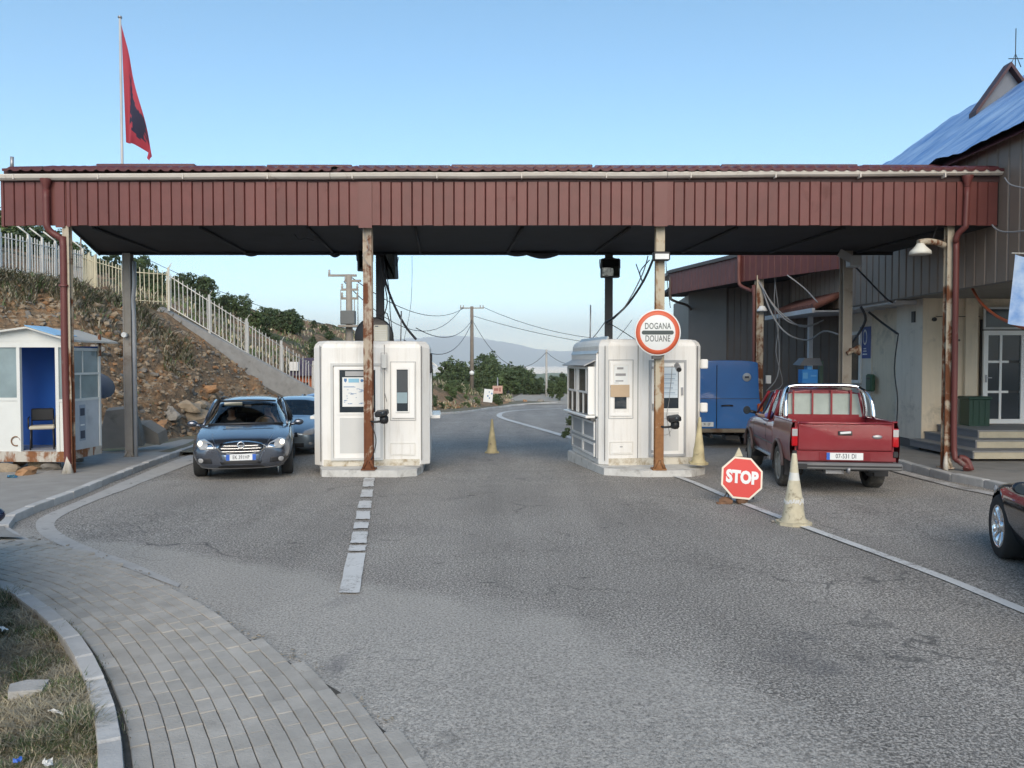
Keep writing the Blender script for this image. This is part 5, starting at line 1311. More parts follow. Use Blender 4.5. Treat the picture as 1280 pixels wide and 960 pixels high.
p = P(157, 552, 19.6); b_ = MB(); b_.prism([(-.62,0),(.45,-.0),(.42,.55),(.30,1.02),(-.28,.98),(-.50,.4)], -.12, .12, M=XZ); o = b_.build('concrete_block', M_slab, None, (p.x, p.y, p.z-.1), (.28, -.05, .15)); tag(o, 'leaning grey concrete block behind the far left canopy post', 'concrete block')
p = P(180, 548, 20.2); b_ = MB(); b_.prism([(-.5,0),(.55,0),(.50,.3),(.1,.5),(-.45,.42)], -.2, .2, M=XZ); o = b_.build('concrete_block', M_slab, None, (p.x, p.y, p.z-.05), (.2,.1,-.1)); tag(o, 'low broken concrete block to the right of the leaning one', 'concrete block')
p = P(124, 478, 18.2); b_ = MB(); b_.lathe([(0,0),(.32,0),(.34,.05),(.30,.09),(0,.1)], 14, (0,0,0), 'Y'); o = b_.build('grey_drum_lid', pm('drum_bluegrey', (.20,.24,.30), .6), None, (p.x, p.y, p.z-.1), (.5,.3,.2)); tag(o, 'blue grey round lid lying on the slope right behind the kiosk', 'lid')

# ================================================================== FENCES, STAIR WALL
def fence(name, label, pts, spacing, m, top=None, rail_lo=.10, rail_hi=.93, postlen=1.15, post_every=1.9, bar=.013, angled=False, h=1.28, cat='fence', over=.08):
    """pts: 3-D base line; every bar, post and rail a part"""
    t = thing(name, label, cat, tuple(pts[0])); o0 = Vector(pts[0]); P_ = [Vector(p)-o0 for p in pts]
    bar_me = MB().box(-bar,bar,-bar,bar,0,1).mesh('bar', m); post_me = MB().box(-.035,.035,-.035,.035,0,1).mesh('post', m)
    ang_me = MB().tube([(0,0,0),(-.42,-.10,.36)], .03, 5).mesh('post_arm', m)
    for a, b2_ in zip(P_, P_[1:]):
        d = b2_-a; L = math.hypot(d.x, d.y); n_ = max(2, round(L/spacing)); rz = math.atan2(d.y, d.x)
        for i in range(n_):
            p = a+d*((i+.5)/n_); inst('bar', bar_me, t, (p.x, p.y, p.z+.03), (random.uniform(-.015,.015), random.uniform(-.02,.02), rz), (1,1,h*(1+random.uniform(0,over))))
        for zz in (rail_lo, rail_hi):
            MB().tube([a+Vector((0,0,h*zz)), b2_+Vector((0,0,h*zz))], .022, 4).build('rail', m, t)
        np_ = max(1, round(L/post_every))
        for i in range(np_+1):
            if i == np_ and b2_ is not P_[-1]: continue
            p = a+d*(i/np_); inst('post', post_me, t, (p.x, p.y, p.z-.15), (0,0,rz), (1,1,h*postlen+.15))
            if angled: inst('post_arm', ang_me, t, (p.x, p.y, p.z+h*postlen), (0,0,0))
            else: inst('post_arm', ang_me, t, (p.x, p.y, p.z+h*postlen-.02), (0,0,2.6), (.35,.35,.5))
    return t
A = [P(-60,337,26.5), P(0,340,28), P(36,345,29.5), P(70,350,31.5), P(104,356,34)]
fence('railing_fence', 'white picket fence with bent post tops along the hill above the kiosk', A, .19, M_fence, angled=True, h=1.35, post_every=1.25, bar=.016)
Bp = [P(104,358,34), P(120,366,31.6), P(162,379,31), P(211,382,31.5)]
fence('railing_fence', 'yellowed open railing along the top landing above the concrete stair wall', Bp, .16, M_fencey, h=1.33, post_every=1.5)
SA, SB = P(211,384,31.5), P(392,492,36.8)
fence('railing_fence', 'long white railing descending the hill beside the concrete stair wall', [SA, SB], .172, M_fence, h=1.30, post_every=1.62, rail_lo=.03, rail_hi=.97, postlen=1.18)
b_ = MB(); sa = SA+Vector((-.25,-.15,.02)); sb = SB+Vector((.4,-.1,-.0)); nn = 14
for i in range(nn+1):
    p = sa.lerp(sb, i/nn); b_.v += [(p.x, p.y+.25, p.z), (p.x, p.y-.12, p.z-.03), (p.x-.35, p.y-.55, p.z-.75), (p.x-.35, p.y+.25, p.z-1.6)]
for i in range(nn):
    for k in range(4): b_.f.append([i*4+k, i*4+(k+1) % 4, i*4+4+(k+1) % 4, i*4+4+k]); b_.m.append(0); b_.sm.append(False)
b_.f += [[0,1,2,3],[nn*4+k for k in range(4)]]; b_.m += [0,0]; b_.sm += [False]*2
tag(b_.build('stair_wall', M_concrete), 'sloping bare concrete wall under the white railing', 'retaining wall')
tag(MB().tube([P(-60,311,26.6), P(0,313,28), P(104,335,34)], .012, 4).build('fence_wire', M_cable), 'thin wire strung along the white picket fence above the kiosk', 'wire')
# hut behind the railing's lower end
t = thing('hut', 'small orange walled hut with a dark roof behind the foot of the white railing', 'hut', tuple(P(388,500,40)))
MB().box(-.9,1.2,0,1.8,-.4,1.25).build('wall', pm('orange_render', (.42,.13,.06), .8), t)
b_ = MB(); b_.add([(-1.1,-.3,1.25),(1.4,-.3,1.25),(1.3,1.9,1.5),(-.9,1.9,1.5),(-.6,.6,2.15),(1.2,.6,2.15)], [[0,1,5,4],[2,3,4,5],[0,4,3],[1,2,5],[0,3,2,1]]); b_.build('roof', pm('dark_roof', (.06,.05,.08), .6), t)
boxo('window', -.5,-.1,-.02,.0,.4,.9, M_pane, t); boxo('window', .3,.7,-.02,.0,.4,.9, M_pane, t); boxo('wall_unit', -.95,-.55,-.3,-.02,1.5,1.95, M_paper, t)

# ================================================================== FLAG
t = thing('flagpole', 'tall thin pale flagpole rising behind the left part of the canopy', 'flagpole', tuple(P(158,560,19.6)))
top = P(150,22,19.6)-P(158,560,19.6)
MB().tube([(0,0,0), tuple(top)], .045, 8, r2=.028).build('shaft', pm('pole_paint', (.50,.50,.50), .45), t); MB().lathe([(0,.05),(.05,.03),(.05,-.01),(0,-.02)], 10, tuple(top)).build('finial', M_steel, t)
base = Vector(P(158,560,19.6))
fl = MB(); NU, NV = 40, 46
hoist_a, hoist_b = P(151.5,30,19.55), P(157.5,178,19.55)     # top and foot of the hoist
fly_a, fly_b = P(166,80,19.2), P(192,203,19.3)
def flagpt(u, v):
    # u along the fly, v down the hoist; the cloth hangs in folds from its top corner
    a = hoist_a.lerp(hoist_b, v); top_e = hoist_a.lerp(P(191,196,19.3), u); low_e = hoist_b.lerp(P(176,183,19.5), min(1, u*1.6)).lerp(P(192,203,19.3), max(0, u*1.8-.8))
    mid = top_e.lerp(low_e, v)
    q = hoist_a.lerp(hoist_b, v)*(1-u)+mid*u if False else mid
    fold = math.sin(u*PI*3.3+v*1.2)*.14*min(1, u*4)*(.25+v*.9)
    return Vector((q.x+fold*.18, q.y+fold*1.2, q.z))
for j in range(NV+1):
    for i in range(NU+1): fl.v.append(tuple(flagpt(i/NU, j/NV)-base))
M_flag = pm('flag_red', (.36,.035,.06), .75, var=.12, vs=2); M_flag.node_tree.nodes['Principled BSDF'].inputs['Transmission Weight'].default_value = 0
M_eagle = flat('flag_black', (.02,.02,.05), .8)
# double-headed eagle of the flag, as cells of the cloth
EAG = ["..X........X..",".XXX......XXX.","XXXXX....XXXXX",".XXXXX..XXXXX.","..XXXXXXXXXX..","X..XXXXXXXX..X","XXXXXXXXXXXXXX","XX.XXXXXXXX.XX","XXXXXXXXXXXXXX","X.XXXXXXXXXX.X",".XX.XXXXXX.XX.","XX.XXXXXXXX.XX","..XX.XXXX.XX..",".XX..XXXX..XX.","....XXXXXX....","......XX......"]
for j in range(NV):
    for i in range(NU):
        u, v = (i+.5)/NU, (j+.5)/NV; r_ = int((v-.16)/.68*16); c_ = int((u-.24)/.52*14)
        blk = 0 <= r_ < 16 and 0 <= c_ < 14 and EAG[r_][c_] == 'X'
        k = j*(NU+1)+i; fl.f.append([k,k+1,k+NU+2,k+NU+1]); fl.m.append(1 if blk else 0); fl.sm.append(True)
me = fl.mesh('flag', [M_flag, M_eagle]); o = inst('flag', me, t)
# ================================================================== VEHICLES
def loft_car(st, glass_from, glass_to, ws_seg, rw_seg, level=3, cap_glass=False, end_crease=.35, long_crease=0):
    """st rows: y, zb, wb, w, zm, ws, zs, wt, zt ; y forward positive, rows from front to back.
    returns evaluated body data split by surface kind: 0 paint, 1 side glass, 2 windscreen, 3 rear glass, 4 underside"""
    bm = bmesh.new(); rings = []
    for (y, zb, wb, w_, zm, ws, zs, wt, zt) in st:
        cab = zt - zs > .22
        half = [(0, zb), (wb*.75, zb), (wb, zb+.03), (w_, zm), (w_*.995, zm+(zs-zm)*.6), (ws, zs), (ws-.05, zs+.015), (wt+.0, zt-(.055 if cab else .015)), (wt*.62, zt-.004), (0, zt)]
        ring = [bm.verts.new((x_, y, z)) for x_, z in half] + [bm.verts.new((-x_, y, z)) for x_, z in half[-2:0:-1]]
        rings.append(ring)
    n = len(rings[0]); cl = bm.edges.layers.float.new('crease_edge')
    kinds = {}
    for i in range(len(rings)-1):
        for k in range(n):
            f = bm.faces.new((rings[i][k], rings[i][(k+1) % n], rings[i+1][(k+1) % n], rings[i+1][k]))
            kk = k if k < 9 else 17-k       # mirrored band index
            mi = 0
            if kk == 6 and glass_from <= i < glass_to: mi = 1
            if kk in (7, 8) and i == ws_seg: mi = 2
            if kk in (7, 8) and i == rw_seg: mi = 3
            if kk in (0,): mi = 4
            f.material_index = mi; f.smooth = True
    for ring, rev in ((rings[0], False), (rings[-1], True)):
        h = n//2
        for k in range(h):
            a, b2_, c_, d_ = ring[k], ring[k+1], ring[(n-k-1) % n], ring[(n-k) % n]
            vs = [v for v in dict.fromkeys((a, b2_, c_, d_))]
            if len(vs) >= 3:
                f = bm.faces.new(vs if rev else vs[::-1]); f.smooth = True
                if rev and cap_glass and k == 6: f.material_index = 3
    bm.edges.ensure_lookup_table()
    for e in bm.edges:
        mats = {f.material_index for f in e.link_faces}
        if len(mats) > 1 and mats != {0, 4}: e[cl] = .75
    if long_crease:
        for i in range(len(rings)-1):
            for k in (7, n-7):
                e = bm.edges.get((rings[i][k], rings[i+1][k])); e[cl] = long_crease
    for ring in (rings[0], rings[-1]):
        for k in range(n):
            e = bm.edges.get((ring[k], ring[(k+1) % n]))
            if e: e[cl] = end_crease
    bmesh.ops.recalc_face_normals(bm, faces=bm.faces)
    me = bpy.data.meshes.new('cage'); bm.to_mesh(me); bm.free()
    o = bpy.data.objects.new('cage', me); C.objects.link(o); md = o.modifiers.new('s', 'SUBSURF'); md.levels = level; md.render_levels = level
    dg = bpy.context.evaluated_depsgraph_get(); out = bpy.data.meshes.new_from_object(o.evaluated_get(dg)); bpy.data.objects.remove(o)
    vs = [v.co.copy() for v in out.vertices]; fs = [(tuple(p.vertices), p.material_index) for p in out.polygons]
    bpy.data.meshes.remove(out); return vs, fs
class Car:
    def __init__(s, name, label, cat, loc, rz, paint, st, glass_from, glass_to, ws_seg, rw_seg, axles, wr, tw, track, group=None, glass=None, level=3, arch=None, cap_glass=False, end_crease=.35, rglass=None, long_crease=0):
        s.t = thing(name, label, cat, loc, rz, group); s.paint = paint
        vs, fs = loft_car(st, glass_from, glass_to, ws_seg, rw_seg, level, cap_glass, end_crease, long_crease)
        W = max(r[3] for r in st); s.W = W; ar = arch or wr+.055
        keep = []
        for f, m in fs:
            c_ = sum((vs[i] for i in f), Vector())/len(f); cut = False
            if abs(c_.x) > track-tw/2-.07 and m in (0, 4):
                for ay in axles:
                    if all((math.hypot(vs[i].y-ay, vs[i].z-wr) < ar) for i in f): cut = True
            if not cut: keep.append((f, m))
        used = {i for f, m in keep for i in f}
        for i in used:
            v = vs[i]
            if abs(v.x) > track-tw/2-.07:
                for ay in axles:
                    r_ = math.hypot(v.y-ay, v.z-wr)
                    if 1e-4 < r_ < ar: v.y = ay+(v.y-ay)*ar/r_; v.z = wr+(v.z-wr)*ar/r_
        s.bvh = BVHTree.FromPolygons(vs, [f for f, m in keep])
        def part(name, ks, m, parent):
            idx = {}; V = []; F = []
            for f, k in keep:
                if k in ks:
                    g = []
                    for i in f:
                        if i not in idx: idx[i] = len(V); V.append(tuple(vs[i]))
                        g.append(idx[i])
                    F.append(g)
            b = MB(); b.v = V; b.f = F; b.m = [0]*len(F); b.sm = [True]*len(F)
            return b.build(name, m, parent)
        s.body = part('body', (0,), paint, s.t); part('underbody', (4,), M_blk, s.t)
        g = glass or M_cglass
        if any(k == 1 for f, k in keep): part('side_window', (1,), g, s.t)
        if any(k == 2 for f, k in keep): part('windscreen', (2,), g, s.t)
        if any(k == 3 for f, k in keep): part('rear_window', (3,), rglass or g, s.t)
        # arches and wells
        s.wr, s.tw, s.track, s.axles, s.ar = wr, tw, track, axles, ar
        for ay in axles:
            for sx_ in (-1, 1):
                b = MB(); N = 22
                for k in range(N+1):
                    a = -.25+(PI+.5)*k/N; y_, z_ = ay+ar*math.cos(a), wr+ar*math.sin(a)
                    hit = s.bvh.ray_cast(Vector((sx_*3, ay+(ar+.02)*math.cos(a), wr+(ar+.02)*math.sin(a))), Vector((-sx_, 0, 0)))
                    xo = hit[0].x if hit[0] else sx_*W
                    b.v += [(xo, y_, z_), (sx_*(track-tw/2-.09), y_, z_)]
                for k in range(N): b.f.append([2*k, 2*k+1, 2*k+3, 2*k+2]); b.m.append(0); b.sm.append(True)
                b.v.append((sx_*(track-tw/2-.09), ay, wr)); c_ = len(b.v)-1
                for k in range(N): b.f.append([2*k+1, 2*k+3, c_]); b.m.append(0); b.sm.append(False)
                b.build('wheel_well', M_blk, s.t)
    def hitx(s, y, z, side): 
        h = s.bvh.ray_cast(Vector((side*3, y, z)), Vector((-side, 0, 0))); return h[0].x if h[0] else side*s.W
    def face(s, name, poly, front, m, off=.006, parent=None, rings=4, drop=.03, snap=None):
        """patch following the front (or rear) surface; poly in x,z, star shaped"""
        sg = 1 if front else -1; n_ = len(poly); P2 = []
        for a, b2_ in zip(poly, poly[1:]+poly[:1]):
            for j in range(3): P2.append((a[0]+(b2_[0]-a[0])*j/3, a[1]+(b2_[1]-a[1])*j/3))
        cx = sum(p[0] for p in P2)/len(P2); cz_ = sum(p[1] for p in P2)/len(P2); b = MB(); N = len(P2)
        def pt(x_, z_, o_):
            h = s.bvh.ray_cast(Vector((x_, sg*6, z_)), Vector((0, -sg, 0))); y_ = h[0].y if h[0] else (snap or 0)
            nrm = h[1] if h[0] else Vector((0, sg, 0))
            if nrm.y*sg < 0: nrm = -nrm
            return Vector((x_, y_, z_)) + nrm*o_
        b.v.append(tuple(pt(cx, cz_, off)))
        for r in range(1, rings+1):
            for x_, z_ in P2: b.v.append(tuple(pt(cx+(x_-cx)*r/rings, cz_+(z_-cz_)*r/rings, off)))
        for x_, z_ in P2: b.v.append(tuple(pt(x_, z_, -drop)))
        for k in range(N): b.f.append([0, 1+k, 1+(k+1) % N])
        for r in range(rings):
            for k in range(N): b.f.append([1+r*N+k, 1+(r+1)*N+k, 1+(r+1)*N+(k+1) % N, 1+r*N+(k+1) % N])
        b.m = [0]*len(b.f); b.sm = [True]*(len(b.f)-N)+[False]*N
        return b.build(name, m, parent or s.t)
    def faceline(s, name, pts, front, r, m, parent=None, off=0):
        sg = 1 if front else -1; out = []
        for x_, z_ in [(q.x, q.y) for q in smooth_path([(p[0], p[1], 0) for p in pts], 4)]:
            h = s.bvh.ray_cast(Vector((x_, sg*6, z_)), Vector((0, -sg, 0)))
            if h[0]: out.append((x_, h[0].y+sg*off, z_))
        if len(out) > 1: return MB().tube(out, r, 6).build(name, m, parent or s.t)
    def wheels(s, rim='alloy', rimm=None, tyre=None, spokes=5, steer=0):
        tyre = tyre or M_rubber; rimm = rimm or M_alloy; wr, tw = s.wr, s.tw; rr = wr*.66
        tp = MB(); tp.lathe([(rr,-tw/2+.01),(wr-.025,-tw/2),(wr-.004,-tw/2+.025),(wr,0),(wr-.004,tw/2-.025),(wr-.025,tw/2),(rr,tw/2-.01)], 40, axis='X'); tm = tp.mesh('tyre', tyre)
        b = MB(); b.lathe([(rr+.004, tw/2-.006),(rr-.012,tw/2-.002),(rr-.02,tw/2-.03),(rr-.03,-.02)], 40, axis='X')
        if rim == 'steel': b.lathe([(rr-.02, tw/2-.05),(rr*.62,tw/2-.02),(rr*.35,tw/2-.045),(.05,tw/2-.03),(0,tw/2-.03)], 30, axis='X')
        else:
            b.lathe([(.075, tw/2-.05),(.07,tw/2-.02),(0,tw/2-.015)], 16, axis='X')
            for k in range(spokes):
                a = 2*PI*k/spokes
                for da in (-.12, .12) if spokes <= 6 else (0,):
                    c_, s_ = math.cos(a+da*1.6), math.sin(a+da*1.6); c0, s0 = math.cos(a+da*.7), math.sin(a+da*.7)
                    wd = .022 if spokes <= 6 else .016; px_, pz_ = -s_, c_
                    x1, x2 = tw/2-.03, tw/2-.012
                    A_ = (x1, c0*.05, s0*.05); B_ = (x2-.004, c_*(rr-.012), s_*(rr-.012))
                    b.add([(x1-.02, A_[1]-px_*wd, A_[2]-pz_*wd),(x1-.02, A_[1]+px_*wd, A_[2]+pz_*wd),(x2-.03, B_[1]+px_*wd*1.3, B_[2]+pz_*wd*1.3),(x2-.03, B_[1]-px_*wd*1.3, B_[2]-pz_*wd*1.3),
                           (x1, A_[1]-px_*wd*.6, A_[2]-pz_*wd*.6),(x1, A_[1]+px_*wd*.6, A_[2]+pz_*wd*.6),(x2, B_[1]+px_*wd, B_[2]+pz_*wd),(x2, B_[1]-px_*wd, B_[2]-pz_*wd)],
                          [[3,2,1,0],[4,5,6,7],[0,1,5,4],[1,2,6,5],[2,3,7,6],[3,0,4,7]])
        rm = b.mesh('rim', rimm)
        br = MB().lathe([(0,-.03),(rr-.04,-.03),(rr-.04,-.01),(0,-.01)], 20, axis='X').mesh('brake_disc', M_blk)
        for ay in s.axles:
            for sx_ in (-1, 1):
                w_ = bpy.data.objects.new('wheel', tm); C.objects.link(w_); w_.parent = s.t
                w_.location = (sx_*s.track, ay, wr); w_.rotation_euler = (0, 0, (0 if sx_ > 0 else PI)+(steer if ay == max(s.axles) else 0))
                inst('rim', rm, w_); inst('brake_disc', br, w_)
    def mirrors(s, y, z, x, m, sz=(.20,.10,.13), glass_front=False):
        for sg in (-1, 1):
            b = MB(); b.lathe([(0,-.5),(.30,-.45),(.47,-.2),(.5,.2),(.46,.42),(.0,.45)], 16, axis='Y', M=Matrix.Translation((sg*(x+.12), y, z)) @ Matrix.Diagonal((sz[0], -sz[1], sz[2], 1)))
            b.tube([(sg*(x-.06), y, z-.05), (sg*(x+.08), y, z-.02)], .03, 6)
            o = b.build('mirror', m, s.t)
            MB().lathe([(0,0),(.42,0)], 16, axis='Y', M=Matrix.Translation((sg*(x+.12), y-sz[1]*.46, z)) @ Matrix.Diagonal((sz[0], 1, sz[2], 1))).build('mirror_glass', M_pane, o)
    def plate(s, x0, x1, z0, z1, front, txt, blue=((0, .1),), m=None, y=None, size=None):
        sg = 1 if front else -1
        hh = [s.bvh.ray_cast(Vector((x_, sg*6, (z0+z1)/2)), Vector((0, -sg, 0)))[0] for x_ in (x0, (x0+x1)/2, x1)]
        yy = y if y is not None else max((h.y*sg for h in hh if h))+.012
        yy *= sg if y is None else 1
        b = MB().box(x0, x1, yy-.006, yy+.006, z0, z1); o = b.build('number_plate', m or M_paper, s.t)
        W_ = x1-x0
        for f0, f1 in blue:
            a, c_ = (x0+W_*f0, x0+W_*f1) if not front else (x1-W_*f1, x1-W_*f0)
            MB().box(a, c_, yy-.007, yy+.007, z0+.001, z1-.001).build('plate_band', flat('plate_blue', (.03,.12,.5), .4), o)
        text('plate_text', txt, size or (z1-z0)*.86, M_ink, o, ((x0+x1)/2+(W_*.03)*(1 if not front else 0), yy+sg*.0085, (z0+z1)/2), (PI/2, 0, PI if front else 0), sx=.72, sp=1.05)
        return o
    def seats(s, ys, zs_=.35, m=None, xs=(-.38, .38), h=.62):
        for y in ys:
            for x_ in xs:
                b = MB().box(x_-.24, x_+.24, y-.05, y+.45, zs_, zs_+.18, bev=.05).box(x_-.23, x_+.23, y-.17, y-.03, zs_+.1, zs_+.1+h, bev=.05).box(x_-.12, x_+.12, y-.16, y-.06, zs_+.14+h, zs_+.32+h, bev=.03)
                b.build('seat', m or M_inter, s.t)
    def floorpan(s, y0, y1, w_, z): MB().box(-w_, w_, y0, y1, z-.04, z).build('floor', M_inter, s.t)

# ------------------------------------------------ people (seated, one continuous skinned body each)
M_skin = pm('skin', (.45,.27,.19), .55, var=.06); M_hair = pm('hair_dark', (.025,.018,.014), .7)
def skinned(name, verts, edges, radii, m, parent=None, root=0, sub=2):
    me = bpy.data.meshes.new(name); me.from_pydata(verts, edges, []); o = bpy.data.objects.new(name+'_tmp', me); C.objects.link(o)
    md = o.modifiers.new('k', 'SKIN'); md.use_smooth_shade = True; s2 = o.modifiers.new('s', 'SUBSURF'); s2.levels = sub; s2.render_levels = sub
    for i, r in enumerate(radii):
        sv = me.skin_vertices[0].data[i]; sv.radius = (r, r) if not isinstance(r, tuple) else r; sv.use_root = (i == root)
    dg = bpy.context.evaluated_depsgraph_get(); out = bpy.data.meshes.new_from_object(o.evaluated_get(dg)); bpy.data.objects.remove(o)
    out.materials.clear(); out.materials.append(m)
    for p in out.polygons: p.use_smooth = True
    return inst(name, out, parent)
def person(label, loc, rz, shirt, hand=None, arm_out=None, glasses=False, turn=0, hair_m=None):
    """seated upper body facing local +y, origin at the hip point; hand: 'face' raises the right hand to the face"""
    sh = .19
    V = [(0,0,.0),(0,-.02,.16),(0,-.03,.34),(0,-.03,.47),(0,-.02,.56),(0,.0,.63),(0,.012,.72),(0,.0,.80),       # 0-7 spine neck head
         (-sh,-.03,.46),(sh,-.03,.46)]
    Ed = [(0,1),(1,2),(2,3),(3,4),(4,5),(5,6),(6,7),(3,8),(3,9)]; Rr = [(.16,.12),(.15,.11),(.17,.11),(.12,.09),(.055,.055),(.072,.08),(.078,.092),(.06,.07),.06,.06]
    def arm(sg, pts):
        i0 = 8 if sg < 0 else 9; b = len(V)
        for k, p in enumerate(pts): V.append(p); Rr.append((.045,.040,.034,.026)[k]); Ed.append((i0 if k == 0 else b+k-1, b+k))
        w_ = Vector(pts[-1]); d = (w_-Vector(pts[-2])).normalized(); sd_ = d.cross(Vector((0,0,1))).normalized() if abs(d.z) < .9 else Vector((1,0,0))
        pal = len(V); V.append(tuple(w_+d*.05)); Rr.append((.034,.016)); Ed.append((b+3, pal))
        for j in range(4):
            f1 = w_+d*(.085)+sd_*(.026*(j-1.5)*.62); f2 = f1+d*(.032+.006*(1.5-abs(j-1.5)))+Vector((0,-.006,0)); f3 = f2+d*.022+Vector((0,-.014,0))
            k = len(V); V.extend([tuple(f1), tuple(f2), tuple(f3)]); Rr.extend([.0095,.0085,.007]); Ed.extend([(pal,k),(k,k+1),(k+1,k+2)])
        k = len(V); t1 = w_+d*.03+sd_*.036; V.extend([tuple(t1), tuple(t1+d*.03+sd_*.012)]); Rr.extend([.011,.009]); Ed.extend([(b+3,k),(k,k+1)])
    rest = lambda sg: [(sg*.23,.02,.34),(sg*.25,.10,.22),(sg*.22,.24,.24),(sg*.17,.36,.28)]
    if hand == 'face': arm(-1, [(-.23,.04,.38),(-.24,.14,.30),(-.17,.17,.44),(-.10,.13,.56)])
    else: arm(-1, rest(-1) if not (arm_out and arm_out[0] < 0) else arm_out[1])
    arm(1, rest(1))
    t = thing('person', label, 'person', loc, rz)
    # thighs so that the figure really sits
    for sg in (-1, 1):
        b = len(V); V += [(sg*.10,.16,-.01),(sg*.11,.42,.02),(sg*.11,.52,-.30)]; Rr += [.085,.065,.05]; Ed += [(0,b),(b,b+1),(b+1,b+2)]
    body = skinned('body', V, Ed, Rr, M_skin, t)
    # clothing a little outside the torso and upper arms
    V2 = [(0,0,-.02),(0,-.02,.16),(0,-.03,.34),(0,-.03,.46),(-sh,-.03,.45),(sh,-.03,.45),V[10],V[11]]; 
    armL = 10; armR = 10+4+1+12+2
    V2 = [(0,0,-.02),(0,-.02,.16),(0,-.03,.34),(0,-.03,.465),(-sh,-.03,.455),(sh,-.03,.455),V[armL],V[armL+1],V[armR],V[armR+1]]
    skinned('shirt', V2, [(0,1),(1,2),(2,3),(3,4),(3,5),(4,6),(6,7),(5,8),(8,9)], [(.175,.135),(.165,.125),(.185,.125),(.125,.10),.075,.075,.062,.052,.062,.052], shirt, t)
    hm = MB(); 
    hm.lathe([(0,.118),(.04,.112),(.078,.085),(.096,.04),(.099,.0),(.09,-.04)], 18, M=Matrix.Translation((0,-.018,.765)) @ Matrix.Rotation(-.35, 4, 'X') @ Matrix.Diagonal((.93,1.08,1,1))); hm.build('hair', hair_m or M_hair, t)
    fm = MB(); 
    for sg in (-1, 1): fm.lathe([(0,0),(.012,.0),(.009,.006),(0,.008)], 8, (sg*.032,.088,.735), 'Y')
    fm.build('eyes', M_ink, body)
    MB().tube([(0,.085,.735),(0,.112,.705),(0,.095,.695)], .011, 6).build('nose', M_skin, body); MB().tube([(-.022,.088,.667),(0,.094,.664),(.022,.088,.667)], .006, 5).build('mouth', flat('lips', (.32,.12,.10)), body)
    for sg in (-1,1): MB().lathe([(0,-.006),(.026,0),(0,.006)], 8, (sg*.088,.0,.72), 'X').build('ear', M_skin, body)
    if glasses: MB().box(-.068,-.008,.098,.106,.718,.752,bev=.006).box(.008,.068,.098,.106,.718,.752,bev=.006).box(-.01,.01,.1,.106,.74,.746).build('sunglasses', M_blk, t)
    return t

# ------------------------------------------------ 1. dark steel-grey estate at the left booth
ins_st = [ # y, zb, wb, w, zm, ws, zs, wt, zt
 (2.40,.30,.50,.60,.42,.56,.60,.34,.655), (2.34,.22,.66,.76,.42,.70,.655,.42,.72), (2.15,.20,.76,.87,.45,.79,.73,.48,.80), (1.75,.20,.80,.915,.5,.85,.82,.50,.88),
 (1.30,.20,.82,.925,.52,.865,.885,.52,.945), (1.02,.20,.82,.928,.54,.865,.915,.60,.985), (.18,.20,.82,.93,.55,.865,.945,.575,1.40), (-.25,.20,.82,.93,.55,.865,.955,.565,1.475),
 (-1.0,.20,.82,.93,.55,.865,.965,.56,1.49), (-1.75,.20,.82,.928,.56,.86,.975,.545,1.46), (-2.12,.22,.82,.92,.56,.85,.975,.53,1.41), (-2.36,.26,.74,.86,.56,.80,.97,.60,1.02), (-2.44,.32,.62,.80,.56,.76,.90,.6,.93)]
c1 = Car('parked_car', 'dark steel grey estate car with lit headlamps stopped left of the left booth', 'car', (-4.98-.62, 14.30+2.38, -.05), PI+R(14.5), P_ins, ins_st, 5, 10, 5, 10, (1.42, -1.32), .33, .22, .80, rglass=glassmat('dark_rear_glass', (.3,.33,.33), .12))
c1.t.rotation_euler = (R(.9), 0, PI+R(15))
c1.wheels('alloy', spokes=5)
# nose details (x to the car's own right; seen mirrored from the front)
gr = [(.43*math.cos(a), .625+.105*math.sin(a)*(1 if math.sin(a) > 0 else 1.35)) for a in [2*PI*k/20 for k in range(20)]]
g_ = c1.face('grille', [(x_*1.02, z_) for x_, z_ in gr], True, M_chrome, .010)
c1.face('grille_mesh', [(x_*.92, (.60+(z_-.60)*.84)) for x_, z_ in gr], True, M_blk, .014, g_)
for z_, hw in ((.655,.32),(.605,.37),(.55,.35)): c1.faceline('grille_bar', [(-hw,z_),(-hw*.5,z_-.004),(0,z_-.006),(hw*.5,z_-.004),(hw,z_)], True, .009, M_chrome, g_, .018)
h0 = c1.bvh.ray_cast(Vector((0,6,.645)), Vector((0,-1,0)))[0].y+.03
MB().lathe([(.048,-.004),(.066,-.004),(.066,.01),(.048,.01),(.048,-.004)], 24, (0,h0,.665), 'Y').box(-.06,.06,h0,h0+.01,.657,.673).build('emblem_ring', M_chrome, g_)
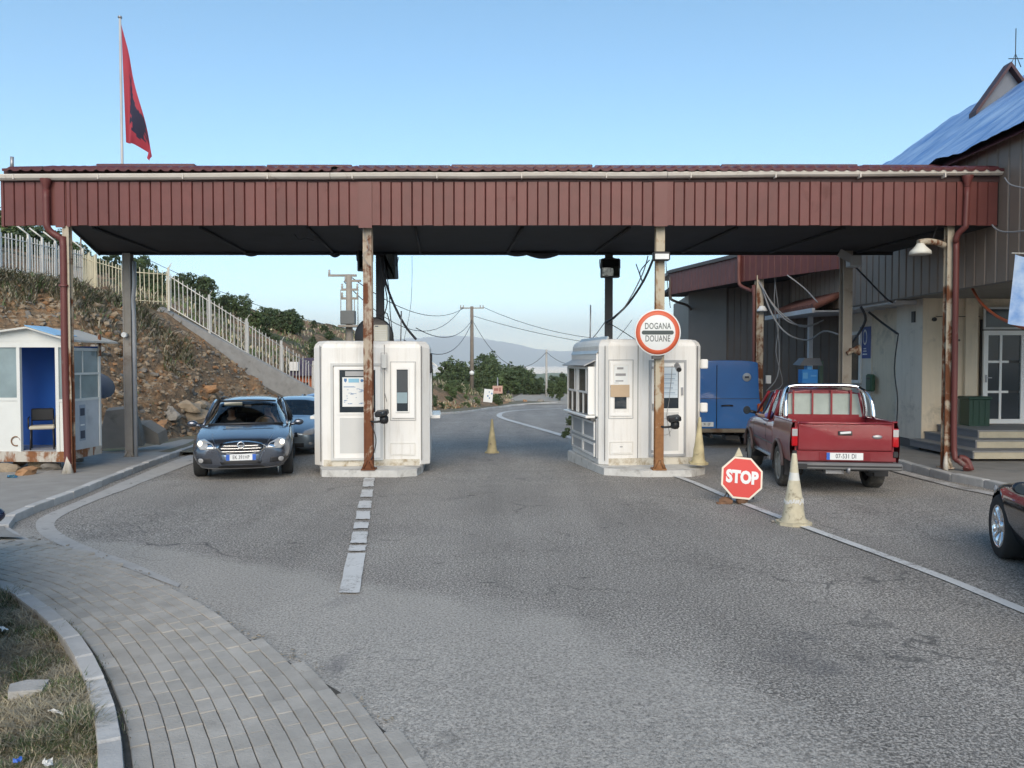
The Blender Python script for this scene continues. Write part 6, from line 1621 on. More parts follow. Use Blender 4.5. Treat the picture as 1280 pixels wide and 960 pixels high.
for sg in (-1, 1):
    hl = c1.face('headlight', [(sg*.44,.60),(sg*.70,.585),(sg*.785,.66),(sg*.775,.745),(sg*.66,.765),(sg*.50,.69)], True, M_lightw, .006)
    c1.face('headlamp_bowl', [(sg*.465,.615),(sg*.60,.605),(sg*.60,.70),(sg*.52,.685)], True, M_chrome, .010, hl)
    for cx_, cz_, r_, mm in ((.72,.69,.040,M_lamp),(.615,.655,.040,M_lightw)):
        c1.face('lamp', [(sg*(cx_+r_*math.cos(a)), cz_+r_*math.sin(a)) for a in [2*PI*k/10 for k in range(10)]], True, mm, .013, hl, rings=3)
    c1.face('lower_intake', [(sg*.50,.335),(sg*.76,.345),(sg*.79,.44),(sg*.52,.43)], True, M_blk, .005)
    c1.face('foglight', [(sg*(.70+.05*math.cos(a)), .39+.045*math.sin(a)) for a in [2*PI*k/10 for k in range(10)]], True, M_lightw, .012, rings=3)
    c1.faceline('bonnet_crease', [(sg*.40,.60),(sg*.43,.66),(sg*.50,.75),(sg*.55,.84)], True, .008, P_ins)
    c1.faceline('bumper_crease', [(sg*.42,.56),(sg*.36,.44),(sg*.33,.34)], True, .009, P_ins)
c1.face('centre_intake', [(-.34,.315),(.34,.315),(.37,.375),(-.37,.375)], True, M_blk, .006)
c1.faceline('lower_lip', [(-.74,.26),(-.4,.235),(0,.23),(.4,.235),(.74,.26)], True, .014, M_groove)
c1.face('plate_recess', [(-.32,.39),(.32,.39),(.34,.49),(-.34,.49)], True, P_silver, .006)
c1.plate(-.26, .26, .385, .495, True, 'EK 391HP', blue=((0,.12),(.88,1)))
c1.mirrors(.92, .985, .90, P_ins)
for sg in (-1, 1):
    c1.t and MB().tube([(sg*.80,1.02,.945),(sg*.755,.65,1.14),(sg*.70,.18,1.355),(sg*.67,-.1,1.415)], .026, 8).build('pillar', P_ins, c1.t)
    for y_ in (-.35, -1.35): MB().tube([(sg*.853,y_,.955),(sg*.76,y_-.04,1.2),(sg*.62,y_-.06,1.42)], .035, 6).build('pillar', M_blk, c1.t)
    MB().tube([(sg*.60,-.35,1.425),(sg*.585,-.9,1.47),(sg*.56,-1.7,1.425)], .013, 6).build('roof_rail', M_blk, c1.t)
MB().tube([(-.55,.22,1.40),(0,.27,1.42),(.55,.22,1.40)], .02, 6).build('screen_top_trim', M_blk, c1.t); MB().tube([(-.72,1.03,.97),(0,1.14,.985),(.72,1.03,.97)], .022, 6).build('wiper_cowl', M_blk, c1.t)
c1.seats((-.45, -1.35)); c1.floorpan(-2.0, 1.2, .78, .30); MB().box(-.76,.76,.62,.98,.72,.93,bev=.04).build('dashboard', M_inter, c1.t)
MB().tube([(.36+.17*math.cos(a)*-1, .50+.05*math.sin(a), .95+.16*math.sin(a)) for a in [2*PI*k/16 for k in range(17)]], .014, 6).build('steering_wheel', M_blk, c1.t) if False else MB().tube([(-.36+.17*math.cos(a), .52-.05*math.sin(a), .93+.16*math.sin(a)) for a in [2*PI*k/16 for k in range(17)]], .014, 6).build('steering_wheel', M_blk, c1.t)
MB().box(.12,.48,.22,.24,1.31,1.38,bev=.008).build('sun_visor', pm('visor_beige', (.50,.47,.40), .8), c1.t)
MB().box(-.07,.07,.36,.38,1.27,1.33,bev=.008).build('rear_view_mirror', M_blk, c1.t)
def seat_person(car, lab, x_, y_, z_, shirt, **k):
    Mx = Matrix.LocRotScale(car.t.location, car.t.rotation_euler, None); w_ = Mx @ Vector((x_, y_, z_)); return person(lab, tuple(w_), car.t.rotation_euler.z, shirt, **k)
seat_person(c1, 'passenger in dark sunglasses behind the windscreen of the dark grey car', .38, -.30, .49, flat('shirt_black', (.03,.03,.035), .9), glasses=True)
seat_person(c1, 'driver with a hand raised to the face behind the wheel of the dark grey car', -.36, -.30, .51, flat('shirt_brown', (.16,.12,.09), .9), hand='face')

# ------------------------------------------------ 2. silver-blue saloon behind it, 3. blue car
sal_st = [ (2.30,.30,.50,.62,.42,.56,.60,.34,.65), (2.22,.22,.66,.78,.42,.70,.66,.42,.72), (1.95,.20,.76,.87,.45,.80,.75,.48,.81), (1.55,.20,.80,.89,.5,.84,.84,.50,.90),
 (1.15,.20,.80,.90,.52,.85,.90,.52,.96), (.88,.20,.80,.90,.54,.85,.93,.60,1.0), (.08,.20,.80,.90,.55,.85,.95,.56,1.38), (-.35,.20,.80,.90,.55,.85,.96,.55,1.455),
 (-1.0,.20,.80,.90,.55,.85,.97,.54,1.45), (-1.35,.20,.80,.90,.56,.85,.975,.54,1.38), (-1.95,.22,.80,.89,.56,.83,.97,.60,1.03), (-2.20,.26,.74,.86,.56,.80,.96,.60,1.0), (-2.32,.32,.62,.80,.56,.76,.88,.6,.92)]
def saloon(label, loc, rz, paint, name='parked_car', seats=True, spokes=5):
    c = Car(name, label, 'car', loc, rz, paint, sal_st, 5, 10, 5, 9, (1.38, -1.28), .325, .21, .775)
    c.wheels('alloy', spokes=spokes); c.mirrors(.80, .985, .87, paint)
    for sg in (-1, 1):
        MB().tube([(sg*.80,.88,.95),(sg*.75,.5,1.16),(sg*.68,.08,1.335),(sg*.66,-.2,1.40)], .026, 8).build('pillar', paint, c.t)
        MB().tube([(sg*.845,-.42,.955),(sg*.75,-.46,1.2),(sg*.60,-.48,1.40)], .035, 6).build('pillar', M_blk, c.t)
        hl = c.face('headlight', [(sg*.46,.60),(sg*.72,.60),(sg*.79,.70),(sg*.72,.76),(sg*.50,.69)], True, M_lightw, .006)
        c.face('foglight', [(sg*(.66+.05*math.cos(a)), .38+.045*math.sin(a)) for a in [2*PI*k/8 for k in range(8)]], True, M_lightw, .01, rings=2)
        c.face('tail_lamp', [(sg*.52,.74),(sg*.76,.74),(sg*.79,.88),(sg*.52,.88)], False, M_lightred, .006)
        for y_ in (.15, -.75):
            x_ = c.hitx(y_, .86, sg); MB().box(-.01,.018,-.09,.09,-.014,.014,bev=.006).build('door_handle', paint, c.t).location = (x_, y_-.25, .86)
        b = MB(); b.tube([(c.hitx(y_, .30, sg)+sg*.004, y_, .30) for y_ in (.98,.6,.2,-.2,-.6,-.88)], .018, 6); b.build('sill_trim', M_chrome, c.t)
        for y_ in (.95, -.03, -.95):
            b = MB(); b.tube([(c.hitx(y_, z_, sg)+sg*.0005, y_, z_) for z_ in (.32,.45,.6,.75,.9)], .005, 4); b.build('door_seam', M_blk, c.t)
    c.face('grille', [(-.36,.56),(.36,.56),(.34,.66),(-.34,.66)], True, M_blk, .008)
    c.face('lower_intake', [(-.5,.30),(.5,.30),(.5,.40),(-.5,.40)], True, M_blk, .006)
    if seats: c.seats((-.5, -1.3)); MB().box(-.76,.76,.5,.85,.72,.93,bev=.04).build('dashboard', M_inter, c.t)
    c.floorpan(-1.9, 1.1, .76, .30); return c
c2 = saloon('silver blue saloon half hidden between the dark grey car and the left booth', (-5.98, 21.6, -.24), PI+R(8), P_silver)
c2.plate(-.26,.26,.44,.55,True,'AA 204 KT')
c3 = saloon('blue car behind the silver saloon partly hidden by the left booth', (-6.9, 28.3, -.43), PI+R(9), P_bluecar)
# ------------------------------------------------ 4. black coupe at the right edge, 5. navy car at the left edge
cp_st = [ (2.25,.26,.40,.50,.42,.46,.56,.30,.60), (2.16,.18,.58,.68,.42,.62,.62,.40,.68), (1.92,.16,.76,.84,.46,.78,.72,.48,.76), (1.55,.16,.80,.93,.5,.86,.80,.50,.85),
 (1.15,.16,.82,.945,.52,.88,.86,.52,.92), (.75,.16,.82,.94,.54,.87,.89,.60,.96), (-.1,.16,.82,.93,.55,.87,.90,.54,1.28), (-.6,.16,.82,.94,.55,.87,.92,.52,1.34),
 (-1.1,.16,.82,.95,.55,.88,.93,.50,1.29), (-1.5,.16,.82,.96,.56,.90,.93,.50,1.18), (-1.95,.18,.80,.94,.56,.86,.92,.60,.98), (-2.2,.24,.74,.88,.56,.82,.88,.60,.93), (-2.3,.30,.62,.8,.56,.76,.82,.6,.86)]
w0 = G(1261, 698); h_ = R(-17)     # front left wheel on the ground; heading away and to the right
fw = Vector((math.sin(-h_), math.cos(h_), 0)); rt = Vector((fw.y, -fw.x, 0)); ctr = Vector((w0.x, w0.y, 0)) + rt*.80 - fw*1.36
c4 = Car('parked_car', 'glossy black coupe at the right picture edge showing its alloy front wheel', 'car', (ctr.x, ctr.y, 0), h_, P_black, cp_st, 5, 10, 5, 9, (1.36, -1.26), .355, .24, .80, arch=.395)
c4.wheels('alloy', spokes=5, rimm=M_chrome); c4.mirrors(.25, .95, .88, P_black); c4.seats((-.5,)); c4.floorpan(-1.8,1.0,.78,.26)
c4.face('headlight', [(-.48,.58),(-.70,.55),(-.80,.62),(-.76,.67),(-.6,.65)], True, M_pane, .006); c4.face('headlight', [(.48,.60),(.74,.56),(.86,.66),(.80,.73),(.6,.68)], True, M_lightw, .006)
x_ = c4.hitx(1.78, .70, -1); MB().lathe([(0,-.012),(.055,-.006),(.055,.004),(0,.01)], 14, (x_, 1.80, .70), 'X').build('side_repeater', M_lightw, c4.t)
mp_ = P(3, 617, 5.9); hd = math.atan2(.548, .837)      # mirror tip stands just inside the left picture edge
fw = Vector((-math.sin(hd), math.cos(hd), 0)); rt = Vector((fw.y, -fw.x, 0))
# the car faces the camera side, its own left flank towards the road
rz5 = hd + PI; f5 = -fw; r5 = -rt
ctr = Vector((mp_.x, mp_.y, 0)) + r5*(.87+.20) - f5*.80
c5 = saloon('navy blue car at the left picture edge showing only its rounded wing mirror', (ctr.x, ctr.y, .05), rz5, P_navy)

# ------------------------------------------------ 6. red pickup
pk = thing('pickup_truck', 'dull red pickup truck with chrome roll bar waiting in the right lane', 'pickup', (0,0,0))
pst = [ (2.45,.42,.60,.70,.62,.66,.86,.45,.92), (2.36,.36,.72,.82,.62,.76,.92,.5,1.0), (1.9,.34,.76,.86,.66,.80,1.02,.55,1.09), (1.35,.34,.78,.865,.7,.82,1.07,.56,1.13), (1.05,.34,.78,.865,.7,.82,1.09,.62,1.16),
  (.45,.34,.78,.865,.72,.82,1.10,.61,1.66), (.1,.34,.78,.865,.72,.82,1.10,.61,1.72), (-.55,.34,.78,.865,.72,.82,1.10,.61,1.72), (-.86,.36,.78,.865,.74,.82,1.10,.64,1.71), (-.93,.40,.78,.86,.74,.81,1.09,.66,1.69)]
bpy.data.objects.remove(pk)
tail = P(1056, 560, 12.75); pkh = R(-7.5)
fw = Vector((math.sin(-pkh), math.cos(pkh), 0)); ctr = Vector((tail.x, tail.y, 0)) + fw*2.42
c6 = Car('pickup_truck', 'dull red pickup truck with chrome roll bar waiting in the right lane', 'pickup', (ctr.x, ctr.y, 0.0), pkh, P_red, pst, 4, 8, 4, 99, (1.55, -1.42), .365, .24, .735, arch=.44, cap_glass=True, end_crease=.85, rglass=pm('rear_pane_painted_bright', (.36,.42,.39), .12, var=.25, vs=2))  # rear panes: brightness seen in the glass painted as an opaque pale colour
PKT = c6.t; PKT.scale = (1,1,1); PKT.location.z = -.03; PKT.rotation_euler.x = -.012
c6.wheels('steel', rimm=pm('dusty_rim', (.34,.34,.32), .55, metal=.4, var=.15, dirt=(.22,.20,.17), dirt_amt=.5), tyre=M_rubberd)
# bed: floor, side walls with wheel arch cut, tailgate
bed = MB(); bz0, bz1 = .58, 1.20
for sg in (-1, 1):
    prof_ = [(-.95,bz0-.10),(-.95,bz1),(-2.38,bz1),(-2.38,bz0-.02)]
    arc = [(-1.42+.44*math.cos(a), .365+.44*math.sin(a)) for a in [R(12)+(PI-R(24))*k/14 for k in range(15)]]
    outl = [(-.95,.42),(-.95,bz1-.03),(-.95,bz1),(-2.40,bz1),(-2.40,.56)] + [(-1.42-.44*math.cos(R(12)), .47)]
    poly = [(-.95,.45),(-.95,bz1),(-2.40,bz1),(-2.40,.55),(-1.88,.50)] + [(y_, z_) for y_, z_ in reversed(arc)][0:15] + [(-.97,.45)]
    poly = [(-.95,.45),(-.95,bz1),(-2.40,bz1),(-2.40,.55),(-1.86,.50)] + [(-1.42-.44*math.cos(a), .365+.44*math.sin(a)) for a in [R(18)+(PI-R(36))*k/14 for k in range(15)]]
    # outer skin bulges a little: two layers
    n_ = len(poly)
    def xo(z_): return .815+.045*math.sin(max(0, min(1, (z_-.45)/.75))*PI)**.8
    vs = [(sg*xo(z_), y_, z_) for y_, z_ in poly] + [(sg*.775, y_, z_) for y_, z_ in poly]
    # grid skin for the outer face
    cols = [-.95-1.45*i/24 for i in range(25)]
    gv = []; gf = []
    def low(y_):
        d_ = abs(y_+1.42); return .365+math.sqrt(max(0, .44**2-d_**2)) if d_ < .42 else (.46 if y_ > -1.42 else .54)
    nz = 10
    for y_ in cols:
        for k in range(nz+1): z_ = low(y_)+(bz1-low(y_))*k/nz; gv.append((sg*xo(z_), y_, z_))
    for i in range(24):
        for k in range(nz): gf.append([i*(nz+1)+k, (i+1)*(nz+1)+k, (i+1)*(nz+1)+k+1, i*(nz+1)+k+1])
    b0 = len(bed.v); bed.add(gv, gf, 0, True)
    bed.box(min(sg*.775, sg*.75), max(sg*.775, sg*.75), -2.38, -.95, bz0, bz1-.01)
    bed.box(min(sg*.735, sg*.83), max(sg*.735, sg*.83), -2.40, -.95, bz1-.012, bz1+.018, bev=.008)
bed.box(-.77,.77,-2.36,-.96,bz0-.04,bz0); bed.box(-.80,.80,-1.0,-.95,bz0-.1,bz1+.01)
bed.build('bed', P_red, PKT)
# wheel arch flares
for sg in (-1, 1):
    for ay in (1.55, -1.42):
        b = MB(); b.tube([(sg*(.868 if ay < 0 else .872), ay+.452*math.cos(a), .365+.452*math.sin(a)) for a in [R(6)+(PI-R(12))*k/16 for k in range(17)]], .028, 8); b.build('arch_flare', pm('flare_dusty', (.14,.10,.095), .6), PKT)
tg = MB(); tg.box(-.735,.735,-2.435,-2.375,.735,1.195, bev=.012); tgo = tg.build('tailgate', P_red, PKT)
b_ = MB(); b_.box(-.70,.70,-2.44,-2.434,.77,.785).box(-.70,.70,-2.448,-2.434,1.12,1.135).build('pressed_ridge', P_red, tgo)
b_ = MB(); b_.tube([(-.72,-2.43,1.185),(-.5,-2.435,1.18),(-.2,-2.43,1.183),(.1,-2.436,1.18),(.72,-2.43,1.185)], .022, 8).build('top_edge', P_red, tgo)
b_ = MB(); b_.box(-.11,.11,-2.452,-2.436,.985,1.055,bev=.006).build('handle_recess', M_blk, tgo); 
b_ = MB(); b_.box(-.085,.085,-2.475,-2.452,1.012,1.048,bev=.006, M=Matrix.Translation((0,-2.46,1.03)) @ Matrix.Rotation(-.08,4,'Y') @ Matrix.Translation((0,2.46,-1.03))).build('handle', M_paper, tgo)
MB().lathe([(0,-.012),(.03,-.01),(.036,0),(0,0)], 20, M=Matrix.Translation((.50,-2.437,.965)) @ Matrix.Diagonal((2.2,1,1,1)), axis='Y').build('emblem_oval', M_steel, tgo)
# lower valance, lamps, bumper
MB().box(-.80,.80,-2.42,-2.34,.555,.73, bev=.012).build('rear_valance', P_red, PKT)
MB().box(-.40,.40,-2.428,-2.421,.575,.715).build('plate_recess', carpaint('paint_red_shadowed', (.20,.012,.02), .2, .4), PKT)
for sg in (-1, 1):
    a, c_ = (-.835,-.74) if sg < 0 else (.74,.835)
    lp = MB().box(a, c_, -2.435, -2.32, .80, 1.10, bev=.012).build('tail_lamp', M_lightred, PKT)
    MB().box(a+.004, c_-.004, -2.442, -2.434, .965, 1.085, bev=.004).build('reversing_lens', M_lightw, lp)
    MB().box(a+.01, c_-.01, -2.44, -2.40, .63, .73, bev=.01).build('rubber_bracket', M_blk, PKT)
bp_ = MB(); bp_.box(-.86,.86,-2.56,-2.40,.435,.545, bev=.02); bp_ = bp_.build('rear_bumper', pm('bumper_grey', (.17,.17,.17), .5, metal=.3, var=.15, dirt=(.28,.26,.23), dirt_amt=.55), PKT)
MB().box(-.84,.84,-2.565,-2.55,.478,.505).build('step_groove', M_blk, bp_); MB().box(-.80,-.62,-2.575,-2.56,.45,.53).build('towing_slot', M_blk, bp_)
c6.plate(-.285,.285,.585,.70,False,'07-531 DI', blue=((0,.09),), y=-2.434, size=.105)
MB().box(-.30,-.02,-2.45,-2.30,.36,.42).tube([(.02,-2.50,.42),(.02,-2.58,.40),(.02,-2.60,.47)], .025, 8).build('tow_hitch', M_steel, PKT)
MB().box(-.45,.45,-2.3,-1.6,.38,.56,bev=.05).tube([(-.5,-1.42,.38),(.5,-1.42,.38)], .06, 8).lathe([(0,-.14),(.13,-.10),(.15,0),(.13,.10),(0,.14)], 16, (0,-1.42,.38), 'Y').box(-.45,-.38,-2.2,1.8,.42,.52).box(.38,.45,-2.2,1.8,.42,.52).tube([(.5,-2.2,.40),(.5,-1.9,.40)], .05, 8).build('chassis', M_blk, PKT)
for sg in (-1,1): MB().box(min(sg*.62,sg*.84), max(sg*.62,sg*.84), -1.92,-1.90,.26,.52).build('mud_flap', M_blk, PKT)
# window guard bars and roll bar
for x_ in (-.50,-.165,.165,.50): MB().box(x_-.016,x_+.016,-.99,-.965,1.20,1.69).build('guard_bar', P_red, PKT)
MB().box(-.64,.64,-.985,-.93,1.10,1.25).build('cab_rear_panel', P_red, PKT)
rb_ = MB()
for y_, hh in ((-1.06, 1.76),(-1.40, 1.70)):
    if y_ > -1.2: rb_.tube(smooth_path([(-.73,y_,1.2),(-.72,y_,1.40),(-.66,y_,1.66),(-.54,y_,hh),(0,y_,hh+.015),(.54,y_,hh),(.66,y_,1.66),(.72,y_,1.40),(.73,y_,1.2)],4), .036, 12)
for sg in (-1,1): rb_.tube(smooth_path([(sg*.60,-1.06,1.73),(sg*.67,-1.25,1.66),(sg*.72,-1.42,1.5),(sg*.735,-1.50,1.2)],4), .034, 12)
rb_.build('roll_bar', M_chrome, PKT)
for sg in (-1, 1): # window frames of the cab
    MB().tube([(sg*.80,1.05,1.12),(sg*.74,.75,1.36),(sg*.66,.45,1.62)], .028, 8).build('pillar', P_red, PKT)
    MB().tube([(sg*.815,-.30,1.11),(sg*.75,-.32,1.4),(sg*.645,-.33,1.67)], .03, 8).build('pillar', P_red, PKT); MB().tube([(sg*.81,-.88,1.11),(sg*.74,-.89,1.4),(sg*.645,-.89,1.64)], .04, 8).build('pillar', P_red, PKT)
    b = MB(); b.tube([(c6.hitx(y_, .46, sg)+sg*.01, y_, .44) for y_ in (1.08,.6,0,-.5,-.95)], .035, 6); b.build('side_step', M_steel, PKT)
    for y_ in (1.02, -.30):
        b = MB(); b.tube([(c6.hitx(y_, z_, sg)+sg*.0005, y_, z_) for z_ in (.5,.65,.8,.95,1.06)], .006, 4); b.build('door_seam', M_blk, PKT)
    MB().box(-.01,.02,-.07,.07,-.018,.018,bev=.006).build('door_handle', M_blk, PKT).location = (c6.hitx(-.15,1.0,sg), -.12, 1.0)
    MB().tube([(c6.hitx(y_, .70, sg)+sg*.002, y_, .70) for y_ in (1.0,.6,.2,-.3,-.9)], .014, 5).build('rub_strip', M_groove, PKT)
c6.mirrors(1.0, 1.22, .88, M_blk, (.15,.09,.17))
c6.seats((-.42,), zs_=.62, h=.62); c6.floorpan(-.85, 1.2, .76, .50); MB().box(-.74,.74,.72,1.05,.9,1.10,bev=.04).build('dashboard', M_inter, PKT)
# the brightness seen in the cab's rear window is painted into its opaque panes
seat_person(c6, 'driver of the red pickup resting a bare arm on the open window', -.40, -.30, .80, flat('shirt_lilac', (.22,.20,.48), .9), arm_out=(-1, [(-.33,.06,.40),(-.44,.18,.36),(-.50,.36,.36),(-.50,.52,.37)]))

# ------------------------------------------------ 7. blue van
vst = [ (2.75,.54,.60,.72,.62,.70,.95,.50,1.05), (2.65,.48,.76,.86,.62,.82,1.05,.62,1.18), (2.3,.48,.80,.90,.7,.86,1.15,.70,1.40), (1.7,.48,.82,.92,.8,.88,1.22,.66,2.0), (1.1,.48,.82,.93,.9,.90,1.22,.78,2.34),
  (.2,.48,.82,.93,.9,.91,1.35,.82,2.46), (-1.5,.48,.82,.93,.9,.91,1.35,.82,2.50), (-2.55,.50,.82,.93,.9,.91,1.35,.82,2.50), (-2.65,.54,.82,.925,.9,.905,1.35,.815,2.49), (-2.66,.55,.82,.92,.9,.90,1.35,.81,2.48)]
vh = R(-2); vc = Vector((6.08, 22.0, 0)) + Vector((math.sin(-vh), math.cos(vh), 0))*2.66
c7 = Car('delivery_van', 'plain blue panel van with a blank rear parked beyond the right booth', 'van', (vc.x, vc.y, -.28), vh, P_van, vst, 3, 4, 3, 99, (1.7, -1.55), .34, .22, .78, arch=.42, end_crease=.85, long_crease=.75)
VT = c7.t; c7.wheels('steel', rimm=M_steel, tyre=M_rubber)
for x_ in (-.62, -.30): pass
b_ = MB(); b_.tube([(-.33,-2.675,.50),(-.33,-2.675,1.4),(-.33,-2.67,2.36)], .011, 4).build('door_gap', M_blk, VT)
b_ = MB(); b_.tube([(-.85,-2.674,1.42),(.86,-2.674,1.42)], .006, 4).build('pressed_line', M_groove, VT)
MB().tube([(-.20,-2.70,1.22),(.02,-2.71,1.23),(.12,-2.70,1.22)], .022, 8).build('door_handle', M_blk, VT)
MB().lathe([(0,-.004),(.12,-.004),(.12,.004),(0,.004)], 24, (.50,-2.684,2.02), 'Y').build('round_sticker', pm('sticker_grey', (.45,.48,.50), .5), VT)
MB().box(.44,.56,-2.694,-2.689,1.99,2.05).build('sticker_print', M_ink, VT)
for sg in (-1,1):
    MB().box(min(sg*.80,sg*.94),max(sg*.80,sg*.94),-2.73,-2.58,1.06,1.28,bev=.02).build('indicator', M_lighto, VT)
MB().box(-.90,-.42,-2.70,-2.69,.63,.76).build('number_plate', M_paper, VT); text('plate_text', '91 EF', .11, M_ink, VT, (-.60,-2.703,.695), sx=.8)
MB().box(-.88,.90,-2.80,-2.64,.47,.58,bev=.015).build('rear_bumper', pm('van_bumper_rust', (.20,.17,.13), .8, dirt=(.12,.07,.04), dirt_amt=.5), VT)
MB().box(-.5,-.42,-2.6,2.2,.30,.42).box(.42,.5,-2.6,2.2,.30,.42).tube([(-.7,-1.55,.34),(.7,-1.55,.34)], .05, 8).box(.0,.35,-2.4,-1.9,.24,.36).build('chassis', M_blk, VT)
# ================================================================== SMALL THINGS
def cone(label, p, h, r_foot, m, tilt=0, bands=True, base=True, rz=0):
    t = thing('traffic_cone', label, 'traffic cone', tuple(p), rz); t.rotation_euler = (tilt, tilt*.5, rz)
    k = h/.96
    MB().lathe([(.0,.96*k),(.028,.955*k),(.034,.93*k),(.068,.60*k),(.074,.595*k),(.115,.34*k),(.120,.335*k),(.132,.20*k),(.150,.09*k),(.180,.05*k),(.18,.04*k)], 28).build('cone_body', m, t)
    if base: MB().prism([(.235*math.cos(a), .235*math.sin(a)) for a in [PI/8+PI/4*q for q in range(8)]], 0, .042*k).build('foot', m, t)
    if bands:
        MB().lathe([(.058,.70*k),(.0725,.597*k),(.088,.50*k),(.0865,.50*k)], 28, (0,0,.001)).build('pale_band', pm('cone_band', (.60,.60,.56), .6, dirt=(.35,.33,.25), dirt_amt=.6, ds=14), t)
        b = MB(); rn = random.Random(2)
        for i in range(26):
            a = i/26*2*PI; r_ = .124; z = .30*k+rn.uniform(-.02,.03); b.box(-.012,.012,-.003,.003,-.02,.03, M=Matrix.Translation((r_*math.cos(a), r_*math.sin(a), z)) @ Matrix.Rotation(a+PI/2, 4, 'Z') @ Matrix.Rotation(rn.uniform(-.5,.5), 4, 'Y'))
        bb_ = b.build('worn_tape', pm('cone_tape', (.62,.62,.60), .6), t); bb_['kind'] = 'stuff'
    return t
M_cone = pm('weathered_cone', (.52,.47,.34), .7, var=.2, vs=6, bump=.2, dirt=(.16,.13,.09), dirt_amt=.56, ds=9)
M_cone2 = pm('cone_yellowed', (.46,.40,.24), .7, var=.25, vs=6, dirt=(.13,.11,.08), dirt_amt=.58, ds=9)
cone('weathered beige traffic cone with a pale band standing on the white line behind the pickup', G(992, 655), .96, .3, M_cone)
cone('dirty plain traffic cone leaning against the right front corner of the right booth', P(873, 580, 15.35), .93, .26, M_cone2, .03, bands=False).scale = (.82,.82,1)
cone('yellowed traffic cone alone in the middle lane beyond the two booths', G(615, 566), .88, .26, M_cone2, 0, bands=False).scale = (.85,.85,1)
# stop sign propped on the ground
p = G(927, 630); t = thing('stop_sign', 'red octagonal STOP sign propped low on the ground by the white line', 'sign', (p.x, p.y, 0), R(3))
sm_ = Matrix.Translation((0,0,.40)) @ Matrix.Rotation(R(-12), 4, 'X') @ Matrix.Rotation(R(6), 4, 'Y')
def octo(r): return [(r*math.cos(PI/8+k*PI/4), r*math.sin(PI/8+k*PI/4)) for k in range(8)]
pl_ = thing_plate = bpy.data.objects.new('sign_plate', MB().prism(octo(.345), -.008, .008, M=XZ).mesh('sign_plate', pm('sign_cream', (.74,.66,.54), .5))); C.objects.link(pl_); pl_.parent = t; pl_.matrix_local = sm_
MB().prism(octo(.315), .0085, .0105, M=XZ).build('red_field', pm('stop_red', (.62,.045,.035), .45, var=.06), pl_)
text('lettering', 'STOP', .255, M_paper, pl_, (0,-.0125,.005), sx=.80, bold=.014, sp=1.02)
b_ = MB(); b_.tube([(-.19,.03,.22),(-.20,.05,.02)], .012, 6).tube([(.15,.05,.25),(.22,.22,.10),(.34,.42,.01)], .012, 6).tube([(-.19,.04,.2),(-.30,.10,.01)], .012, 6); b_.build('stand_leg', M_groove, t)
b_ = MB(); b_.add([(-.08,.10,.72),(.05,.10,.72),(-.01,.10,.86),(-.08,.13,.72),(.05,.13,.72),(-.01,.13,.86)], [[0,1,2],[5,4,3],[0,3,4,1],[1,4,5,2],[2,5,3,0]]).build('cone_tip', M_cone, t)
for i, (dx, dy, s, lab) in enumerate(((-.24,.02,.085,'brown stone weighing the left foot of the stop sign'),(.02,.06,.10,'larger brown stone under the middle of the stop sign'),(-.36,-.02,.03,'small stone left of the stop sign stones'))):
    o = inst('stone', rock_mesh(30+i, pm('stone_brown'+('' if i else 's'), (.20,.11,.065), .9, var=.3, vs=10, bump=.5), 2), None, (p.x+dx, p.y+dy, s*.5), (.2, 0, i), (s*1.5, s, s)); tag(o, lab, 'stone')
p3 = G(966, 653); o = inst('stone', rk[1], None, (p3.x, p3.y, .02), (0,0,.3), (.03,.03,.02)); tag(o, 'tiny pale stone on the asphalt left of the near cone foot', 'stone')
# building-side small things
t = thing('street_lamp', 'cream bell shaped lamp on a short arm at the right canopy post', 'lamp', (8.14, 15.0, 4.42))
MB().tube(smooth_path([(.12,.05,-.02),(-.05,.0,.03),(-.25,-.02,.05),(-.42,-.03,.02)],4), .06, 10).build('arm', M_post, t); MB().lathe([(0,.10),(.06,.09),(.10,.03),(.19,-.06),(.20,-.12),(0,-.11)], 20, (-.38,-.03,-.08)).build('bell', pm('lamp_cream', (.68,.67,.60), .5), t)
MB().tube([(-.15,.0,.03),(-.02,.0,.45)], .008, 5).build('stay', M_cable, t)
t = thing('waste_bin', 'dark green lidded bin beside the glass entrance door', 'bin', (11.0, 18.62, .66))
MB().prism([(-.24,-.2),(.24,-.2),(.24,.2),(-.24,.2)], .0, .66).build('bin_body', M_green, t); MB().box(-.28,.28,-.24,.24,.62,.70,bev=.02).build('lid', M_green, t)
for x_ in (-.14,.0,.14): MB().box(x_-.01,x_+.01,-.212,-.201,.05,.6).build('rib', M_green, t)
t = thing('post_box', 'green oval box fixed to the white wall right of the blue sign', 'box', (10.02, 21.75, 1.35)); MB().box(-.14,.0,-.17,.17,.0,.48,bev=.04).build('casing', pm('green_box', (.04,.10,.06), .4), t); MB().box(-.145,-.141,-.1,.1,.34,.38).build('slot', M_blk, t)
t = thing('collection_box', 'small blue box with a grey pitched roof on a stand behind the pickup', 'box', (7.55, 20.0, 0))
MB().box(-.20,.20,-.14,.14,1.63,1.98,bev=.01).build('box_body', pm('bright_blue_box', (.02,.22,.62), .4), t)
MB().tube([(-.14,0,-.05),(-.14,0,1.63)], .025, 6).tube([(.14,0,-.05),(.14,0,1.63)], .025, 6).build('stand', M_postdark, t)
MB().box(-.06,.06,-.12,.12,1.981,2.07).box(-.18,-.06,-.15,-.141,1.75,1.9).box(.02,.16,-.15,-.141,1.8,1.84).build('fittings', pm('light_blue_trim', (.10,.35,.70), .4), t)
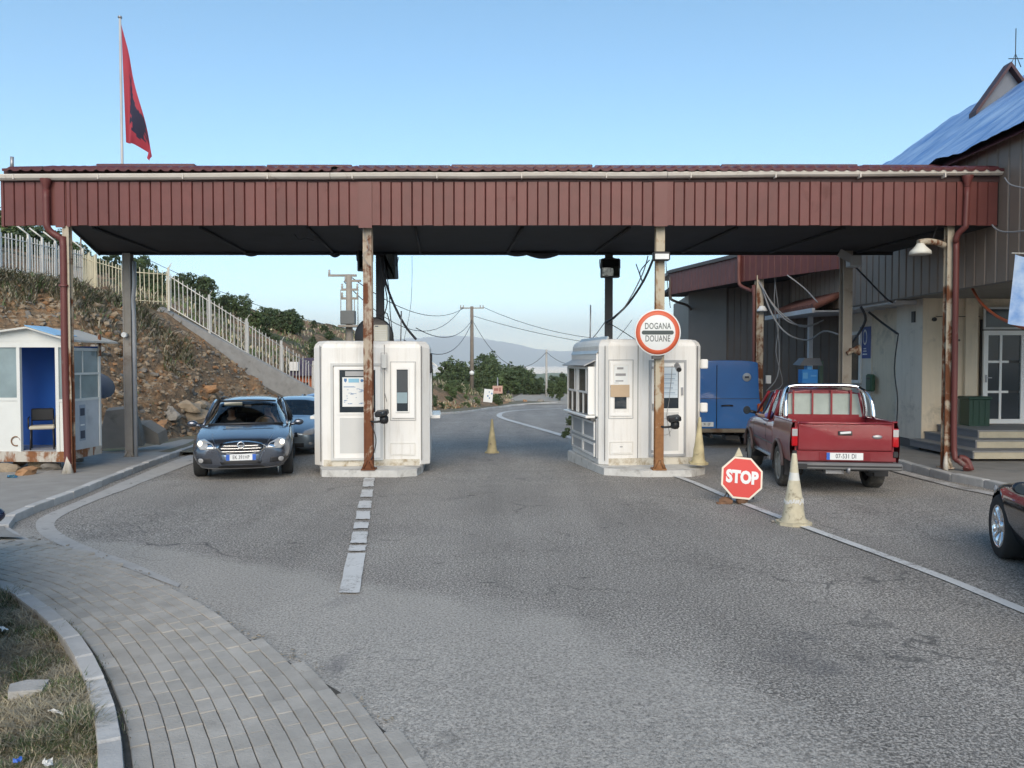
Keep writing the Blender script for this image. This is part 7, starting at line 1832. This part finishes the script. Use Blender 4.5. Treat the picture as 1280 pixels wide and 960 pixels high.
b_ = MB(); b_.add([(-.30,-.24,2.08),(.28,-.24,2.08),(.28,.26,2.10),(-.30,.26,2.10),(-.16,-.2,2.27),(.22,-.2,2.27),(.22,.2,2.27),(-.16,.2,2.27)], [[3,2,1,0],[4,5,6,7],[0,1,5,4],[1,2,6,5],[2,3,7,6],[3,0,4,7]]); b_.build('roof', pm('box_roof_grey', (.10,.11,.13), .5), t)
tag(boxo('bollard', 7.92, 8.02, 20.2, 20.3, 1.2, 2.2, pm('dark_green_post', (.03,.07,.05), .5)), 'dark green post standing right of the small blue box', 'post')
# light blue banner
ba = P(1269, 318, 12.9); t = thing('banner', 'light blue cloth hanging at the right picture edge above the door', 'banner', tuple(ba))
b_ = MB()
for j in range(15):
    for i in range(13):
        u, v = i/12, j/14; b_.v.append((-.02*v*3+u*.62, .05*math.sin(u*9+v*1.5)*(.3+v), -v*1.13-.06*math.sin(u*3.1)))
for j in range(14):
    for i in range(12): k = j*13+i; b_.f.append([k,k+1,k+14,k+13]); b_.m.append(0); b_.sm.append(True)
x = NT('banner_cloth'); x.base(x.mix(x.ramp(x.noise(4, 5, .6), [(.35, 0), (.65, 1)]), (.16,.30,.58), (.40,.52,.70))); x.rough(.8)
b_.build('cloth', x.m, t); MB().tube([(-.06,0,.02),(.7,0,.0)], .012, 6).build('pole', M_cpole, t)
# cables, hoses
cable('hose', [P(1214,358,16.2), P(1226,378,15.6), P(1244,394,15), P(1262,403,14.2), P(1285,412,13.4), P(1310,415,12.8)], .028, M_orange, 'orange hose sagging from the brown cladding across the entrance', cat='hose')
cable('cable', [P(1256,222,14.2), P(1262,230,14), P(1275,234,13.6), P(1300,238,13)], .012, M_cableg, 'pale cable looping off the right end of the canopy gutter')
cable('cable', [P(1240,281,14.8), P(1248,288,14.5), P(1265,290,14), P(1300,286,13)], .016, M_cableg, 'grey cable looping under the right end of the red fascia')
cable('cable', [P(948,352,24.4), P(970,385,24), P(1000,408,23.6), P(1023,404,23.4)], .022, M_cableg, 'grey cable sagging from the cream post, uppermost of the swags')
cable('cable', [P(950,352,24.4), P(965,380,24), P(985,402,23.6), P(1010,407,23.4), P(1030,400,23.2)], .02, M_cableg, 'grey cable sagging from the cream post, middle of the swags')
cable('cable', [P(951,355,24.4), P(966,395,24), P(985,418,23.6), P(1010,425,23.4), P(1030,414,22.8), P(1048,418,22)], .026, M_cableg, 'thick grey cable sagging lowest from the cream post')
cable('cable', [P(970,346,24), P(968,380,24.2), P(974,430,24.2), P(972,470,24.2), P(958,489,24.2)], .018, M_cableg, 'grey cable hanging down the dark hall wall right of the cream post')
cable('cable', [P(968,346,24), P(974,400,24.2), P(970,440,24.2), P(978,480,24.2), P(960,490,24.2)], .014, M_cableg, 'thin grey cable twisting beside the hanging one on the hall wall')
cable('cable', [P(984,344,23), P(1005,360,22.6), P(1022,378,22)], .02, M_cableg, 'grey cable slanting down to the tiled annex eaves')
cable('cable', [P(1058,322,18), P(1085,350,18.6), P(1110,375,19), P(1120,378,19.2)], .022, M_cable, 'black cable slanting from the right rear post to the brown wall')
cable('cable', [P(1076,383,20), P(1082,400,20), P(1068,425,20.2), P(1055,440,18.6)], .035, M_cable, 'thick black cable looping past the blue sign to the rear post')
cable('cable', [P(1086,390,20), P(1105,405,20), P(1122,417,19.2)], .03, M_cable, 'black cable slanting across the cream wall right of the blue sign')
cable('cable', [P(1123,417,19.2), P(1118,460,19.4), P(1122,500,19.2), P(1120,540,19.3)], .016, M_cable, 'thin black cable running down the cream wall corner')
t = thing('loudspeaker', 'small beige horn clamped to the right rear canopy post', 'loudspeaker', (7.95, 18.25, 2.45)); MB().lathe([(0,-.1),(.04,-.1),(.06,0),(.13,.12),(.12,.125)], 14, axis='X').tube([(-.16,0,-.08),(0,0,0)], .05, 8).build('horn', M_post, t)
t = thing('camera_box', 'grey camera box at the top of the right rear canopy post', 'camera', (7.74, 18.1, 4.45)); MB().box(-.02,.24,-.15,.12,-.1,.16,bev=.02).build('casing', M_grey, t); MB().box(-.34,-.02,-.12,-.09,-.02,.16, M=Matrix.Rotation(.5,4,'Y')).build('bracket', M_steel, t)
hb = [(-.0,4.70),(.02,4.70)]
for i, (pts, r_, lab) in enumerate((
    ([P(476,320,18.2), P(480,345,18), P(490,375,17.8), P(505,405,17.6), P(520,424,17.4)], .028, 'thickest black cable dropping from the canopy to the left booth roof'),
    ([P(478,320,18.2), P(480,350,18), P(484,378,17.9), P(478,400,17.8), P(474,425,17.6)], .014, 'black cable hanging nearest the rusty post'),
    ([P(477,320,18.2), P(475,345,18.1), P(472,375,18), P(474,395,18), P(484,392,17.8), P(490,425,17.6)], .012, 'thin black cable curling above the air conditioner'),
    ([P(479,320,18.2), P(486,360,18), P(488,395,17.8), P(492,426,17.6)], .011, 'thin black cable hanging straight onto the left booth'),
    ([P(515,320,18.5), P(515,350,18.3), P(513,385,18), P(505,425,17.6)], .005, 'very thin cable alone between left booth and canopy edge'),
    ([P(818,320,17), P(805,350,17.2), P(785,380,17.6), P(766,398,18), P(758,402,18.4)], .026, 'thick dark cable sweeping from the right post to the dark rear post'),
    ([P(810,320,17), P(802,345,17.2), P(780,385,17.6), P(760,404,18.3)], .014, 'pale cable above the thick one left of the round sign'),
    ([P(812,325,17), P(800,340,17.1), P(803,352,17.1), P(795,330,17.1)], .012, 'loose cable knot below the canopy left of the post lamp'),
    ([P(758,402,18.4), P(775,412,17.6), P(795,425,17)], .010, 'thin cable from the dark rear post down to the right booth roof'),
    ([P(756,403,18.5), P(745,418,18), P(738,425,17.6)], .010, 'short cable from the dark rear post to the booth roof edge'),
    ([P(832,320,15.2), P(834,350,15.2), P(838,385,15.2)], .008, 'thin cable hanging behind the top of the round customs sign'),
    ([P(368,293,16), P(374,300,16), P(382,298,16), P(392,301,16)], .012, 'short loose cable hanging from the canopy soffit on the left'))):
    cable('cable', pts, r_, M_cable if i != 6 else M_cableg, lab)
# utility poles and overhead wires
def upole(label, base, h, r, m, arms=(), box=False):
    t = thing('utility_pole', label, 'utility pole', tuple(base)); MB().tube([(0,0,-.5),(0,0,h)], r, 10, r2=r*.7).build('pole_shaft', m, t)
    for (z, x0, x1, ins_) in arms:
        a = MB().box(x0, x1, -.05,.05, z-.05, z+.05).build('crossarm', M_postdark, t)
        for x_ in ins_: MB().lathe([(0,0),(.04,.0),(.06,.08),(.035,.12),(.06,.18),(0,.24)], 10, (x_,0,z+.05)).build('insulator', M_cpole, a)
    return t
q = P(437, 470, 36); up1 = upole('concrete pole with transformer box rising behind the left booth', q, P(437,343,36).z-q.z, .19, M_postdark, ((P(437,343,36).z-q.z-.05, -.95,.35,(-.9,)),(P(437,351,36).z-q.z, -.2,.55,(-.15,)),(P(437,362,36).z-q.z,-.35,.42,(-.32,.38)),(P(437,373,36).z-q.z,-.35,.42,(-.32,.38))))
zb_ = P(437,406,36).z-q.z
MB().box(-.30,.36,-.55,-.2,zb_,zb_+.62,bev=.03).build('transformer', pm('transformer_grey', (.13,.14,.14), .6), up1); MB().box(-.40,.50,-.6,.1,zb_-.12,zb_-.03).build('platform', M_postdark, up1)
MB().tube([(-.36,-.1,zb_),(-.36,-.1,zb_+1.6)], .02, 5).tube([(.42,-.1,zb_),(.42,-.1,zb_+1.7)], .02, 5).tube([(.26,-.1,zb_),(.26,-.1,zb_+1.2)], .02, 5).build('riser_pipe', M_postdark, up1)
q = P(590, 505, 70); q.z = -1.2; h_ = P(592,383,70).z+1.2; up2 = upole('tall wooden pole with a wide crossarm beyond the road bend', q, h_, .20, M_pole, ((h_-.15, -1.05,1.05,(-1.0,-.75,.75,1.0)),))
MB().lathe([(0,-.2),(.2,-.1),(.22,.1),(0,.25)], 10, (0,-.25,2.3)).build('white_marker', M_paper, up2)
q = P(683, 497, 78); up3 = upole('slender pale pole standing right in the gravel clearing', q, P(683,437,78).z-q.z, .13, M_cpole)
for a, b2_, sg_, lab in ((P(437,345,36), P(580,385,70), 1.2, 'overhead wire from the transformer pole to the crossarm pole'), (P(578,384,70), P(430,352,36), 2.2, 'lower overhead wire sagging to the transformer pole'),
    (P(604,384,70), P(900,415,60), 1.6, 'overhead wire running right from the crossarm pole'), (P(592,395,70), P(860,440,60), .6, 'lower overhead wire running right from the pole'), (P(592,403,70), P(683,440,78), 2.6, 'slack wire between the crossarm pole and the slender pole'),
    (P(683,440,78), P(790,400,60), 2.2, 'wire from the slender pole climbing to the right'), (P(590,402,70), P(505,425,30), 1.5, 'slack cable from the crossarm pole to the left booth area'), (P(590,400,70), P(520,410,36), .9, 'second slack cable from the crossarm pole to the left'),
    (P(160,312,60), P(440,412,75), .8, 'thin wire crossing above the hill beside the flagpole foot'), (P(-20,258,40), P(14,256,40), .1, 'upper thin wire at the left end of the canopy'), (P(-20,265,40), P(14,264,40), .1, 'lower thin wire at the left end of the canopy')):
    cable('overhead_wire', [a, b2_], .022, M_cable, lab, sag=sg_, n=14, cat='wire')
tag(MB().tube([P(101,420,46), P(101,297,46)], .07, 6, r2=.05).build('hill_pole', M_pole), 'thin rusty pole on the hill beside the left canopy post', 'pole')
tag(MB().tube([P(15,212,19.0), P(15,196,19.0)], .045, 6).build('stub_pole', M_steel), 'short grey stub rising above the left end of the canopy roof', 'pole')
# signs beyond the bend
q = P(622,500,66); t = thing('border_sign', 'small red bordered sign on a post beyond the bend', 'sign', tuple(q)); MB().tube([(0,0,-.3),(0,0,1.9)], .05, 6).build('post', M_steel, t)
MB().box(-.42,.42,-.06,-.03,.55,1.2).build('board', pm('sign_pinkish', (.52,.33,.27), .6), t); MB().box(-.30,.05,-.066,-.061,.78,1.0).box(.12,.28,-.066,-.061,.72,1.05).build('board_print', pm('sign_brownred', (.30,.13,.11), .6), t)
q = P(610,501,58); t = thing('notice_board', 'white leaning notice board with dark marks on the verge before the bend', 'board', tuple(q)); MB().box(-.35,.32,-.04,.04,-.1,.86, M=Matrix.Rotation(.10,4,'Y')).build('board', M_paper, t)
for a_, b_2, c_2 in ((.18,.28,.5),(-.1,-.0,.3),(.05,.12,.15),(.0,.05,.6)): MB().box(a_,b_2,-.047,-.042,c_2,c_2+.12, M=Matrix.Rotation(.10,4,'Y')).build('board_mark', M_inkb, t)
for i,(px,s) in enumerate(((636,.32),(641,.25),(656,.2),(676,.26))):
    q = G(px,503); o = inst('stone', rk[i], None, (q.x,q.y,q.z+.12), (0,0,i), (s*1.4,s,s)); tag(o, 'dark stone lying along the far edge of the road bend', 'stone', 'stones at the far road edge')
# dark manhole-like slot in the pavers, crumbs by the right pavement
tag(MB().prism([(.1*math.cos(a), .1*math.sin(a)) for a in [k*PI/4 for k in range(8)]], 0, .03).build('weed_tuft_base', M_soil, None, (G(807,590).x, G(807,590).y, .0)), 'small dark tuft of soil at the edge of the right booth island', 'soil tuft')
# ================================================================== HAZE
M_hz = bpy.data.materials.new('haze'); M_hz.use_nodes = True; ht = M_hz.node_tree; ht.nodes.clear()
pvn = ht.nodes.new('ShaderNodeVolumePrincipled'); pvn.inputs['Color'].default_value = (.92,.95,1,1); pvn.inputs['Density'].default_value = 1.1e-4; pvn.inputs['Anisotropy'].default_value = .0
ho = ht.nodes.new('ShaderNodeOutputMaterial'); ht.links.new(pvn.outputs[0], ho.inputs['Volume'])
hzb = MB().box(-16000, 16000, -16000, 20500, -122, 900).build('haze', M_hz)
tag(hzb, kind='stuff'); hzb['label'] = 'pale blue haze over the plain and the far mountains'; hzb['category'] = 'haze'
